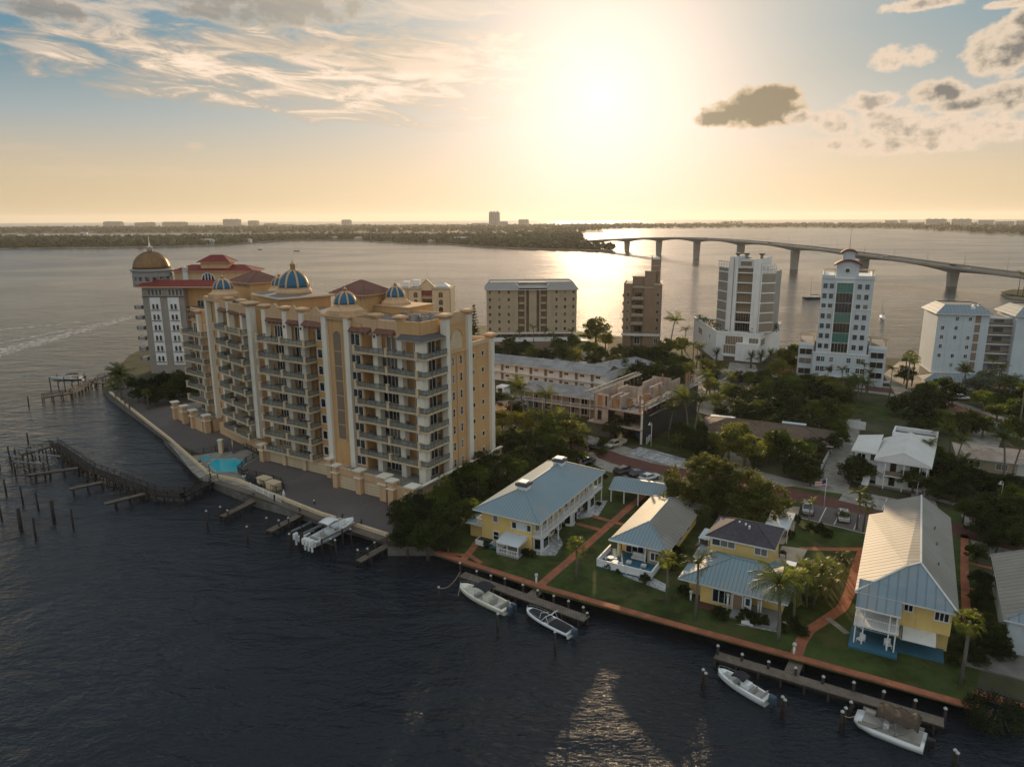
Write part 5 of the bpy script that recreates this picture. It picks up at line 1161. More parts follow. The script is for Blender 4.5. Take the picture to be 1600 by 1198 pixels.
def house_edge():
    a = at(1555, 862, 6.0)
    b = Bld('house', 'house with light ribbed roof half out of frame at the right edge', 'house', (*at(1569, 965, 6.0), R(GA)))
    W, D, E_ = 10, 17.8, 4.3
    q = MB(); q.box(.6, W, .6, D, 0, E_, 'greyblue'); b.part('wall', q)
    q = MB(); hiproof(q, .4, W, .4, D, E_, 2.3, 'roof_grey', 'roof_grey_x', .4, ridge=((5.0, 3.2), (5.0, D))); b.part('roof', q)
    b.win(3.2, .6, .6, 1.2, 2.0, 2); b.win(5.4, .6, .6, 1.6, 2.0, 2); q = MB(); q.box(-3.4, 6, -4.6, .4, 0, .2, 'concrete_dark'); b.part('deck', q); b.done()
house_edge()
def house_white():
    b = Bld('house', 'white two-storey house with broad front gable and double porch among dark trees', 'house', (*at(1366, 760, GZ), R(-33)))
    q = MB(); W = 8.2; E_ = 5.5
    q.box(0, W, 1.2, 14, 0, E_, 'white'); q.box(-4.2, 0, 3.4, 12, 0, E_, 'white'); b.part('wall', q)
    q = MB(); q.face([(-.5, -.6, E_), (W/2, -.6, E_+1.9), (W/2, 14.4, E_+1.9), (-.5, 14.4, E_)], 'offwhite'); q.face([(W/2, -.6, E_+1.9), (W+.5, -.6, E_), (W+.5, 14.4, E_), (W/2, 14.4, E_+1.9)], 'offwhite')
    q.face([(-.5, -.55, E_-.3), (W+.5, -.55, E_-.3), (W+.5, -.55, E_), (W/2, -.55, E_+1.85), (-.5, -.55, E_)], 'white'); q.face([(-.5, 14.3, E_), (W+.5, 14.3, E_), (W/2, 14.3, E_+1.85)], 'white')
    q.face([(-4.8, 2.8, E_), (-.4, 2.8, E_), (-.4, 12.5, E_+1.2), (-4.8, 12.5, E_+.4)], 'offwhite'); q.box(-4.8, -.3, 2.8, 12.6, E_-.25, E_-.01, 'white'); b.part('roof', q)
    q = MB(); wallbox(q, 1.0, 8.6, 14.1, 19, 0, 6.2, 'white', 'darkgrey', .9); b.part('roof_terrace', q)
    for z in (2.7,):
        q = MB(); q.box(1.2, W, -.4, 1.2, z-.2, z, 'white'); q.box(1.25, W-.05, -.36, -.3, z, z+.85, 'tan_dark'); b.part('balcony', q)
    for u in (1.4, 4.4, 6.9, 8.0): q = MB(); q.box(u-.08, u+.08, -.4, -.24, 0, E_-.2, 'white'); b.part('post', q)
    for z in (.3, 3.0): b.win(2.6, 1.2, z, 1.0, 1.7, 1, fm='white'); b.win(6.2, 1.2, z+.3, 1.8, 1.3, 2, fm='white')
    for z in (1.0, 3.9): b.win(-3.0, 3.4, z, 1.3, 1.0, 2); b.win(-1.0, 3.4, z, .9, 1.2, 1)
    q = MB(); q.face([(-2.2, -.2, 0), (-1.0, -.2, 0), (-.8, 3.4, 2.9), (-2.0, 3.4, 2.9)], 'white'); b.part('stair', q)
    b.win(4.1, -.5, 6.3, .5, .35, 1, glass='darkgrey', fm=None); b.done()
house_white()
def bungalow():
    b = Bld('bungalow', 'long low bungalow with brown shingle hip roof behind the leafy street tree', 'house', (*at(1087, 671, 4.2), R(-26)))
    q = MB(); q.box(.8, 27, .8, 11, 0, 2.6, 'tan_dark'); b.part('wall', q); q = MB(); hiproof(q, .4, 27.4, .4, 11.4, 2.7, 1.9, 'shingle_brown', 'shingle_brown', .6); b.part('roof', q)
    q = MB(); q.box(1, 6.5, 9, 13, 2.9, 3.1, 'offwhite'); b.part('flat_roof', q); q = MB(); q.box(17, 22, 9.4, 10.8, 3.8, 3.95, 'greyblue'); b.part('skylight', q)
    for u in (4, 8, 13, 18, 23): b.win(u, .8, .8, 1.8, 1.2, 2, fm='offwhite')
    b.done()
    b = Bld('bungalow', 'low house with weathered pinkish flat-pitched roof between two palms at right', 'house', (*at(1496, 712, 4.2), R(-27)))
    q = MB(); q.box(.5, 10, .5, 9, 0, 2.6, 'tan'); b.part('wall', q); q = MB(); hiproof(q, .3, 10.2, .3, 9.2, 2.7, .9, 'concrete_raw', 'concrete_raw', .5); b.part('roof', q)
    for u in (3, 7.5): b.win(u, .5, .8, 1.8, 1.2, 2, fm='offwhite')
    b.done()
    b = Bld('bungalow', 'pale low house nearly hidden by palms at the right edge', 'house', (*at(1585, 722, 4.2), R(-27)))
    q = MB(); q.box(.5, 10, .5, 9, 0, 2.6, 'offwhite'); b.part('wall', q); q = MB(); hiproof(q, .3, 10.2, .3, 9.2, 2.7, 1.1, 'concrete_raw', 'concrete_raw', .5); b.part('roof', q); b.win(3, .5, .8, 1.8, 1.2, 2); b.done()
bungalow()
def motel():
    b = Bld('motel', 'long white two-storey motel wing with grey roof and rows of doors', 'motel', (*at(728, 588, GZ), R(-30.6)))
    L = 47; q = MB(); q.box(0, L, .8, 9, 0, 5.6, 'white'); b.part('wall', q)
    q = MB(); q.face([(-.5, -.4, 5.6), (L+.6, -.4, 5.6), (L+.6, 5, 7.3), (-.5, 5, 7.3)], 'roof_motel'); q.face([(L+.6, 10, 5.6), (-.5, 10, 5.6), (-.5, 5, 7.3), (L+.6, 5, 7.3)], 'roof_motel'); q.box(-.5, L+.6, -.4, 10, 5.4, 5.59, 'offwhite'); b.part('roof', q)
    for k in range(9):
        u = 3+k*5
        for z in (.4, 3.1): b.win(u, .8, z, .9, 2.0, 1, glass='tan_dark', fm='offwhite', name='door', ft=.05); b.win(u+1.8, .8, z+1.0, 1.3, .6, 2, fm='white', ft=.05)
    q = MB(); q.box(0, L, .1, .8, 2.7, 2.85, 'offwhite'); b.part('gallery', q); b.done()
    b = Bld('motel', 'nearer motel wing with grey roof and railed gallery beside the building site', 'motel', (*at(818, 640, GZ), R(-30.6)))
    L = 21.5; q = MB(); q.box(0, L, 2, 8.5, 0, 5.3, 'grey'); b.part('wall', q)
    q = MB(); q.face([(-.5, -.2, 5.3), (L, -.2, 5.3), (L, 4.6, 7.0), (-.5, 4.6, 7.0)], 'roof_motel'); q.face([(L, 9.4, 5.3), (-.5, 9.4, 5.3), (-.5, 4.6, 7.0), (L, 4.6, 7.0)], 'roof_motel'); q.box(-.5, L, -.2, 9.4, 5.1, 5.29, 'offwhite'); b.part('roof', q)
    q = MB(); q.box(0, L, .2, 2, 2.6, 2.75, 'offwhite')
    for i in range(9): u = .2+i*(L-.4)/8; q.box(u-.06, u+.06, .2, .32, 0, 5.1, 'white')
    q.box(0, L, .22, .28, 3.5, 3.6, 'white'); b.part('gallery', q)
    for k in range(6): b.win(2.4+k*3.5, 2, .5, 1.6, 1.7, 2, fm='offwhite'); b.win(2.4+k*3.5, 2, 3.1, 1.6, 1.7, 2, fm='offwhite')
    b.done()
    b = Bld('motel', 'single pitched grey roof wing rising behind the building site', 'motel', (*at(958, 600, GZ), R(35)))
    q = MB(); q.box(0, 17, 0, 8, 0, 4.6, 'offwhite'); b.part('wall', q); q = MB(); hiproof(q, 0, 17, 0, 8, 4.6, 1.6, 'roof_motel', 'roof_motel', .5); b.part('roof', q); b.done()
    b = Bld('outbuilding', 'low grey-roofed outbuilding between the ochre block and the palms', 'house', (*at(748, 640, GZ), R(-30.6)))
    q = MB(); q.box(0, 11, 0, 7, 0, 3.2, 'white'); q.box(1, 3.6, 7, 10, 0, 5.0, 'white'); b.part('wall', q); q = MB(); hiproof(q, 0, 11, 0, 7, 3.2, 1.0, 'roof_motel', 'roof_motel', .4); b.part('roof', q); b.win(2.3, 7, 3.6, 1.4, 1, 1); b.done()
motel()
def site():
    b = Bld('unfinished_building', 'half-built concrete block with open top floor and dark netting on its side', 'building', (*at(927, 680, GZ), R(-36)))
    W, D = 12.2, 31; rnd = random.Random(5)
    q = MB(); q.box(0, W, 0, D, 6.7, 7.0, 'concrete_raw'); q.box(-1.2, W, -.5, D, 3.2, 3.5, 'concrete_raw'); b.part('floor_slab', q)
    q = MB(); q.box(0, 3.6, 0, .25, 3.5, 10, 'concrete_raw'); q.box(0, .25, 0, 14, 3.5, 10, 'concrete_raw'); q.box(0, 5, .5, .8, 0, 3.2, 'concrete_dark'); q.box(4.6, 6.8, 1.4, 1.6, 3.5, 6.7, 'concrete_raw'); q.box(W-.5, W, -.02, .5, 0, 6.7, 'offwhite'); q.box(3.6, W, 7, 7.2, 0, 6.7, 'concrete_dark'); b.part('wall', q)
    for (u, v0, v1, h) in ((3.9, .5, 6, 2.6), (6.0, .8, 5.4, 2.9), (2.2, 7, 12, 3.0), (7.4, 13, 20, 2.8), (4.2, 16, 23, 3.0), (9.3, 21, 26, 3.0)):
        q = MB(); q.box(u, u+.25, v0, v1, 7.0, 7.0+h, 'concrete_raw'); b.part('wall', q)
    for (u0, u1, v, h) in ((4.1, 5.8, 5.8, 2.5), (7, 9.6, 14, 2.8), (3, 8, 24, 3.0), (6.2, 9.2, 18, 2.2), (2, 5, 12, 2.7)):
        q = MB(); q.box(u0, u1, v, v+.2, 7.0, 7.0+h, 'concrete_raw'); b.part('wall', q)
    for u0, u1, v in ((.9, 2.2, -.03), (2.9, 3.3, -.03)): q = MB(); q.box(u0, u1, v, v+.1, 7.4, 9.6, 'plywood' if u0 < 2 else 'black'); b.part('opening', q)
    q = MB(); q.box(1.0, 2.0, -.04, .06, 4.0, 6.2, 'black'); b.part('opening', q)
    q = MB(); q.box(W, W+.12, -.02, D, .1, 7.6, 'net_dark'); b.part('debris_netting', q)
    for (u0, u1, v, m) in ((4.3, 5.7, .9, 'plywood'), (6.6, 7.9, 3.2, 'plywood'), (8.3, 9.4, 9, 'plywood')): q = MB(); q.box(u0, u1, v, v+.15, 7.0, 9.2, m); b.part('formwork', q)
    # beams and planks along both long edges
    for (u, z) in ((-.6, 10.2), (-1.3, 10.4), (-2.0, 10.1), (.1, 10.1)): q = MB(); q.box(u-.12, u+.12, -.5, 24, z-.1, z+.1, 'concrete'); b.part('scaffold_plank', q)
    for (u, z, m) in ((W+.3, 8.4, 'concrete'), (W+.9, 8.3, 'concrete'), (W-.3, 8.6, 'concrete'), (W+1.3, 6.7, 'wood'), (W+.5, 9.5, 'wood')): q = MB(); q.box(u-.14, u+.2, .5, D, z-.08, z+.08, m); b.part('scaffold_plank', q)
    for i in range(12):
        v = 1+i*2.6; q = MB(); q.box(W+.3, W+.38, v, v+.08, 7, 9.6, 'plywood'); b.part('scaffold_pole', q)
        q = MB(); q.box(-1.5, -1.42, v*.85, v*.85+.08, 7, 10.3, 'metal'); b.part('scaffold_pole', q)
    for (u, v) in ((10.9, .5), (11.2, 2.0), (9.9, 12.5), (6.4, 22), (10.5, 27), (10.9, 28), (11.4, 29), (10.2, 28.5)):
        q = MB(); q.box(u, u+.3, v, v+.3, 7, 10.3+rnd.random(), 'plywood'); b.part('column_form', q)
    q = MB()
    for i in range(60): u, v = rnd.uniform(4.5, W-1), rnd.uniform(1, 25); s = rnd.uniform(.15, .6); q.box(u, u+s*rnd.uniform(.5, 3), v, v+s, 7.0, 7.0+rnd.uniform(.08, .6), rnd.choice(['plywood', 'concrete', 'grey', 'tarp_blue', 'wood']))
    tag(b.part('building_material', q), kind='stuff')
    q = MB(); q.tube([(7, 0.2, 7.2), (8.5, 2.5, 7.6), (9.5, 4.5, 7.3), (10.5, 7, 7.6)], .09, 'black'); b.part('hose', q)
    for k in range(3): q = MB(); q.bar((3.3, 14+k*2, 7), (5.2, 14+k*2, 9.6), .08, .08, 'metal'); b.part('brace', q)
    b.done()
site()
def fence_line(name, lab, cat, pts, h, m, post=None, step=2.4, px=True, z=None, th=.08, group=None, rails=None):
    P = [at(*p, GZ) if px else p for p in pts]; root = thing(name, lab, cat, P[0], 0, group); g = MB(); o = P[0]
    for a, c in zip(P, P[1:]):
        a = (a[0]-o[0], a[1]-o[1]); c = (c[0]-o[0], c[1]-o[1]); L = fdist(a, c)
        if rails:
            for zz in rails: g.bar((*a, zz), (*c, zz), .05, .05, m)
            n = int(L/.16)
            for i in range(n): t = i/n; x_, y_ = a[0]+(c[0]-a[0])*t, a[1]+(c[1]-a[1])*t; g.box(x_-.012, x_+.012, y_-.012, y_+.012, 0, h, m)
        else: g.bar((*a, h/2), (*c, h/2), th, h, m)
        for i in range(int(L/step)+1): t = min(1, i*step/L); x_, y_ = a[0]+(c[0]-a[0])*t, a[1]+(c[1]-a[1])*t; k = MB(); k.box(x_-.07, x_+.07, y_-.07, y_+.07, 0, h+.08, post or m); k.build('post', root)
    g.build('panel', root); return root
fence_line('site_fence', 'bright blue mesh fence at the corner of the half-built block', 'fence', [(993, 682), (1012, 693)], 1.9, 'tarp_blue')
fence_line('site_fence', 'blue tarpaulin fence across the far side of the sandy lot', 'fence', [(1100, 588), (1150, 598), (1196, 600)], 2.2, 'tarp_blue')
fence_line('garden_wall', 'pale wall running back from the street lamp beside the netting', 'wall', [(1010, 694), (1030, 672), (1062, 650), (1082, 634)], 1.5, 'offwhite', th=.18)
fence_line('garden_wall', 'long white wall behind the brown bungalow', 'wall', [(1100, 636), (1140, 643), (1200, 654), (1290, 668)], 1.8, 'offwhite', th=.18)
fence_line('garden_wall', 'white wall left of the white gabled house', 'wall', [(1324, 668), (1352, 672)], 1.9, 'white', th=.18)
fence_line('garden_wall', 'low white wall along the drive beside the white gabled house', 'wall', [(1283, 735), (1300, 700), (1320, 668)], 1.2, 'offwhite', th=.18)
fence_line('garden_wall', 'pale blue wall and gate in front of the palms at far right', 'wall', [(1548, 672), (1572, 678)], 2.2, 'greyblue', th=.2)
fence_line('pool_fence', 'thin dark metal fence between the pool and the garages', 'fence', [(300, 712), (345, 704), (386, 701), (405, 711), (384, 724), (372, 737), (392, 752), (432, 770), (445, 768), (440, 756), (428, 752), (385, 741)], 1.25, 'railing', rails=(.1, 1.2))
# ---------------------------------------------------------------- vegetation
def crown_mesh(seed, m, nclump=46, nleaf=75, leaf=.105, flat=.72, gap=.0, shell=(.45, .92), cr=(.20, .34)):
    rnd = random.Random(seed); mb = MB()
    lobes = [(rnd.uniform(-.35, .35), rnd.uniform(-.35, .35), rnd.uniform(-.15, .25), rnd.uniform(.6, .8)) for _ in range(5)]+[(0, 0, 0, .8)]
    for i in range(nclump):
        lx, ly, lz, lr = rnd.choice(lobes)
        d = Vector((rnd.gauss(0, 1), rnd.gauss(0, 1), rnd.gauss(.25, .9))).normalized(); k = rnd.uniform(*shell)*lr
        c = Vector((lx, ly, lz*flat))+Vector((d.x*k, d.y*k, d.z*k*flat)); r = rnd.uniform(*cr)
        for j in range(nleaf):
            e = Vector((rnd.gauss(0, 1), rnd.gauss(0, 1), rnd.gauss(0, 1))).normalized()*r*(rnd.random()**.4)
            leafquad(mb, rnd, c+Vector((e.x, e.y, e.z*.7)), leaf, m)
    return mb
def trunk_mesh(seed, h=1.15, r=.06, m='bark', limbs=6):
    rnd = random.Random(seed); mb = MB(); mb.tube([(0, 0, -h), (.02, .01, -h*.6), (.0, .03, -.35)], r*1.3, m, 7, r*.8)
    for i in range(limbs):
        a = 2*math.pi*i/limbs+rnd.random(); L = rnd.uniform(.45, .75); mb.tube([(0, .02, -.42), (math.cos(a)*L*.45, math.sin(a)*L*.45, -.1), (math.cos(a)*L, math.sin(a)*L, rnd.uniform(.1, .4))], r*.55, m, 5, r*.15)
    return mb
TREEP = {}
PARK = (0, -400, -50)
def tree_proto(kind):
    if kind in TREEP: return TREEP[kind]
    S = {'round0': (1, 'leaf', 46, 75, .10, .75), 'round1': (2, 'leaf', 40, 80, .105, .8), 'dark0': (3, 'leaf_dark', 46, 75, .10, .75), 'dark1': (4, 'leaf_dark', 40, 85, .10, .9), 'olive0': (5, 'leaf_olive', 40, 60, .10, .85), 'olive1': (6, 'leaf_olive', 36, 70, .11, .7), 'flat0': (7, 'leaf', 44, 75, .10, .5), 'shrub': (8, 'leaf_dark', 26, 60, .17, .8), 'tall0': (9, 'leaf', 44, 70, .12, 1.7), 'silver': (12, 'leaf_silver', 36, 70, .11, .8)}[kind]
    sd, m, nc, nl, lf, fl = S
    me = crown_mesh(sd, m, nc, nl, lf, fl).build('crown'); tr = trunk_mesh(sd+50, 1.2 if kind != 'shrub' else .9).build('trunk')
    TREEP[kind] = [('crown', me.data), ('trunk', tr.data)]; bpy.data.objects.remove(me); bpy.data.objects.remove(tr); return TREEP[kind]
def put(protokind, name, cat, x, y, z, s, rz, label=None, group=None):
    pr = tree_proto(protokind) if protokind in ('round0', 'round1', 'dark0', 'dark1', 'olive0', 'olive1', 'flat0', 'shrub', 'tall0', 'silver') else palm_proto(protokind)
    r = thing(name, label or 'x', cat, (x, y, z), rz, group); r.scale = (s, s, s) if not isinstance(s, tuple) else s
    for nm, d in pr: o = bpy.data.objects.new(nm, d); C.objects.link(o); o.parent = r
    return r
def frond(mb, rnd, base, az_, el0, L, droop, wl, m, wind=(0, 0), n=9, vee=.5):
    "one feather leaf: a drooping rachis with narrow leaflets on both sides"
    p = Vector(base); d = Vector((math.cos(az_)*math.cos(el0), math.sin(az_)*math.cos(el0), math.sin(el0))); st = L/n; pts = [p.copy()]
    for i in range(n):
        d = (d+Vector((wind[0], wind[1], -droop))*(.5+i/n)/n*2).normalized(); p = p+d*st; pts.append(p.copy())
    for i in range(1, n+1):
        a, c = pts[i-1], pts[i]; t = (c-a).normalized(); sd = t.cross(Vector((0, 0, 1)))
        if sd.length < .05: sd = Vector((1, 0, 0))
        sd.normalize(); up = sd.cross(t)
        for f in (0, .5):
            q = a+(c-a)*f; k = (i-1+f)/n; w_ = wl*(.45+1.1*k if k < .5 else 1.0-.75*(k-.5)*1.6)
            for s_ in (-1, 1):
                tip = q+sd*s_*w_+t*w_*.55-up*w_*vee*rnd.uniform(.5, 1.2)+Vector((wind[0], wind[1], 0))*w_*.35; wd = t*st*.30
                mb.face([q-wd*.5, q+wd*.5, tip+wd*.25, tip], m)
    mb.tube([tuple(v) for v in pts[::3]], .04, m, 4, .01)
def palm_proto(kind):
    if kind in TREEP: return TREEP[kind]
    rnd = random.Random(hash(kind) % 1000 if False else sum(map(ord, kind))); cr = MB(); tr = MB()
    if kind.startswith('coco'):
        h = 8.5 if kind[-1] != '2' else 6.5; lean = {'0': -1.2, '1': 1.0, '2': -.5}[kind[-1]]
        pts = [(lean*(1-math.cos(t*1.5)), 0, h*t) for t in [i/6 for i in range(7)]]; tr.tube(pts, .20, 'bark_palm', 7, .13); top = pts[-1]
        for i in range(21): frond(cr, rnd, top, i*2.4, rnd.uniform(.15, 1.35), rnd.uniform(2.9, 3.7), .55, .85, 'leaf_palm', (-.38, -.12), vee=.7)
    elif kind.startswith('feather'):
        h = {'0': 7.5, '1': 10.5}[kind[-1]]; tr.tube([(0, 0, 0), (.15, .1, h*.5), (0, .1, h)], .22, 'bark_palm', 7, .14)
        for i in range(18): frond(cr, rnd, (0, .1, h), i*2.4, rnd.uniform(.1, 1.2), rnd.uniform(2.1, 2.7), .65, .6, 'leaf_palm', (-.2, -.05), vee=.6)
    elif kind == 'date':
        h = 3.4; tr.tube([(0, 0, 0), (0, 0, h)], .34, 'bark_palm', 8, .3)
        for i in range(34): frond(cr, rnd, (0, 0, h), i*2.4, rnd.uniform(-.1, 1.4), rnd.uniform(2.6, 3.0), .3, .38, 'leaf_dark', vee=.1)
    elif kind == 'clump':
        for i in range(5):
            a = i*1.3; b_ = (math.cos(a)*.6, math.sin(a)*.6, 0); h = rnd.uniform(1.5, 3.4); tr.tube([b_, (b_[0]*1.6, b_[1]*1.6, h)], .09, 'bark_palm', 5, .06)
            for j in range(10): frond(cr, rnd, (b_[0]*1.6, b_[1]*1.6, h), j*2.4+i, rnd.uniform(.3, 1.3), rnd.uniform(1.5, 2.1), .6, .5, 'leaf_palm', (-.15, 0), n=6)
    else:  # cabbage palm: round head of fan leaves
        h = {'0': 6.8, '1': 8.2, '2': 5.0}[kind[-1]]; tr.tube([(0, 0, 0), (.1, 0, h*.5), (0, 0, h)], .19, 'bark_palm', 7, .16)
        for i in range(46):
            a = i*2.4; e = rnd.uniform(-.9, 1.35); L = rnd.uniform(.75, 1.05); d = Vector((math.cos(a)*math.cos(e), math.sin(a)*math.cos(e), math.sin(e))); c = Vector((0, 0, h))+d*L
            sd = d.cross(Vector((0, 0, 1))).normalized(); up = sd.cross(d)
            for k in range(9):
                t = -1.25+2.5*k/8; v = d*math.cos(t)+sd*math.sin(t); tip = c+v*rnd.uniform(.65, .85)-Vector((0, 0, .25)); cr.face([c, c+v*.4+up*.06+sd*.06, tip, c+v*.4-sd*.06], 'leaf_palm')
    a = cr.build('crown'); b_ = tr.build('trunk'); TREEP[kind] = [('crown', a.data), ('trunk', b_.data)]; bpy.data.objects.remove(a); bpy.data.objects.remove(b_); return TREEP[kind]
TR = random.Random(11)
def grove(what, group, items, name='tree', cat='tree', default='round0', sg=''):
    "items: (px, py, radius[, kind[, centre height]]) - pixel of the crown's middle"
    out = []
    kd = {'r': ('round0', 'round1'), 'd': ('dark0', 'dark1'), 'o': ('olive0', 'olive1'), 'f': ('flat0',), 't': ('tall0',), 's': ('silver',)}
    for it in items:
        px, py, r = it[:3]; k = it[3] if len(it) > 3 else default; zc = it[4] if len(it) > 4 else r*1.15
        x, y = at(px, py, GZ+zc); kk = kd[k][TR.randrange(len(kd[k]))] if k in kd else k
        s = r*1.22; o = put(kk, name, cat, x, y, GZ+zc, (s*TR.uniform(.95, 1.1), s*TR.uniform(.95, 1.1), s*TR.uniform(.9, 1.1)), TR.random()*6.28); out.append(o)
        # the base of the trunk is at the ground: keep the empty there
    ordlabel(out, what, group); return out
def palms(what, group, items, name='palm_tree'):
    "items: (px, py of the foot, kind, scale, turn)"
    out = []
    for it in items:
        px, py, k, s = it[:4]; x, y = at(px, py, GZ); out.append(put(k, name, 'palm tree', x, y, GZ, s, it[4] if len(it) > 4 else TR.uniform(-.4, .4)))
    ordlabel(out, what, group); return out
grove('tree of the belt beside the ochre block', 'trees along the side of the ochre block', [(632, 812, 2.6, 'd', 2.6), (662, 800, 3.0, 'd'), (690, 783, 3.0, 'r'), (716, 762, 3.0, 'd'), (742, 742, 3.0, 'r'), (636, 838, 2.3, 'd', 2.4), (668, 838, 2.6, 'd', 2.6), (700, 822, 2.8, 'd'), (722, 800, 2.6, 'r'), (742, 775, 2.4, 'd'), (768, 745, 2.8, 'd'), (797, 728, 2.6, 'r'), (620, 792, 1.6, 'd', 1.6), (650, 785, 2.2, 'd', 2.4), (700, 845, 1.8, 'd', 1.8), (705, 765, 2.4, 'o', 3.2), (735, 738, 2.4, 'r', 3.4), (765, 722, 2.6, 'd', 3.2), (780, 760, 1.9, 'd', 2)])
grove('tree of the clump behind the yellow house', 'trees behind the yellow house', [(785, 655, 3.2, 'o', 4.6), (822, 662, 3.4, 'o', 4.6), (858, 668, 3.6, 'r', 4.6), (893, 672, 3.2, 'o', 4.4), (838, 690, 3.2, 'r', 3.6), (798, 690, 3.4, 'd', 3.8), (872, 700, 2.8, 'r', 3.2), (770, 685, 3.2, 'r', 3.8), (815, 715, 2.8, 'd', 3), (905, 690, 2.0, 'r', 2.4), (845, 712, 2.4, 'd', 2.6), (778, 625, 2.6, 'd', 3.0), (805, 640, 2.4, 'd', 2.6), (875, 655, 2.2, 'r', 3)])
palms('coconut palm by the nearer motel wing', 'palms by the motel', [(770, 652, 'coco0', .9), (797, 668, 'coco1', .8), (820, 668, 'coco0', 1.15), (848, 672, 'coco1', 1.0), (873, 690, 'coco2', .95), (893, 690, 'coco2', .8), (918, 712, 'coco2', .75), (836, 700, 'coco1', .8), (808, 720, 'coco2', .8), (870, 708, 'coco2', .7)])
grove('low tree in front of the tan mid-rise', 'trees in front of the tan mid-rise', [(782, 552, 3.2, 'd', 3), (768, 545, 2.6, 'r', 2.6), (806, 549, 3.2, 'd', 3), (832, 552, 3.4, 'r', 3), (855, 556, 3.2, 'd', 3), (880, 553, 3.2, 'r', 3.2), (898, 556, 3.0, 'o', 3), (795, 538, 3, 'd', 3.4), (870, 537, 3, 'r', 3.4), (820, 540, 2.6, 'd', 3), (895, 532, 3.2, 'r', 4)])
palms('palm at the tan mid-rise podium', 'palms of the tan mid-rise', [(770, 545, 'feather0', .75), (812, 545, 'feather0', .85), (833, 548, 'feather1', .85), (852, 545, 'feather0', .9), (862, 546, 'feather0', .75), (893, 545, 'feather0', .9), (780, 540, 'fan2', .9), (741, 520, 'fan2', .8)])
grove('tree between the tan and brown towers', 'trees between the tan and brown towers', [(932, 512, 5.2, 'o', 7.5), (920, 545, 3.2, 'r', 3.6), (938, 552, 3.4, 'r', 3.4), (946, 530, 3.4, 'o', 4), (915, 528, 2.4, 'r', 3), (925, 562, 2.8, 'd', 2.8)])
grove('tree in front of the brown stepped tower', 'trees in front of the brown tower', [(970, 553, 3.8, 'd', 3.8), (990, 560, 3.8, 'd', 4), (1012, 556, 3.8, 'r', 4), (1036, 560, 3.8, 'd', 4.2), (1058, 566, 3.6, 'r', 4), (972, 575, 3.6, 'd', 3.6), (1000, 582, 3.8, 'd', 3.8), (1026, 580, 4, 'r', 4), (1050, 588, 3.6, 'd', 3.8), (1072, 580, 3.2, 'o', 3.6), (1045, 540, 3.4, 'o', 5), (1066, 538, 3.2, 'o', 4.6), (980, 595, 3, 'd', 3.2), (960, 566, 3, 'r', 3)])
palms('palm beside the white modern tower', 'palms around the modern tower', [(1047, 548, 'coco1', 1.35), (1070, 548, 'feather0', 1.05), (1082, 572, 'feather0', .95), (1088, 575, 'feather0', .95), (1094, 578, 'feather0', 1.0), (1119, 567, 'date', .95), (1173, 575, 'date', 1.05), (1188, 574, 'date', 1.05), (1203, 570, 'date', 1.0), (1216, 568, 'date', .95)])
grove('small tree below the modern tower', 'trees at the foot of the modern tower', [(1104, 572, 2.6, 'o', 2.6), (1125, 572, 2.2, 'o', 2.2), (1112, 585, 2.8, 'd', 2.6), (1148, 590, 2.4, 'd', 2.2), (1170, 590, 2.6, 'r', 2.4), (1195, 588, 2.8, 'r', 2.6), (1218, 575, 3.0, 'o', 3.6), (1225, 555, 3.2, 'o', 5.6), (1240, 548, 2.8, 'r', 5), (1205, 600, 2.8, 'r', 2.8), (1098, 562, 2.2, 'd', 2.4), (1237, 568, 2.6, 'r', 3), (1185, 600, 2.4, 'd', 2.4)])
palms('palm in front of the white cupola tower', 'palms in front of the cupola tower', [(1262, 590, 'feather0', .8), (1291, 612, 'feather0', .85), (1313, 612, 'feather0', .85), (1346, 612, 'feather1', .75), (1355, 614, 'feather0', .8), (1330, 612, 'clump', .9), (1278, 608, 'clump', .9)])
palms('tall palm along the bay street at right', 'palms along the bay street', [(1389, 622, 'feather1', .78), (1416, 608, 'fan1', 1.2), (1424, 604, 'fan0', 1.2), (1412, 600, 'fan1', 1.0), (1507, 616, 'coco0', .85), (1500, 616, 'coco1', .75), (1545, 612, 'feather1', .9), (1560, 615, 'feather0', 1.0), (1590, 680, 'feather1', 1.05), (1352, 632, 'coco2', .9), (1340, 626, 'coco2', .9), (1330, 622, 'coco2', .8), (1576, 640, 'coco2', 1.1)])
grove('tree of the wooded block beyond the bungalow', 'wooded block in the middle distance', [(1118, 626, 2.6, 'o', 2.8), (1140, 612, 3.2, 'r', 3.6), (1165, 620, 3.4, 'd', 3.6), (1192, 614, 3.4, 'r', 3.8), (1220, 612, 3.6, 'd', 4), (1248, 608, 3.4, 'r', 4), (1275, 614, 3.4, 'd', 4), (1300, 612, 3, 'o', 3.8), (1320, 622, 3, 'r', 3.6), (1155, 640, 3, 'd', 3.2), (1185, 642, 3.2, 'r', 3.4), (1215, 640, 3.4, 'd', 3.6), (1245, 636, 3.4, 'd', 3.8), (1272, 642, 3.2, 'r', 3.6), (1298, 640, 3.2, 'd', 3.6), (1316, 648, 2.8, 'o', 3.4), (1235, 590, 3, 'f', 3.6), (1268, 592, 3, 'f', 3.4), (1290, 598, 2.8, 'o', 3.2), (1225, 655, 3, 'd', 3), (1255, 662, 2.8, 'd', 3), (1290, 665, 2.8, 'd', 3), (1312, 670, 2.4, 'r', 3), (1110, 600, 2.4, 'o', 3), (1176, 655, 2.4, 'd', 2.6), (1205, 665, 2.4, 'd', 2.6), (1125, 645, 2.0, 'd', 2.2), (1200, 600, 2.6, 'r', 3), (1330, 600, 2.6, 'o', 3)])
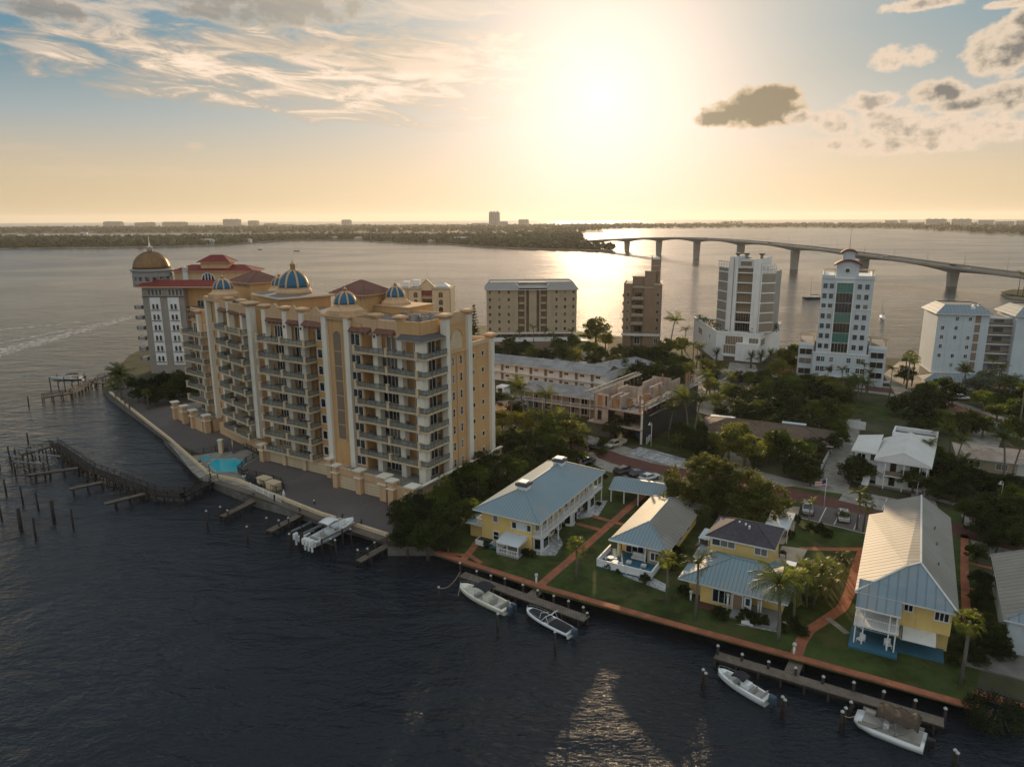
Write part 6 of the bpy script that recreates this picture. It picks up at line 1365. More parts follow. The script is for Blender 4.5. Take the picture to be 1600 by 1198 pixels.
grove('tree of the grove behind the weathered roof', 'grove right of the white gabled house', [(1400, 632, 2.8, 'd', 3), (1435, 625, 3.6, 'd', 4), (1452, 612, 3.4, 'r', 4.4), (1470, 628, 3.2, 'd', 3.6), (1442, 650, 3.6, 'd', 4), (1465, 655, 3.2, 'r', 3.4), (1490, 612, 3, 'd', 3.4), (1478, 600, 2.8, 'r', 3), (1540, 620, 3.2, 'f', 3.6), (1565, 622, 3, 'f', 3.6), (1530, 600, 3, 's', 3.6), (1550, 590, 3.4, 's', 4.4), (1572, 596, 3, 's', 3.6), (1500, 660, 2.8, 'd', 3), (1520, 658, 3, 'd', 3), (1538, 664, 2.8, 'r', 3), (1590, 640, 3.2, 'r', 4), (1585, 668, 3, 'd', 3.4), (1440, 672, 2.6, 'd', 3), (1560, 640, 2.4, 'f', 3), (1600, 612, 3, 'd', 4), (1418, 585, 2.6, 'd', 3.6)])
grove('dark tree around the white gabled house', 'trees around the white gabled house', [(1328, 735, 2.4, 'd', 2.6), (1345, 730, 2.4, 'd', 2.4), (1372, 735, 2.4, 'f', 2.2), (1398, 738, 2.2, 'f', 2.2), (1428, 748, 2.5, 'd', 2.8), (1455, 728, 2.8, 'd', 3), (1480, 738, 2.8, 'd', 3), (1502, 742, 2.8, 'r', 2.8), (1525, 748, 2.6, 'd', 2.8), (1258, 728, 2.8, 'd', 3), (1450, 706, 2.6, 'o', 3.4), (1470, 715, 2.6, 'r', 3), (1268, 742, 2, 'd', 2.2), (1298, 692, 2.2, 'd', 2.6), (1312, 684, 2, 'd', 2.4), (1445, 690, 2.2, 'r', 2.8), (1550, 756, 2.4, 'd', 2.6), (1490, 765, 2.2, 'd', 2.4), (1468, 762, 2.2, 'd', 2.2), (1580, 758, 2.6, 'd', 2.8)])
palms('palm beside the weathered-roof bungalow', 'palms by the bungalow with the weathered roof', [(1482, 735, 'coco0', .95), (1490, 742, 'coco1', .8), (1505, 745, 'clump', 1.1), (1567, 755, 'coco0', 1.05), (1580, 752, 'coco1', .9), (1425, 732, 'feather0', .7), (1340, 740, 'clump', 1.0), (1446, 740, 'feather0', .8)])
grove('tree before the brown bungalow', 'trees before the brown bungalow', [(1140, 690, 3.4, 'o', 4.4), (1166, 697, 3.4, 'o', 4.4), (1152, 675, 3.0, 'o', 5.2), (1218, 692, 3.6, 'r', 3.8), (1242, 702, 2.8, 'r', 3), (1198, 700, 2.4, 'o', 2.8), (1085, 695, 2.6, 'd', 2.6), (1078, 680, 2.4, 'd', 2.8), (1100, 706, 1.8, 'd', 1.8), (975, 665, 2.8, 'd', 3.0), (955, 668, 2.4, 'r', 2.6), (1265, 700, 2.6, 'd', 2.8), (1180, 712, 2.0, 'r', 2), (1110, 690, 2.2, 'd', 2.4), (1060, 672, 2.2, 'd', 2.6), (1235, 722, 2.2, 'd', 2.2), (1095, 672, 2.2, 'r', 2.6), (945, 690, 1.6, 'shrub', .9), (940, 705, 1.2, 'd', 1.0), (900, 712, 1.8, 'r', 1.6)])
palms('palm on the lawn beside the netted building site', 'palms by the building site', [(1044, 690, 'coco1', .9), (1075, 690, 'coco0', 1.15), (1083, 693, 'coco1', 1.15), (1104, 618, 'coco2', .9), (1120, 620, 'clump', 1.0), (1060, 700, 'clump', .8), (1140, 618, 'coco2', .8)])
palms('slim palm on the waterfront lawns', 'palms of the waterfront lawns', [(900, 905, 'fan2', 1.0), (1040, 942, 'fan0', .92), (1086, 968, 'feather0', 1.02), (1216, 1002, 'coco2', 1.18), (1240, 965, 'coco2', .85), (1262, 828, 'feather0', .62), (1338, 826, 'feather0', .8), (1348, 830, 'fan2', 1.0), (1316, 892, 'clump', .7), (1500, 1068, 'fan0', 1.08), (1318, 815, 'clump', .5), (1262, 945, 'clump', 1.3), (1285, 930, 'clump', 1.2), (1250, 930, 'clump', 1.15), (1297, 915, 'clump', .8)])
grove('dark tree behind the right edge house', 'trees at the right edge', [(1508, 792, 1.8, 'r', 4), (1545, 792, 2.4, 'd', 3), (1570, 795, 2.6, 'd', 3.2), (1592, 800, 2.6, 'd', 3.4), (1555, 818, 2.4, 'd', 2.6), (1582, 826, 2.4, 'd', 2.8), (1536, 826, 1.8, 'd', 2), (1560, 842, 2, 'd', 2.2), (1530, 862, 1.5, 'r', 1.8), (1534, 905, 1.6, 'd', 2), (1532, 930, 1.3, 'd', 1.5), (1590, 778, 2.4, 'r', 3.6), (1528, 800, 2, 'd', 3), (1600, 840, 2.4, 'd', 3), (1606, 770, 2.6, 'd', 3.6)])
grove('tangled bush beside the edge house', 'bushes right of the big yellow house', [(1530, 985, 1.7, 'd', 2.2), (1548, 1000, 1.6, 'd', 1.8), (1555, 985, 1.3, 'olive0', 2), (1512, 1010, 1.2, 'd', 1.2), (1540, 972, 1.4, 'r', 2), (1525, 1025, 1.1, 'd', 1.0), (1562, 1015, 1.2, 'd', 1.2)], 'bush', 'bush')
grove('dark tree below the bronze dome', 'trees on the far left point', [(228, 606, 3.2, 'd', 3.4), (252, 600, 3.4, 'd', 3.8), (278, 600, 3.4, 'd', 3.8), (240, 618, 2.8, 'd', 2.8), (265, 614, 3, 'd', 3), (215, 615, 2.2, 'd', 2.4), (292, 606, 2.6, 'd', 3), (205, 598, 2.2, 'd', 2.6), (300, 615, 2, 'd', 2)])
palms('palm at the tip of the left point', 'palms on the left point', [(203, 640, 'coco0', 1.15, .8), (190, 628, 'coco2', 1.0, 2.0), (196, 634, 'coco1', .9, 4), (232, 640, 'fan2', .9), (186, 622, 'clump', 1.2)])
def shrubs():
    out = []
    for (px, py, r) in ((762, 850, .9), (822, 862, .9), (832, 866, .8), (952, 884, .95), (966, 892, .5), (1008, 905, .95), (1068, 922, 1.2), (1120, 955, 1.1), (1130, 960, 1.0), (1166, 958, .8), (1158, 966, .7), (1180, 965, 1.2), (1192, 970, 1.0), (845, 852, .6), (856, 842, .6), (868, 830, .6), (880, 820, .6), (915, 795, .6), (898, 812, .8), (1246, 812, 1.0), (1236, 836, .9), (1280, 826, 1.2), (1295, 832, 1.1), (1265, 824, 1.0), (790, 862, .4), (805, 866, .4), (782, 860, .4), (1060, 862, 1.4), (1048, 880, 1.3), (1240, 975, 1.1), (1255, 985, 1.0), (1225, 980, .9), (1490, 1030, .8), (1010, 885, .4), (946, 745, .6), (935, 786, .6)):
        x, y = at(px, py, GZ+r*.6); out.append(put('shrub', 'shrub', 'shrub', x, y, GZ+r*.75, r, TR.random()*6))
    ordlabel(out, 'garden shrub around the cottages', 'garden shrubs of the cottages')
    # fourteenth and later would share words: add what each stands beside
shrubs()
def oak():
    x, y = at(1120, 762, GZ+5.2); t = thing('oak_tree', 'huge spreading oak between the blue roofs and the brick street', 'tree', (x, y, GZ)); rnd = random.Random(3)
    mb = MB()
    for (cx, cy, cz, R_, n) in ((-3.6, .5, 6.4, 5.2, 60), (3.4, -1.2, 5.6, 5.0, 56), (0, 2.5, 6.6, 5.2, 50), (7.6, -3.2, 4.4, 3.8, 34), (-6.0, -1.5, 5.0, 3.4, 28), (1, -3.6, 4.4, 3.8, 32), (0.3, .5, 7.8, 4.0, 40), (5.5, -.6, 5.4, 4.0, 38), (3.0, -5.2, 3.4, 3.0, 30), (7.0, -5.0, 3.0, 2.6, 20), (-2.5, -3.0, 4.2, 3.6, 34)):
        for i in range(n):
            d = Vector((rnd.gauss(0, 1), rnd.gauss(0, 1), rnd.gauss(.3, .8))).normalized(); k = rnd.uniform(.6, .98)*R_; c = Vector((cx, cy, cz))+Vector((d.x*k, d.y*k, d.z*k*.62)); r = rnd.uniform(.55, 1.2)
            for j in range(78):
                e = Vector((rnd.gauss(0, 1), rnd.gauss(0, 1), rnd.gauss(0, 1))).normalized()*r*(rnd.random()**.4); leafquad(mb, rnd, c+Vector((e.x, e.y, e.z*.7)), .34, 'leaf_oak')
    mb.build('crown', t); tr = MB(); tr.tube([(0, 0, 0), (.1, .1, 1.4), (0, 0, 2.4)], .6, 'bark', 9, .45)
    for a, L, h in ((.3, 6, 5), (1.3, 4.5, 6), (2.4, 5, 5.5), (3.4, 5.5, 5), (4.4, 4.2, 4.6), (5.4, 6, 4.6), (.9, 3, 7)): tr.tube([(0, 0, 1.9), (math.cos(a)*L*.4, math.sin(a)*L*.4, h*.62), (math.cos(a)*L, math.sin(a)*L, h)], .3, 'bark', 6, .07)
    tr.build('trunk', t)
oak()
def mangrove():
    x, y = at(1556, 1118, 1.2); t = thing('mangrove', 'dark mangrove bush overhanging the water at the lower right corner', 'bush', (x, y, 0)); rnd = random.Random(4); mb = MB()
    for i in range(70):
        d = Vector((rnd.gauss(0, 1), rnd.gauss(0, 1), rnd.gauss(.2, .7))).normalized(); c = Vector((d.x*2.6, d.y*2.2, 1.5+d.z*1.3))
        for j in range(70): e = Vector((rnd.gauss(0, 1), rnd.gauss(0, 1), rnd.gauss(0, 1))).normalized()*.7*(rnd.random()**.4); leafquad(mb, rnd, c+e, .2, 'leaf_dark')
    mb.build('crown', t); tr = MB(); [tr.tube([(math.cos(a)*1.6, math.sin(a)*1.4, -.6), (math.cos(a)*.5, math.sin(a)*.5, 1.6)], .07, 'bark', 5) for a in [k*.8 for k in range(8)]]; tr.build('root', t)
mangrove()
def pine():
    x, y = at(741, 536, GZ); t = thing('norfolk_pine', 'slender conical pine rising against the bay behind the ochre block', 'tree', (x, y, GZ)); rnd = random.Random(6); mb = MB()
    for k in range(11):
        z = 3.2+k*1.15; L = 2.7*(1-k/12.5)
        for i in range(8):
            a = i*.785+k*.4
            for j in range(22): s = rnd.random(); leafquad(mb, rnd, (math.cos(a)*L*s+rnd.gauss(0, .1), math.sin(a)*L*s+rnd.gauss(0, .1), z+.45*s*s+rnd.gauss(0, .12)), .42, 'leaf_dark')
    mb.build('crown', t); tr = MB(); tr.tube([(0, 0, 0), (0, 0, 15.6)], .26, 'bark', 7, .05); tr.build('trunk', t)
pine()
grove('bushy tree beside the conical pine', 'trees by the conical pine', [(733, 518, 3.4, 'd', 5), (728, 530, 3, 'd', 3)])
# ---------------------------------------------------------------- bridge, far shores and skyline
mat('conc_bridge', (.34, .32, .29), .85, var=.12, vs=.05)
mat('far_green', (.050, .062, .030), .9, var=.5, vs=.02, spec=.1)
mat('far_wall', (.42, .38, .34), .85, var=.1, vs=.02)
mat('far_dark', (.16, .14, .12), .85)
def bridge():
    K = [((60, 1330), 4.5), ((105, 1262), 8.0), ((142, 1194), 13.5), ((175, 1095), 18.5), ((203, 995), 22.6), ((229, 893), 24.6), ((253, 797), 24.3), ((277, 704), 22.2), ((301, 614), 18.6), ((323, 524), 14.3), ((345, 434), 10.5), ((366, 350), 7.0), ((385, 268), 5.0)]
    def pos(t):
        i = min(int(t), len(K)-2); f = t-i; (a, za), (b_, zb) = K[i], K[i+1]
        p0 = K[max(i-1, 0)]; p3 = K[min(i+2, len(K)-1)]
        def cr(a0, a1, a2, a3): return .5*((2*a1)+(-a0+a2)*f+(2*a0-5*a1+4*a2-a3)*f*f+(-a0+3*a1-3*a2+a3)*f**3)
        return Vector((cr(p0[0][0], a[0], b_[0], p3[0][0]), cr(p0[0][1], a[1], b_[1], p3[0][1]), cr(p0[1], za, zb, p3[1])))
    root = thing('bridge', 'long arched concrete causeway bridge on paired piers crossing the bay', 'bridge', (142, 1194, 0)); O = Vector((142, 1194, 0))
    N_ = 8*(len(K)-1); sec = []
    for i in range(N_+1):
        t = i/8; p = pos(t); d = (pos(min(t+.05, len(K)-1.001))-pos(max(t-.05, 0))); d.z = 0; d.normalize(); n = Vector((-d.y, d.x, 0)); f = t % 1; dep = 1.7+2.6*(abs(f-.5)*2)**2.2
        sec.append((p-O, n, dep))
    q = MB(); rings = []
    for p, n, dep in sec:
        rings.append([tuple(p+n*a+Vector((0, 0, b_))) for a, b_ in ((-9.5, 0), (9.5, 0), (9.5, -.5), (5.2, -1.0), (3.6, -dep), (-3.6, -dep), (-5.2, -1.0), (-9.5, -.5))])
    q.ring(rings, 'conc_bridge', smooth=False); q.build('deck', root)
    for s_ in (-1, 1):
        q = MB(); q.ring([[tuple(p+n*(s_*9.4)+n*a+Vector((0, 0, b_))) for a, b_ in ((-.2, 0), (.2, 0), (.2, 1.1), (-.2, 1.1))] for p, n, dep in sec], 'conc_bridge', smooth=False); q.build('parapet', root)
    q = MB(); q.ring([[tuple(p+n*a+Vector((0, 0, b_))) for a, b_ in ((-8.2, .02), (8.2, .02))] for p, n, dep in sec], 'asphalt', closed=False, cap0=False, cap1=False, smooth=False); q.build('roadway', root)
    for k in range(1, len(K)-1):
        p, n, dep = sec[8*k]; d = Vector((n.y, -n.x, 0)); q = MB(); q.ring([[tuple(Vector((p.x, p.y, z))+n*a*w_+d*b_*1.6) for a, b_ in ((-1, -1), (1, -1), (1, 1), (-1, 1))] for z, w_ in ((-2, 3.4), (1.2, 3.4), (max(1.3, p.z-dep), 4.2))], 'conc_bridge', smooth=False); q.build('pier', root)
    for i in range(6, N_-4, 3):
        p, n, dep = sec[i]; q = MB()
        for s_ in (1,): e = p+n*9.0*s_; q.tube([tuple(e), tuple(e+Vector((0, 0, 8.5)))], .13, 'metal', 5, .08); q.tube([tuple(e+Vector((0, 0, 8.5))), tuple(e-n*1.8*s_+Vector((0, 0, 8.9)))], .08, 'metal', 4)
        q.build('lamp_post', root)
    cars = []
    for i, (t, s_, m) in enumerate(((5.15, 1, 'black'), (5.9, -1, 'white'), (6.5, 1, 'black'), (7.05, -1, 'white'), (8.2, 1, 'white'), (8.95, 1, 'black'), (9.15, -1, 'white'), (3.4, 1, 'black'), (4.5, -1, 'black'))):
        p = pos(t); d = (pos(t+.05)-pos(t-.05)).normalized(); n = Vector((-d.y, d.x, 0)); e = p+n*3.5*s_
        c = thing('car', 'x', 'car', (e.x, e.y, e.z+.03), math.atan2(d.y, d.x)); q = MB(); q.ring([[(x, y, z) for x, y in ((-2.4*a, -1*b_), (2.4*a, -1*b_), (2.4*a, 1*b_), (-2.4*a, 1*b_))] for z, a, b_ in ((.35, 1, .95), (.6, 1.02, 1), (.95, 1, .97))], m, smooth=False); q.build('body', c)
        q = MB(); q.ring([[(x-.2, y, z) for x, y in ((-1.6*a, -.85*b_), (1.5*a, -.85*b_), (1.5*a, .85*b_), (-1.6*a, .85*b_))] for z, a, b_ in ((.95, 1, 1), (1.5, .72, .85))], 'glass', smooth=False); q.build('cabin', c)
        for wx in (-1.5, 1.5):
            for wy in (-.9, .9): q = MB(); q.ring([[(wx+.36*math.cos(a), y, .36+.36*math.sin(a)) for a in [k*math.pi/5 for k in range(10)]] for y in (wy-.12, wy+.12)], 'rubber', smooth=False); q.build('wheel', c)
        cars.append(c)
    ordlabel(cars, 'car crossing the arched causeway bridge', 'cars on the bridge')
bridge()
# low green shores
def shore(name, pts, z=1.2, m='far_green', kind='structure'):
    P = ccw([p for p in pts]); q = MB(); q.prism(P, -.6, z, 'sand', m, bottom=False); tag(q.build(name), kind=kind); return P
ISL1 = shore('island', [(-2600, 1500), (-1500, 1330), (-916, 1296), (-705, 1332), (-586, 1413), (-563, 1600), (-535, 1730), (-361, 1712), (-208, 1478), (-127, 1450), (-51, 1298), (1, 1236), (60, 1190), (110, 1150), (158, 1122), (150, 1160), (120, 1276), (150, 1500), (184, 1900), (210, 2200), (120, 2350), (-40, 2050), (-200, 2000), (-500, 2080), (-900, 1900), (-1500, 1950), (-2600, 2100)])
ISL2 = shore('island', [(-3300, 3300), (-2500, 3000), (-1900, 2750), (-1300, 2700), (-800, 2550), (-300, 2560), (-60, 2480), (180, 2420), (330, 2600), (400, 3200), (620, 3480), (1160, 3560), (1500, 3450), (1650, 3000), (1480, 2500), (1361, 1935), (1700, 1800), (2800, 1750), (4200, 2500), (4300, 4800), (1500, 5200), (500, 4700), (-700, 5000), (-1900, 4900), (-2500, 4300), (-3000, 3900)])
ISL3 = shore('spit', [at(1562, 459, 0), at(1575, 466, 0), at(1640, 471, 0), at(1680, 462, 0), at(1640, 455, 0), at(1580, 455, 0)])
def inside(p, poly):
    c = False; n = len(poly)
    for i in range(n):
        a, b_ = poly[i], poly[(i+1) % n]
        if (a[1] > p[1]) != (b_[1] > p[1]) and p[0] < (b_[0]-a[0])*(p[1]-a[1])/(b_[1]-a[1])+a[0]: c = not c
    return c
def woods(name, poly, n, hmin, hmax, rad, seed, box, near=None, k=9):
    rnd = random.Random(seed); V, F = [], []; cnt = 0
    while cnt < n:
        x, y = rnd.uniform(box[0], box[1]), rnd.uniform(box[2], box[3])
        if near: y = box[2]+(box[3]-box[2])*rnd.random()**near
        if not inside((x, y), poly): continue
        if abs(x)/max(y, 1) > .80: continue
        cnt += 1; h = rnd.uniform(hmin, hmax); r = rad*rnd.uniform(.6, 1.3)
        for j in range(k):
            d = Vector((rnd.gauss(0, 1), rnd.gauss(0, 1), rnd.gauss(0, 1))).normalized(); c = Vector((x, y, 1+h*.62))+Vector((d.x*r*.7, d.y*r*.7, d.z*h*.38)); s = r*rnd.uniform(.5, .9)
            a = Vector((rnd.gauss(0, 1), rnd.gauss(0, 1), rnd.gauss(0, .6))).normalized(); b_ = a.cross(Vector((rnd.gauss(0, 1), rnd.gauss(0, 1), rnd.gauss(0, 1)))).normalized(); i0 = len(V)
            V += [tuple(c-a*s), tuple(c-b_*s*.7), tuple(c+a*s), tuple(c+b_*s*.7)]; F.append((i0, i0+1, i0+2, i0+3))
    me = bpy.data.meshes.new(name); me.from_pydata(V, [], F); me.materials.append(MATS['far_green']); o = bpy.data.objects.new(name, me); C.objects.link(o); tag(o, kind='stuff')
woods('far_woods', ISL1, 5200, 6, 12, 5.5, 21, (-1700, 230, 1120, 2350), near=1.6)
woods('far_woods', ISL2, 5200, 7, 15, 9, 22, (-3300, 4200, 1750, 4700), near=1.0, k=8)
def shoretrees(pts, n, seed, h=(7, 13), r=4.5):
    rnd = random.Random(seed); q = []; V, F = [], []
    for i in range(n):
        k = rnd.randrange(len(pts)-1); t = rnd.random(); a, b_ = pts[k], pts[k+1]; x, y = a[0]+(b_[0]-a[0])*t+rnd.uniform(-4, 4), a[1]+(b_[1]-a[1])*t+rnd.uniform(4, 30); hh = rnd.uniform(*h)
        for j in range(12):
            d = Vector((rnd.gauss(0, 1), rnd.gauss(0, 1), rnd.gauss(0, 1))).normalized(); c = Vector((x, y, 1+hh*.6))+Vector((d.x*r*.6, d.y*r*.6, d.z*hh*.4)); s = rnd.uniform(1.4, 2.8)
            a2 = Vector((rnd.gauss(0, 1), rnd.gauss(0, 1), rnd.gauss(0, .6))).normalized(); b2 = a2.cross(Vector((rnd.gauss(0, 1), rnd.gauss(0, 1), rnd.gauss(0, 1)))).normalized(); i0 = len(V)
            V += [tuple(c-a2*s), tuple(c-b2*s*.7), tuple(c+a2*s), tuple(c+b2*s*.7)]; F.append((i0, i0+1, i0+2, i0+3))
    me = bpy.data.meshes.new('far_woods'); me.from_pydata(V, [], F); me.materials.append(MATS['far_green']); o = bpy.data.objects.new('far_woods', me); C.objects.link(o); tag(o, kind='stuff')
shoretrees([(-1500, 1335), (-916, 1300), (-705, 1336), (-586, 1417), (-563, 1604), (-535, 1734), (-361, 1716), (-208, 1482), (-127, 1454), (-51, 1302), (1, 1240), (60, 1196), (110, 1160)], 900, 31)
def skyline():
    rnd = random.Random(9); out = []
    # px left, px right, top y, base y, depth
    for (x0, x1, ty, by) in ((162, 174, 346, 357), (175, 188, 346, 357), (211, 226, 347.5, 357.5), (227, 238, 347, 357.5), (254, 272, 346.5, 357), (273, 289, 346.5, 357), (349, 373, 342, 356.5), (388, 401, 344.5, 356), (413, 430, 349, 356), (434, 456, 350.5, 356), (510, 521, 349.5, 355), (534, 546, 343, 355), (737, 760, 348.5, 355), (764, 778.5, 330, 357), (779, 791, 345.5, 356), (810, 824, 342.5, 355), (1382, 1402, 344, 352), (1405, 1417, 343.5, 352.5), (1420, 1438, 347.5, 353), (1446, 1478, 341.5, 354), (1486, 1517, 341.5, 354), (1528, 1553, 343.5, 354.5), (1554, 1584, 345.5, 355), (1587, 1604, 344.5, 355)):
        a = at(x0, by, 1.2); c = at(x1, by, 1.2); W = fdist(a, c); D = min(W, 28); h = None; lo, hi = 1.2, 150
        for _ in range(40):
            m_ = (lo+hi)/2
            if proj((a[0]+c[0])/2, (a[1]+c[1])/2, m_)[1] > ty: lo = m_
            else: hi = m_
        h = lo-1.2; t = thing('tower_block', 'x', 'tower block', (a[0], a[1], 1.2), math.atan2(c[1]-a[1], c[0]-a[0])); q = MB(); q.box(0, W, 0, D, 0, h*.94, 'far_wall'); q.build('wall', t)
        q = MB(); n = 3 if W > 35 else 2
        for i in range(n): u = W*(i+.5)/n; q.box(u-W*.06, u+W*.06, D*.2, D*.7, h*.94, h*1.0+.01, 'far_wall')
        q.build('roof_house', t)
        q = MB(); nf = max(4, int(h/3.6)); nb = max(2, int(W/9))
        for i in range(nb):
            u0 = W*(i+.18)/nb; u1 = W*(i+.82)/nb
            for k in range(nf): z = h*.94*(k+.25)/nf; q.box(u0, u1, -.15, 0, z, z+1.9, 'far_dark')
        q.build('window_band', t); out.append(t)
    ordlabel([o for o in out if o.location.x < -600], 'hazy tower block on the far key at left', 'towers on the left horizon'); ordlabel([o for o in out if -600 <= o.location.x < 700], 'hazy block below the sun, on the central horizon', 'towers on the central horizon'); ordlabel([o for o in out if o.location.x >= 700], 'dark tower block on the right horizon', 'towers on the right horizon')
    hs = []
    for (px, py, w_, h_, m) in ((22, 377, 22, 5, 'far_dark'), (45, 374, 26, 5, 'greyblue'), (75, 379, 24, 5, 'far_wall'), (108, 381, 26, 5, 'offwhite'), (150, 383, 20, 5, 'far_dark'), (178, 384, 22, 5, 'greyblue'), (205, 380, 18, 6, 'offwhite'), (240, 380, 24, 5, 'far_wall'), (275, 382, 20, 5, 'far_dark'), (322, 382.5, 30, 9, 'greyblue'), (352, 380, 18, 5, 'far_wall'), (385, 379, 18, 6, 'offwhite'), (410, 376, 18, 5, 'far_wall'), (438, 374, 30, 4, 'offwhite'), (480, 374, 26, 5, 'far_wall'), (520, 375, 22, 6, 'far_dark'), (560, 375, 20, 5, 'far_wall'), (598, 376, 20, 6, 'far_wall'), (640, 379, 22, 6, 'far_dark'), (676, 380, 18, 5, 'far_wall'), (721, 380, 34, 10, 'greyblue'), (775, 382, 24, 6, 'far_wall'), (810, 384, 24, 6, 'far_dark'), (842, 384, 20, 6, 'far_wall'), (785, 375, 22, 6, 'offwhite'), (812, 373, 16, 6, 'offwhite'), (60, 371, 30, 5, 'offwhite'), (130, 366, 24, 5, 'offwhite')):
        x, y = at(px, py, 1.2); t = thing('house', 'x', 'house', (x, y, 1.2), rnd.uniform(-.3, .3)); q = MB(); q.box(-w_/2, w_/2, 0, 10, 0, h_, m); q.build('wall', t); q = MB(); hiproof(q, -w_/2, w_/2, 0, 10, h_+.1, 2.6, 'offwhite' if m != 'far_dark' else 'far_wall', 'far_wall', .8); q.build('roof', t)
        q = MB(); [q.box(-w_/2+2+i*4, -w_/2+4+i*4, -.1, 0, 1, 3, 'far_dark') for i in range(int(w_/4)-1)]; q.build('window_band', t); hs.append(t)
    ordlabel([o for o in hs if o.location.x < -400], 'villa among trees on the left far shore', 'villas on the left far shore'); ordlabel([o for o in hs if o.location.x >= -400], 'villa among trees on the central far shore', 'villas on the central far shore')
skyline()
def beachpines():
    rnd = random.Random(12); V = MB()
    for i in range(46):
        px = 36+i*1.35; x, y = at(px, 359.5, 1); h = rnd.uniform(10, 17)
        for j in range(14): leafquad(V, rnd, (x+rnd.gauss(0, 8), y+rnd.gauss(0, 8), rnd.uniform(2, h+4)), 9, 'far_green')
    for (a, n, hh) in ((962, 34, 14), (1125, 32, 17), (1090, 4, 14), (1232, 5, 12), (1265, 6, 12)):
        for i in range(n):
            px = a+i*1.2; x, y = at(px, 353.5, 1); 
            for j in range(8): leafquad(V, rnd, (x+rnd.gauss(0, 9), y+rnd.gauss(0, 9), rnd.uniform(hh*.45, hh*1.2)*1.3), 8, 'far_green')
    for i in range(300): px = rnd.uniform(880, 1400); x, y = at(px, 352+rnd.random()*2, 1); [leafquad(V, rnd, (x+rnd.gauss(0, 12), y+rnd.gauss(0, 12), rnd.uniform(2, 12)), 11, 'far_green') for j in range(6)]
    tag(V.build('far_woods'), kind='stuff')
beachpines()
palms('palm on the small spit beneath the bridge end', 'palms on the spit', [(1590, 461, 'feather1', 1.3), (1598, 462, 'feather1', 1.2), (1603, 464, 'feather0', 1.3)])
# ---------------------------------------------------------------- docks and piles
def pile(px, py, h=2.6, r=.17, cap_=True, tw=0):
    x, y = at(px, py, 0); t = thing('mooring_pile', 'x', 'pile', (x, y, 0)); q = MB(); q.tube([(0, 0, -1.2), (random.uniform(-.06, .06), random.uniform(-.06, .06), h)], r, 'wood_dark', 8, r*.9); q.build('post', t)
    if cap_: q = MB(); q.lathe(0, 0, [(r*1.12, h-.06), (r*1.12, h+.02), (.02, h+.20)], 'lampwhite', 8); q.build('cap', t)
    return t
random.seed(3)
ordlabel([pile(*a, cap_=False) for a in ((10, 772, 3.0), (36, 787, 3.4), (60, 796, 3.4), (3, 812, 3.4), (85, 815, 3.8, .3), (33, 828, 3.8, .3), (56, 841, 3.6), (115, 825, 3.4), (45, 633, 2.6), (15, 717, 2.8), (44, 690, 2.2))], 'bare mooring pile standing free left of the long pier', 'free mooring piles at left')
ordlabel([pile(*a) for a in ((325, 826, 3.2), (346, 812, 2.4), (388, 850, 3.0), (357, 816, 2.2), (430, 795, 2.8), (418, 830, 2.4), (437, 832, 2.2), (452, 830, 2.4), (470, 812, 2.4), (492, 800, 2.2), (454, 862, 3.0), (525, 868, 2.6), (518, 866, 2.6), (549, 850, 2.6), (560, 882, 2.4), (575, 878, 2.2), (586, 866, 2.0), (487, 850, 2.2))], 'white-capped pile off the ochre block quay', 'piles off the ochre block quay')
ordlabel([pile(*a) for a in ((719, 898, 1.9), (745, 908, 1.6), (767, 915, 1.6), (789, 921, 1.7), (817, 932, 1.8), (840, 942, 1.9), (865, 951, 1.9), (888, 958, 1.8), (911, 968, 1.8), (917, 975, 1.6), (686, 938, 2.0))], 'white-capped pile along the left cottage dock', 'piles of the left cottage dock')
ordlabel([pile(*a) for a in ((1120, 1036, 2.3), (1158, 1046, 2.0), (1199, 1058, 2.0), (1241, 1068, 2.0), (1284, 1082, 2.0), (1331, 1094, 2.2), (1378, 1106, 2.0), (1427, 1120, 2.0), (1473, 1136, 2.2))], 'white-capped pile along the right cottage dock', 'piles of the right cottage dock')
ordlabel([pile(*a) for a in ((1097, 1076, 2.4), (1101, 1079, 2.2), (1220, 1120, 2.4), (1224, 1122, 2.2), (1313, 1141, 2.2), (1318, 1138, 2.4), (1327, 1120, 1.8), (1488, 1200, 2.0), (1492, 1203, 1.9), (778, 988, 2.6), (867, 1020, 2.8))], 'white-capped free pile in front of the moored boats', 'free piles in front of the boats')
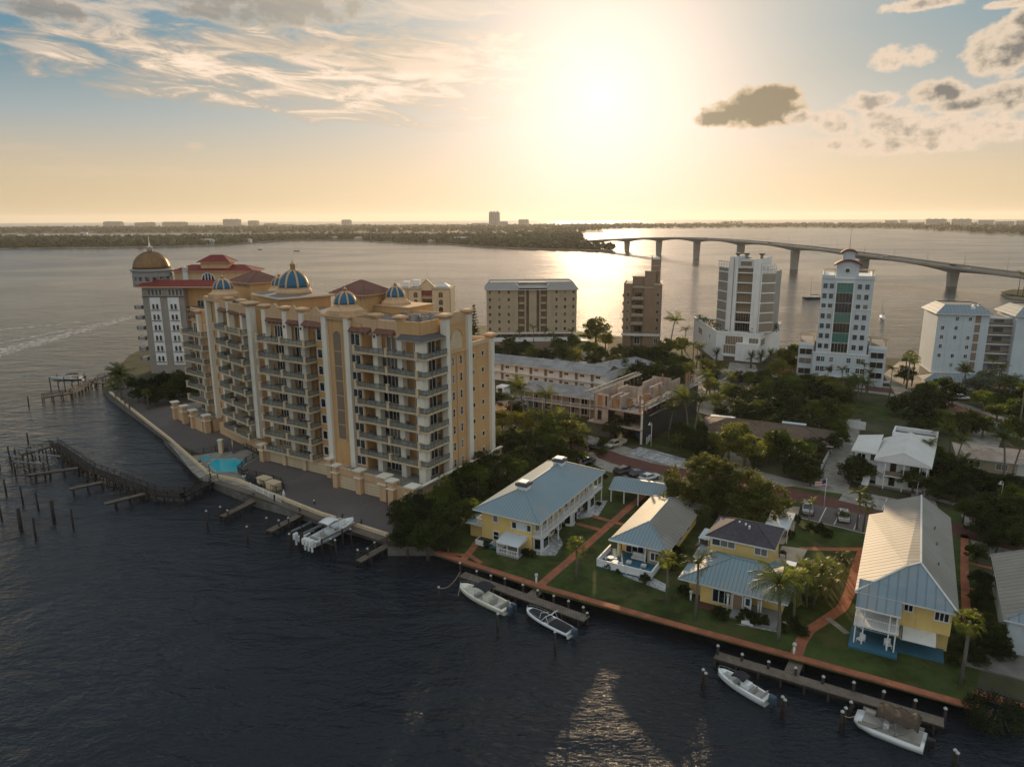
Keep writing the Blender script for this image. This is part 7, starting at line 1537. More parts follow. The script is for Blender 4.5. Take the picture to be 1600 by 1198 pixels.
def dock(name, lab, pts, wd, z=1.15, rail=0, m='wood', gap=2.4, skirt=0, group=None, railh=1.0):
    P = [at(*p, z) for p in pts]; o = P[0]; t = thing(name, lab, 'dock', (o[0], o[1], 0), 0, group); q = MB(); rl = MB()
    for a, c in zip(P, P[1:]):
        a = (a[0]-o[0], a[1]-o[1]); c = (c[0]-o[0], c[1]-o[1]); L = fdist(a, c); an = math.atan2(c[1]-a[1], c[0]-a[0]); q.fr(a[0], a[1], 0, an); rl.fr(a[0], a[1], 0, an)
        q.box(0, L, -wd/2, wd/2, z-.08, z, m); q.box(0, L, -wd/2, -wd/2+.1, z-.32, z-.085, 'wood_dark'); q.box(0, L, wd/2-.1, wd/2, z-.32, z-.085, 'wood_dark')
        if skirt: q.box(0, L, -wd/2-.06, -wd/2-.01, z-skirt, z, 'wood_dark')
        for i in range(int(L/gap)+1):
            u = min(L-.1, i*gap+.1)
            for s_ in (-1, 1): k = MB(); k.fr(a[0], a[1], 0, an); k.cyl(u, s_*(wd/2-.05), -1.2, z-.08, .13, 'wood_dark', n=6); k.build('piling', t)
            if rail: rl.box(u-.05, u+.05, -wd/2, -wd/2+.1, z, z+railh, 'wood_dark'); (rl.box(u-.05, u+.05, wd/2-.1, wd/2, z, z+railh, 'wood_dark') if rail > 1 else None)
        if rail:
            for s_ in ((-1,) if rail == 1 else (-1, 1)):
                for zz in (railh, railh*.55): rl.box(0, L, s_*(wd/2-.05)-.04, s_*(wd/2-.05)+.04, z+zz-.05, z+zz+.05, 'wood_dark')
    q.build('deck', t)
    if rail: rl.build('railing', t)
    return t
dock('dock', 'weathered plank dock in front of the yellow two-storey cottage', [(722, 896), (917, 966)], 1.5)
dock('dock', 'long weathered plank dock at the lower right with two boats alongside', [(1118, 1022), (1475, 1128)], 1.5)
dock('gangway', 'short plank gangway from the left cottage path to its dock', [(843, 919), (826, 934)], 1.5, 1.2); dock('gangway', 'short plank gangway from the right brick path to its dock', [(1246, 1029), (1236, 1052)], 1.5, 1.2)
dock('finger_pier', 'narrow railed finger pier nearest the pool', [(402, 778), (347, 806)], 1.3, rail=1, railh=.9); dock('finger_pier', 'narrow finger pier just left of the lifted white boat', [(480, 798), (420, 829)], 1.3); dock('finger_pier', 'narrow railed finger pier right of the lifted boat, by the leafy corner', [(610, 848), (560, 876)], 1.2, rail=1, railh=.9)
dock('pier', 'long dark railed pier running out from the pool terrace with a bend', [(336, 748), (286, 773), (250, 771), (236, 767), (141, 731), (84, 692)], 1.7, 1.5, rail=2, skirt=1.0, m='wood_dark'); dock('finger_pier', 'nearest dark side arm of the long railed pier', [(226, 770), (163, 786)], 1.1, 1.3, rail=1, railh=.8)
dock('finger_pier', 'middle dark side arm of the long railed pier', [(160, 752), (108, 763)], 1.1, 1.3, rail=1, railh=.8); dock('finger_pier', 'farthest dark side arm of the long railed pier', [(122, 730), (44, 741)], 1.1, 1.3, rail=1, railh=.8); dock('platform', 'dark landing at the outer end of the long railed pier', [(86, 694), (22, 712)], 1.3, 1.3, rail=1, railh=.8)
dock('pier', 'sunlit plank pier off the far left point beside a boat on its lift', [(176, 598), (142, 596), (112, 613), (66, 620)], 2.2, 1.3, rail=2, railh=.8, m='wood'); dock('finger_pier', 'dark outer arm of the far left pier with many posts', [(150, 590), (212, 578)], 1.6, 1.3, rail=1)
def lift(lab, px, py, L, W, rz, z=2.2, group='boat lifts'):
    x, y = at(px, py, 0); t = thing('boat_lift', lab, 'boat lift', (x, y, 0), rz, group)
    for u in (-L/2, 0, L/2):
        for v in (-W/2, W/2): q = MB(); q.cyl(u, v, -1.2, z+1.2, .15, 'wood_dark', n=7); q.build('post', t)
    for v in (-W/2, W/2): q = MB(); q.box(-L/2, L/2, v-.1, v+.1, z+.9, z+1.15, 'metal'); q.build('beam', t)
    for u in (-L/4, L/4): q = MB(); q.box(u-.12, u+.12, -W/2, W/2, z-.7, z-.5, 'metal'); q.build('cradle', t)
    for v in (-.6, .6): q = MB(); q.box(-L/2+.4, L/2-.4, v-.12, v+.12, z-.5, z-.35, 'wood'); q.build('bunk', t)
    return t
lift('empty boat lift at the outer end of the long pier, left one', 32, 728, 6, 4, -.2, 1.9); lift('empty boat lift at the outer end of the long pier, right one', 62, 738, 7, 4.5, -.2, 1.9)
# ---------------------------------------------------------------- boats
def boat(lab, bow, stern, zb=.9, beam=.30, hull='gelcoat', stripe=None, cover=None, ttop=None, eng=1, engm='engine', z0=0, cons=True, rail=True, name='motorboat', arch=False, seat='vinyl', group='moored motorboats', scale=1.0, fb=.95):
    a = at(bow[0], bow[1], z0+zb); c = at(stern[0], stern[1], z0+zb*.7); L = fdist(a, c); B_ = L*beam/2
    t = thing(name, lab, 'boat', (c[0], c[1], z0), math.atan2(a[1]-c[1], a[0]-c[0]), group)
    n = 14; S = []
    for i in range(n+1):
        s = i/n; w_ = B_*(.90+.10*math.sin(min(1, s/.45)*math.pi/2)) if s < .45 else B_*math.sqrt(max(0.0004, 1-((s-.45)/.55)**2.3)); zg = fb*(.82+.38*s**1.8); ch = .15+.5*s**2.5; S.append((s*L, w_, zg, ch, -.35+.55*s**5))
    q = MB(); rings = []
    for x, w_, zg, ch, kz in S: rings.append([(x, -w_, zg), (x, -w_*.985, zg*.72), (x, -w_*.90, ch), (x, 0, kz), (x, w_*.90, ch), (x, w_*.985, zg*.72), (x, w_, zg)])
    k0, k1 = q.mi(hull), q.mi(stripe or hull); base_ = []
    for r in rings: base_.append([q.V(p) for p in r])
    for A_, B2 in zip(base_, base_[1:]):
        for j in range(6): q.f.append([A_[j+1], A_[j], B2[j], B2[j+1]]); q.m.append(k1 if j in (1, 4) and stripe else k0); q.sm.append(True)
    q.f.append(base_[0][::-1]); q.m.append(k0); q.sm.append(False)
    # gunwale deck and sunken cockpit
    ins = []
    for x, w_, zg, ch, kz in S: ins.append(max(.02, w_-.26*(1 if w_ > .5 else w_/.5)))
    for (i, j) in zip(range(n), range(1, n+1)):
        for s_ in (-1, 1):
            q.face([(S[i][0], s_*S[i][1], S[i][2]), (S[j][0], s_*S[j][1], S[j][2]), (S[j][0], s_*ins[j], S[j][2]+.03), (S[i][0], s_*ins[i], S[i][2]+.03)][::s_], hull)
    i1 = int(n*.86)
    for i in range(i1, n): q.face([(S[i][0], -ins[i], S[i][2]+.03), (S[i][0], ins[i], S[i][2]+.03), (S[i+1][0], ins[i+1], S[i+1][2]+.03), (S[i+1][0], -ins[i+1], S[i+1][2]+.03)], hull)
    sole = .38
    for i in range(0, i1):
        q.face([(S[i][0], -ins[i], sole), (S[i+1][0], -ins[i+1], sole), (S[i+1][0], ins[i+1], sole), (S[i][0], ins[i], sole)], 'offwhite')
        for s_ in (-1, 1): q.face([(S[i][0], s_*ins[i], sole), (S[i+1][0], s_*ins[i+1], sole), (S[i+1][0], s_*ins[i+1], S[i+1][2]+.03), (S[i][0], s_*ins[i], S[i][2]+.03)][::-s_], hull)
    q.box(0, .45, -ins[0], ins[0], sole, S[0][2]+.02, hull); q.face([(S[i1][0], -ins[i1], sole), (S[i1][0], ins[i1], sole), (S[i1][0], ins[i1], S[i1][2]+.03), (S[i1][0], -ins[i1], S[i1][2]+.03)], hull)
    q.build('hull', t)
    for e in range(eng):
        y = (e-(eng-1)/2)*.75; q = MB(); q.ring([[(-.15-.75*a_, y+.26*b_*w2, z) for a_, b_ in ((0, -1), (1, -.7), (1, .7), (0, 1))] for z, w2 in ((.45, .6), (.75, 1), (1.25, 1), (1.45, .7))], engm, smooth=False); q.box(-.55, -.3, y-.1, y+.1, -.6, .5, engm); q.build('outboard_motor', t)
    if cover:
        for (s0, s1, hgt) in cover:
            q = MB(); rr = []
            for i in range(9):
                s = s0+(s1-s0)*i/8; f = s*n; j = min(int(f), n-1); w_ = ins[j]+(ins[j+1]-ins[j])*(f-j)+.08; zg = S[j][2]+(S[j+1][2]-S[j][2])*(f-j)+.05; hh = hgt*math.sin(math.pi*(.12+.76*i/8)); rr.append([(s*L, w_*math.cos(a_), zg+hh*math.sin(a_)) for a_ in [math.pi*k/8 for k in range(9)]])
            q.ring(rr, 'canvas_navy', closed=False, cap0=False, cap1=False); q.build('canvas_cover', t)
    if cons:
        q = MB(); x0 = L*.42; q.ring([[(x0+a_*.5, b_*.42, z) for a_, b_ in ((-1, -1), (1, -1), (1, 1), (-1, 1))] for z, in ((sole,), (sole+.95,))], hull, smooth=False); q.build('console', t); q = MB(); q.bar((x0+.45, 0, sole+.95), (x0+.15, 0, sole+1.5), .8, .04, 'rail_glass'); q.build('windshield', t)
        for x_ in (L*.30, L*.62, L*.12): q = MB(); w_ = .5 if x_ > L*.2 else B_*.7; q.box(x_-.28, x_+.28, -w_, w_, sole, sole+.42, seat); (q.box(x_-.34, x_-.24, -w_, w_, sole+.42, sole+.85, seat) if x_ < L*.5 else None); q.build('seat', t)
    if ttop:
        m_, s0, s1, hh = ttop; q = MB(); w_ = B_*.78
        q.ring([[(s0*L+(s1-s0)*L*i/6, y, hh+.22*math.sin(math.pi*i/6)-(abs(y)/w_)**2*.12) for y in (-w_, -w_*.5, 0, w_*.5, w_)] for i in range(7)], m_, closed=False, cap0=False, cap1=False); tp = q.build('canopy', t); md = tp.modifiers.new('thickness', 'SOLIDIFY'); md.thickness = .06
        q = MB(); zg = S[int(n*s0)][2]
        for s_ in (-1, 1):
            for (a_, b_) in ((s0+.02, s0+.08), (s1-.02, s1-.08), (s0+.02, s1-.08)): q.tube([(a_*L, s_*w_*.95, hh), (b_*L, s_*B_*.85, zg)], .025, 'metal', 5)
        q.build('frame', t)
    if arch:
        q = MB(); s0 = .42
        for s_ in (-1, 1): q.tube([(L*.40, s_*B_*.85, fb), (L*.46, s_*B_*.8, fb+.9), (L*.36, s_*B_*.5, fb+1.35), (L*.36, 0, fb+1.42)], .05, 'gelcoat', 6); q.tube([(L*.56, s_*B_*.85, fb), (L*.46, s_*B_*.8, fb+.9)], .04, 'gelcoat', 6)
        q.build('wake_tower', t)
        q = MB(); rr = [(L*.62, -B_*.75, fb+.05), (L*.70, 0, fb+.1), (L*.62, B_*.75, fb+.05)]; q.tube(rr, .05, 'gelcoat', 6); q.tube([(L*.60, -B_*.8, fb+.32), (L*.67, 0, fb+.4), (L*.60, B_*.8, fb+.32)], .03, 'gelcoat', 5); q.build('windshield', t)
    if rail:
        q = MB()
        for s_ in (-1, 1):
            P = [(S[i][0]-.1, s_*max(.05, S[i][1]-.08), S[i][2]+.35) for i in range(int(n*.62), n+1)]; q.tube(P, .022, 'metal', 4)
            for p in P[::2]: q.tube([p, (p[0], p[1], p[2]-.35)], .018, 'metal', 4)
        q.build('bow_rail', t)
    return t, L, B_
boat('cream-hulled open boat with dark T-top at the left cottage dock', (719, 913), (795, 951), hull='gelcoat_cream', ttop=('canvas_navy', .36, .62, 2.3), eng=2, engm='engine')
boat('dark-blue-hulled boat with navy covers and wake tower at the left cottage dock', (823, 951), (893, 988), stripe='hull_navy', cover=[(.03, .42, .3), (.50, .90, .22)], arch=True, cons=False, eng=1)
boat('white open boat with folded dark canopy at the right cottage dock', (1122, 1046), (1200, 1093), ttop=('canvas_navy', .42, .66, 1.7), eng=1, engm='engine')
def pontoon():
    a = at(1337, 1117, .7); c = at(1446, 1158, .7); L = fdist(a, c); t = thing('deck_boat', 'broad deck boat under a torn brown canopy at the right dock end', 'boat', (c[0], c[1], 0), math.atan2(a[1]-c[1], a[0]-c[0]), 'moored motorboats'); B_ = 1.35
    q = MB(); rings = [[(x, -w, z) for x, w, z in ()]]; q = MB()
    S = [(0, B_, .75, .1), (L*.3, B_*1.04, .75, .05), (L*.7, B_, .78, .05), (L*.92, B_*.86, .85, .25), (L, B_*.62, .9, .5)]
    q.ring([[(x, -w, z), (x, -w*.95, k), (x, w*.95, k), (x, w, z)] for x, w, z, k in S], 'gelcoat'); q.build('hull', t)
    q = MB(); q.box(.3, L*.95, -B_*.8, B_*.8, .78, .84, 'vinyl'); q.box(L*.2, L*.55, -B_*.95, -B_*.6, .84, 1.25, 'vinyl'); q.box(L*.2, L*.5, B_*.6, B_*.95, .84, 1.25, 'vinyl'); q.box(L*.62, L*.88, -B_*.8, -B_*.45, .84, 1.2, 'vinyl'); q.box(L*.62, L*.88, B_*.45, B_*.8, .84, 1.2, 'vinyl'); q.build('seat', t)
    q = MB(); q.box(L*.5, L*.58, .1, B_*.6, .84, 1.6, 'gelcoat'); q.build('console', t)
    q = MB()
    for s_ in (-1, 1): q.box(.3, L*.93, s_*B_*.97-.03, s_*B_*.97+.03, .84, 1.15, 'vinyl')
    q.build('side_panel', t)
    q = MB(); q.ring([[(L*.1+L*.6*i/8, y, 2.3+.16*math.sin(i*2.2)+.25*math.cos(y)-.2*(i == 0)) for y in (-B_, -.5, .4, B_)] for i in range(9)], 'canvas_brown', closed=False, cap0=False, cap1=False); o = q.build('canopy', t); o.modifiers.new('thickness', 'SOLIDIFY').thickness = .05
    q = MB()
    for s_ in (-1, 1):
        for x0, x1 in ((L*.12, L*.4), (L*.4, L*.4), (L*.7, L*.4), (L*.4, L*.7)): q.tube([(x0, s_*B_, 2.3), (x1, s_*B_, .9)], .025, 'metal', 5)
    q.build('frame', t); q = MB(); q.ring([[(-.1-.7*a_, .25*b_*w2, z) for a_, b_ in ((0, -1), (1, -.7), (1, .7), (0, 1))] for z, w2 in ((.3, .6), (.6, 1), (1.1, 1), (1.25, .7))], 'black', smooth=False); q.box(-.5, -.25, -.1, .1, -.6, .4, 'black'); q.build('outboard_motor', t)
pontoon()
b_, L_, B2 = boat('large white sport boat with hard top raised on a lift by the quay', (552, 810), (485, 846), z0=1.2, zb=1.1, hull='gelcoat', ttop=('white', .30, .58, 2.7), eng=3, engm='gelcoat', fb=1.15, group='boats on lifts')
ang_ = b_.rotation_euler.z; c_ = (b_.location.x+math.cos(ang_)*L_*.5, b_.location.y+math.sin(ang_)*L_*.5)
def lift_at(lab, x, y, L, W, rz, z): t = lift(lab, 800, 800, L, W, rz, z); t.location = (x, y, 0); return t
lift_at('boat lift holding the large white sport boat by the quay', c_[0], c_[1], 8.5, 4.2, ang_, 1.6)
b3, L3_, _ = boat('small white skiff on a lift beside the large sport boat', (492, 826), (466, 840), z0=1.0, zb=.6, hull='gelcoat', cons=False, rail=False, eng=1, engm='gelcoat', fb=.6, group='boats on lifts'); an3 = b3.rotation_euler.z
lift_at('low boat lift under the small white skiff', b3.location.x+math.cos(an3)*L3_*.5, b3.location.y+math.sin(an3)*L3_*.5, 4.5, 2.4, an3, 1.3)
b4, L4_, _ = boat('white cruiser raised on a lift off the far left point', (80, 590), (130, 590), z0=2.3, zb=1.0, hull='gelcoat', stripe='hull_navy', ttop=('canvas_navy', .1, .5, 2.0), eng=1, group='boats on lifts'); an4 = b4.rotation_euler.z
lift_at('boat lift under the cruiser off the far left point', b4.location.x+math.cos(an4)*L4_*.5, b4.location.y+math.sin(an4)*L4_*.5, 8, 4.5, an4, 2.7)
boat('small dark boat running on the bay beyond the blue domes', (409, 389.5), (404, 389.5), fb=1.2, cons=False, rail=False, hull='darkgrey', group='small boats on the far bay', ttop=('white', .3, .6, 2.2)); boat('small dark boat on the bay left of the bronze dome', (468, 392), (460, 392), fb=1.2, cons=False, rail=False, hull='darkgrey', group='small boats on the far bay', ttop=('white', .3, .6, 2.2))
def sail(lab, px, py, L, rz, mh):
    x, y = at(px, py, 0); t = thing('sailboat', lab, 'sailboat', (x, y, 0), rz, 'anchored sailboats'); n = 10; q = MB(); rr = []
    for i in range(n+1): s = i/n; w_ = L*.14*math.sqrt(max(.002, 1-abs((s-.42)/.60)**2.2)); rr.append([(s*L-L/2, -w_, 1.1+.3*s), (s*L-L/2, -w_*.7, .3), (s*L-L/2, 0, -.3+.5*s**4), (s*L-L/2, w_*.7, .3), (s*L-L/2, w_, 1.1+.3*s)])
    q.ring(rr, 'hull_navy' if L > 10 else 'gelcoat'); q.build('hull', t); q = MB(); q.ring([[(a_*L*.22, b_*L*.08, z) for a_, b_ in ((-1, -1), (1, -.6), (1, .6), (-1, 1))] for z in (1.2, 1.75)], 'gelcoat', smooth=False); q.build('cabin', t)
    q = MB(); q.tube([(L*.08, 0, 1), (L*.08, 0, mh)], .11, 'metal', 6, .07); q.build('mast', t); q = MB(); q.tube([(L*.08, 0, 2.4), (-L*.36, 0, 2.5)], .08, 'metal', 6); q.tube([(L*.06, 0, 2.65), (-L*.34, 0, 2.7)], .22, 'canvas_navy', 6); q.build('boom', t)
    q = MB(); q.tube([(L*.08, 0, mh), (L*.5, 0, 1.3)], .03, 'metal', 4); q.tube([(L*.08, 0, mh), (-L*.48, 0, 1.3)], .03, 'metal', 4); q.build('rigging', t)
sail('larger dark sailboat at anchor between the two white towers', 1268, 467, 12, math.pi+.1, 15); sail('smaller sailboat at anchor just right of the cupola tower', 1378, 498, 7.5, 1.3, 10)
def wake():
    q = MB(); rnd = random.Random(2)
    for (p0, p1, n, wd) in (((214, 494), (-60, 566), 60, 13), ((214, 494), (-60, 522), 50, 5), ((214, 494), (-60, 548), 50, 4)):
        a, c = Vector(at(*p0, 0)), Vector(at(*p1, 0)); d = (c-a).normalized(); nn = Vector((-d.y, d.x)); pl_ = None
        for i in range(n+1):
            t = i/n; e = a+(c-a)*t; w_ = wd*(.25+.75*t)*rnd.uniform(.7, 1.2); cur = (e+nn*w_*.5, e-nn*w_*.5)
            if pl_: q.face([(pl_[0].x, pl_[0].y, .02), (pl_[1].x, pl_[1].y, .02), (cur[1].x, cur[1].y, .02), (cur[0].x, cur[0].y, .02)], 'foam')
            pl_ = cur
    return q
def foam_mat():
    m = bpy.data.materials.new('foam'); m.use_nodes = True; n = NT(m.node_tree); b = n.n['Principled BSDF']; b.inputs['Base Color'].default_value = (.7, .72, .72, 1); b.inputs['Roughness'].default_value = .7
    g = n.node('ShaderNodeNewGeometry'); f = n.noise(g.outputs['Position'], .35, 5, .7); n.link(n.m('MULTIPLY', n.ss(f, .38, .64), .55), b.inputs['Alpha']); MATS['foam'] = m
foam_mat(); tag(wake().build('wake_foam'), kind='stuff')
def rope(lab, p, q_, z0, z1, sag=.6):
    a = Vector((*at(*p, z0), z0)); c = Vector((*at(*q_, z1), z1)); t = thing('mooring_line', lab, 'rope', tuple(a)); mb = MB(); mb.tube([tuple((c-a)*s+Vector((0, 0, -sag*4*s*(1-s)))) for s in [i/8 for i in range(9)]], .03, 'cream', 4); mb.build('rope', t)
rope('mooring rope slung from the lone pile to the left cottage dock', (685, 918), (719, 893), 1.7, 1.6, .9); rope('bow line of the cream-hulled boat', (719, 913), (716, 930), 1.0, .1, .1); rope('bow line from the deck boat to its pile', (1337, 1117), (1320, 1118), .9, 1.8, .2)
# ---------------------------------------------------------------- vehicles and street furniture
for nm, c_ in (('car_white', (.62, .63, .63)), ('car_black', (.02, .022, .025)), ('car_silver', (.32, .34, .36)), ('car_blue', (.30, .42, .50)), ('car_tan', (.42, .36, .28))): mat(nm, c_, .25, coat=.6)
def car(lab, px, py, rz, m, suv=False, pickup=False, group='parked cars', s=1.0):
    x, y = at(px, py, GZ+.5); t = thing('parked_pickup' if pickup else 'parked_car', lab, 'pickup truck' if pickup else 'car', (x, y, GZ+.085), rz, group); H = 1.15 if not (suv or pickup) else 1.25; hh = .42 if not (suv or pickup) else .62; n = 12
    Lh = 2.3 if not pickup else 2.75; q = MB(); sec = []
    for i in range(n+1):
        s_ = -1+2*i/n; w_ = .90*(1-.16*abs(s_)**5); top = .92-.10*max(0, s_)**2-.04*(s_ < -.8); sec.append([(s_*Lh, -w_, .38), (s_*Lh, -w_*1.01, .6), (s_*Lh, -w_*.93, top), (s_*Lh, w_*.93, top), (s_*Lh, w_*1.01, .6), (s_*Lh, w_, .38)])
    q.ring(sec, m); bd = q.build('body', t)
    x0, x1, x2, x3 = ((-2.1, -1.75, .45, 1.15) if suv else (-1.75, -1.05, .25, 1.05)) if not pickup else (-.5, -.3, .95, 1.6)
    q = MB(); q.ring([[(x0, -.80, .9), (x3, -.80, .9), (x3, .80, .9), (x0, .80, .9)], [(x1, -.64, .92+hh*.9), (x2, -.64, .92+hh*.9), (x2, .64, .92+hh*.9), (x1, .64, .92+hh*.9)]], 'glass', smooth=False); q.build('window', t)
    q = MB(); q.ring([[(x1-.03, -.66, .92+hh*.88), (x2+.03, -.66, .92+hh*.88), (x2+.03, .66, .92+hh*.88), (x1-.03, .66, .92+hh*.88)], [(x1+.1, -.58, .98+hh*.9), (x2-.08, -.58, .98+hh*.9), (x2-.08, .58, .98+hh*.9), (x1+.1, .58, .98+hh*.9)]], m, smooth=False)
    for xx, xt in ((x0, x1), (x3, x2)):
        for sy in (-1, 1): q.bar((xx, sy*.80, .9), (xt, sy*.64, .92+hh*.9), .07, .05, m)
    if pickup: q.box(-2.7, -.6, -.86, -.80, .9, 1.25, m); q.box(-2.7, -.6, .80, .86, .9, 1.25, m); q.box(-2.74, -2.66, -.86, .86, .9, 1.25, m)
    q.build('roof', t)
    for wx in (-Lh*.62, Lh*.62):
        for wy in (-.86, .86):
            q = MB(); q.ring([[(wx+.34*math.cos(a), yy, .34+.34*math.sin(a)) for a in [k*math.pi/7 for k in range(14)]] for yy in (wy-.11, wy+.11)], 'rubber', smooth=False); w2 = q.build('wheel', t); q = MB(); q.ring([[(wx+.2*math.cos(a), wy+.12*(1 if wy > 0 else -1), .34+.2*math.sin(a)) for a in [k*math.pi/5 for k in range(10)]], [(wx, wy+.13*(1 if wy > 0 else -1), .34)]*10], 'metal', smooth=False); q.build('rim', w2)
    for sy in (-.6, .6): q = MB(); q.box(Lh*.965, Lh*1.0, sy-.18, sy+.18, .62, .76, 'lampwhite'); q.build('headlight', t); q = MB(); q.box(-Lh*1.0, -Lh*.97, sy-.15, sy+.15, .62, .78, 'tile_red'); q.build('tail_light', t)
    return t
car('silver pickup truck parked at the street in front of the half-built block', 962, 694, R(-141), 'car_tan', pickup=True, suv=True); car('dark car half hidden behind the far roof vent of the yellow house', 915, 722, R(40), 'car_black', suv=True)
car('black sport utility car beside the covered walkway roof', 975, 736, R(35), 'car_black', suv=True); car('small black car between two others behind the covered walkway', 997, 740, R(35), 'car_black'); car('white car with dark glass behind the covered walkway', 1014, 746, R(35), 'car_white')
car('grey sport utility car parked in the bay left of the flag', 1262, 795, R(-112), 'car_silver', suv=True); car('pale blue-white car parked in the bay right of the flag', 1318, 806, R(-112), 'car_white')
car('white car on the street in front of the tan mid-rise', 857, 551, R(0), 'car_white', suv=True); car('white van-like car below the pale blue-grey block', 1501, 622, R(-10), 'car_white', suv=True); car('silver car near the palms of the bay street', 1376, 598, R(-20), 'car_silver'); car('dark car under the trees left of the bay street', 1317, 612, R(-20), 'car_black'); car('car with blue tint under the dark wooded block', 1262, 630, R(60), 'car_blue')
car('dark car at the street edge near the leaning palm', 932, 700, R(-30), 'car_black')
def lamp(lab, px, py, h=5.2):
    x, y = at(px, py, GZ); t = thing('street_lamp', lab, 'street lamp', (x, y, GZ), 0, 'street lamps'); q = MB(); q.cyl(0, 0, 0, h, .09, 'offwhite', .06); q.tube([(0, 0, h), (-.2, 0, h+.3), (-.5, 0, h+.3)], .04, 'offwhite', 5); q.build('pole', t); q = MB(); q.lathe(-.5, 0, [(.07, h+.25), (.12, h+.05), (.36, h-.25)], 'offwhite', 10); q.build('lamp_shade', t)
lamp('white bell-shaped street lamp at the garden wall by the netting', 1017, 698); lamp('white street lamp at the right under dark trees', 1562, 790, 4.2); lamp('white street lamp behind the leafy street tree', 1243, 725, 3.6); lamp('white street lamp by the brown bungalow lawn', 1109, 718, 2.6)
def globe(lab, px, py, h=1.9):
    x, y = at(px, py, GZ); t = thing('garden_lamp', lab, 'garden lamp', (x, y, GZ), 0, 'white globe lamps'); q = MB(); q.cyl(0, 0, 0, h, .13, 'white'); q.build('post', t); q = MB(); q.lathe(0, 0, [(.05, h), (.2, h+.08), (.25, h+.25), (.2, h+.42), (.04, h+.5)], 'lampwhite', 12); q.build('globe', t)
globe('taller white globe lamp at the shingled house porch, left', 1136, 953); globe('white globe lamp at the shingled house porch, right', 1184, 958, 1.4); globe('white lamp post among shrubs left of the tall palm', 1079, 938, 1.0); globe('small white post at the left cottage seawall', 838, 912, 1.1); globe('small white post at the right path and seawall', 1240, 1023, 1.1)
def lamp_black():
    x, y = at(329, 752, GZ); t = thing('lantern_post', 'black twin lantern post at the corner of the pool terrace', 'lamp', (x, y, GZ)); q = MB(); q.cyl(0, 0, 0, 3.2, .07, 'black'); q.build('post', t)
    for dx, z in ((0, 3.2), (-.25, 2.0)): q = MB(); q.lathe(dx, 0, [(.1, z), (.2, z+.35), (.24, z+.4), (.03, z+.6)], 'lampwhite', 8); q.build('lantern', t)
lamp_black()
def flag():
    x, y = at(1287, 795, GZ); t = thing('flagpole', 'white flagpole with a red, white and blue flag beside the parked cars', 'flag', (x, y, GZ)); q = MB(); q.cyl(0, 0, 0, 5.6, .05, 'white'); q.build('pole', t); n = 10
    def P(i, z): u = -i*.19; return (u, .14*math.sin(i*.9), z-.05*i*.6)
    q = MB()
    for s in range(7):
        z1 = 5.3-s*.15; z0 = z1-.15
        for i in range(n):
            m = 'navy_cloth' if (s < 4 and i < 4) else ('red_cloth' if s % 2 == 0 else 'white'); q.face([P(i, z0), P(i+1, z0), P(i+1, z1), P(i, z1)], m)
    q.build('cloth', t)
flag()
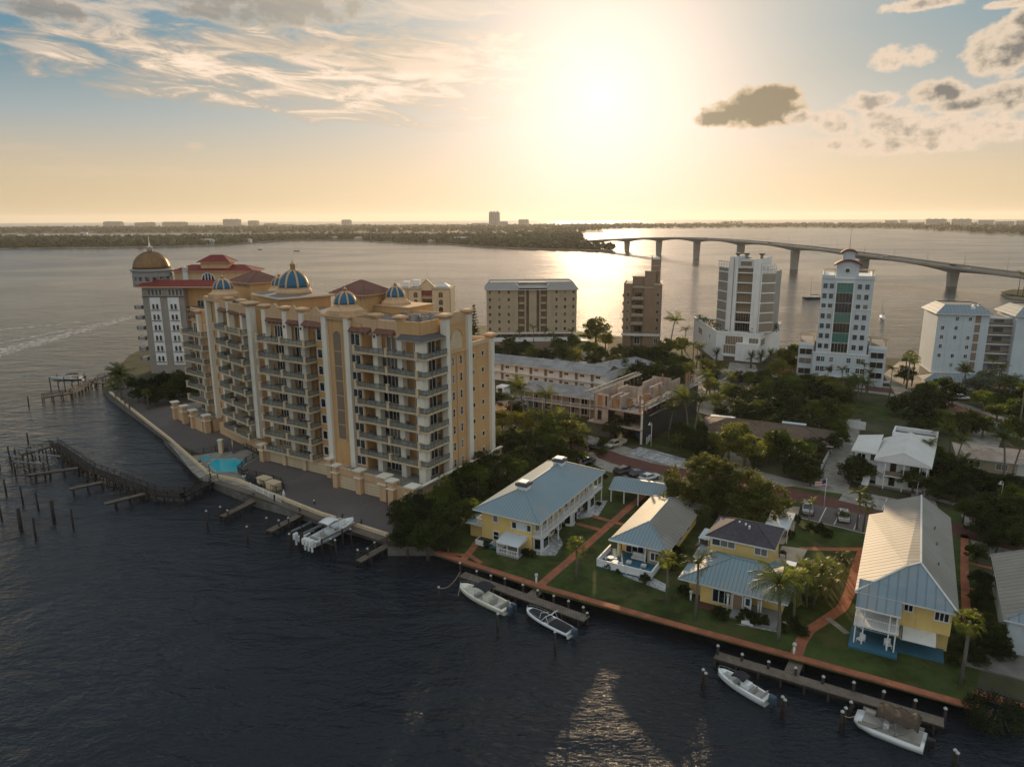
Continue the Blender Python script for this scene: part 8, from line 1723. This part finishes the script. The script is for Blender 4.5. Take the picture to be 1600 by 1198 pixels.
def pots():
    o = []
    for i, (px, py) in enumerate(((313, 727), (382, 747), (384, 742))):
        x, y = at(px, py, GZ); t = thing('plant_pot', ('white plant pot on the pool deck near the round spa', 'white plant pot at the near fence corner of the pool deck', 'white plant pot a step behind the near fence corner')[i], 'plant pot', (x, y, GZ)); q = MB(); q.lathe(0, 0, [(.28, 0), (.42, .55), (.45, .6)], 'white', 12); q.build('pot', t); q = MB(); rnd = random.Random(i)
        for j in range(40): leafquad(q, rnd, (rnd.gauss(0, .2), rnd.gauss(0, .2), .7+rnd.random()*.3), .25, 'leaf_dark')
        q.build('plant', t)
    for i, (px, py, l_) in enumerate(((414, 757, 'cream-topped service box by the quay, left one'), (428, 764, 'cream-topped service box by the quay, right one'))):
        x, y = at(px, py, GZ); t = thing('service_box', l_, 'service box', (x, y, GZ), R(-33)); q = MB(); q.box(-1.2, 1.2, -.8, .8, 0, 1.3, 'cream'); q.build('body', t); q = MB(); q.box(-1.3, -.05, -.9, .9, 1.3, 1.5, 'cream'); q.box(.05, 1.3, -.9, .9, 1.3, 1.5, 'cream'); q.build('lid', t)
    x, y = at(444, 779, GZ); t = thing('quay_bollard', 'white lighthouse-shaped bollard lamp at the bend of the quay kerb', 'bollard', (x, y, GZ)); q = MB(); q.lathe(0, 0, [(.38, 0), (.22, 1.0), (.25, 1.05), (.14, 1.35), (.02, 1.5)], 'white', 12); q.build('body', t); q = MB(); q.lathe(0, 0, [(.12, 1.5), (.14, 1.6), (.02, 1.75)], 'lampwhite', 8); q.build('lamp', t)
    x, y = at(364, 704, GZ); t = thing('sun_umbrella', 'closed cream parasol behind the pool', 'parasol', (x, y, GZ)); q = MB(); q.cyl(0, 0, 0, 2.6, .03, 'white'); q.build('pole', t); q = MB(); q.lathe(0, 0, [(.12, .9), (.16, 1.4), (.05, 2.55)], 'cream', 8); q.build('canopy', t)
    for i, (px, py) in enumerate(((349, 707), (356, 706), (371, 706), (366, 709))):
        x, y = at(px, py, GZ); t = thing('deck_chair', ORD[(0, 1, 3, 2)[i]]+' dark chair behind the pool', 'chair', (x, y, GZ), i, 'pool chairs'); q = MB(); q.box(-.3, .3, -.3, .3, .35, .45, 'darkgrey'); q.build('seat', t); q = MB(); q.box(-.3, .3, .25, .32, .45, 1.0, 'darkgrey'); q.build('backrest', t); q = MB(); [q.box(a, a+.05, b_, b_+.05, 0, .35, 'darkgrey') for a in (-.3, .25) for b_ in (-.3, .25)]; q.build('frame', t)
    for i in range(5):
        x, y = at(390+i*4.5, 751+i*2.2, GZ); t = thing('sun_lounger', ORD[i]+' dark sun lounger by the quay fence', 'sun lounger', (x, y, GZ), R(60), 'dark sun loungers'); q = MB(); q.box(-.9, .5, -.28, .28, .28, .36, 'canvas_navy'); q.build('seat', t); q = MB(); q.bar((.5, 0, .33), (1.05, 0, .75), .56, .07, 'canvas_navy'); q.build('backrest', t); q = MB(); [q.box(a, a+.05, b_, b_+.05, 0, .28, 'darkgrey') for a in (-.85, .45) for b_ in (-.26, .21)]; q.build('frame', t)
    x, y = at(346, 708, GZ); t = thing('gate_column', 'tall cream column between pool deck and driveway', 'column', (x, y, GZ)); q = MB(); q.box(-.4, .4, -.4, .4, 0, 2.9, 'cream'); q.build('shaft', t); q = MB(); q.box(-.5, .5, -.5, .5, 2.9, 3.1, 'pale'); q.build('cap', t)
    fence_line('quay_railing', 'white slatted railing on the quay kerb between the finger piers', 'railing', [(392, 762), (420, 777), (440, 786)], 1.0, 'white', rails=(.15, .95))
pots()
# ---------------------------------------------------------------- haze
def haze():
    m = bpy.data.materials.new('haze'); m.use_nodes = True; n = NT(m.node_tree); n.n.remove(n.n['Principled BSDF'])
    v = n.node('ShaderNodeVolumePrincipled'); v.inputs['Color'].default_value = (.95, .93, .90, 1); v.inputs['Density'].default_value = HAZE_D
    v.inputs['Anisotropy'].default_value = .35
    n.link(v.outputs[0], n.n['Material Output'].inputs['Volume']); MATS['haze'] = m
    b = MB(); b.box(-FAR-100, FAR+100, -FAR-100, FAR+100, -3, 135, 'haze'); tag(b.build('haze'), kind='stuff')
FASTT = False
HAZE_D = 5e-5
if not FASTT: haze()
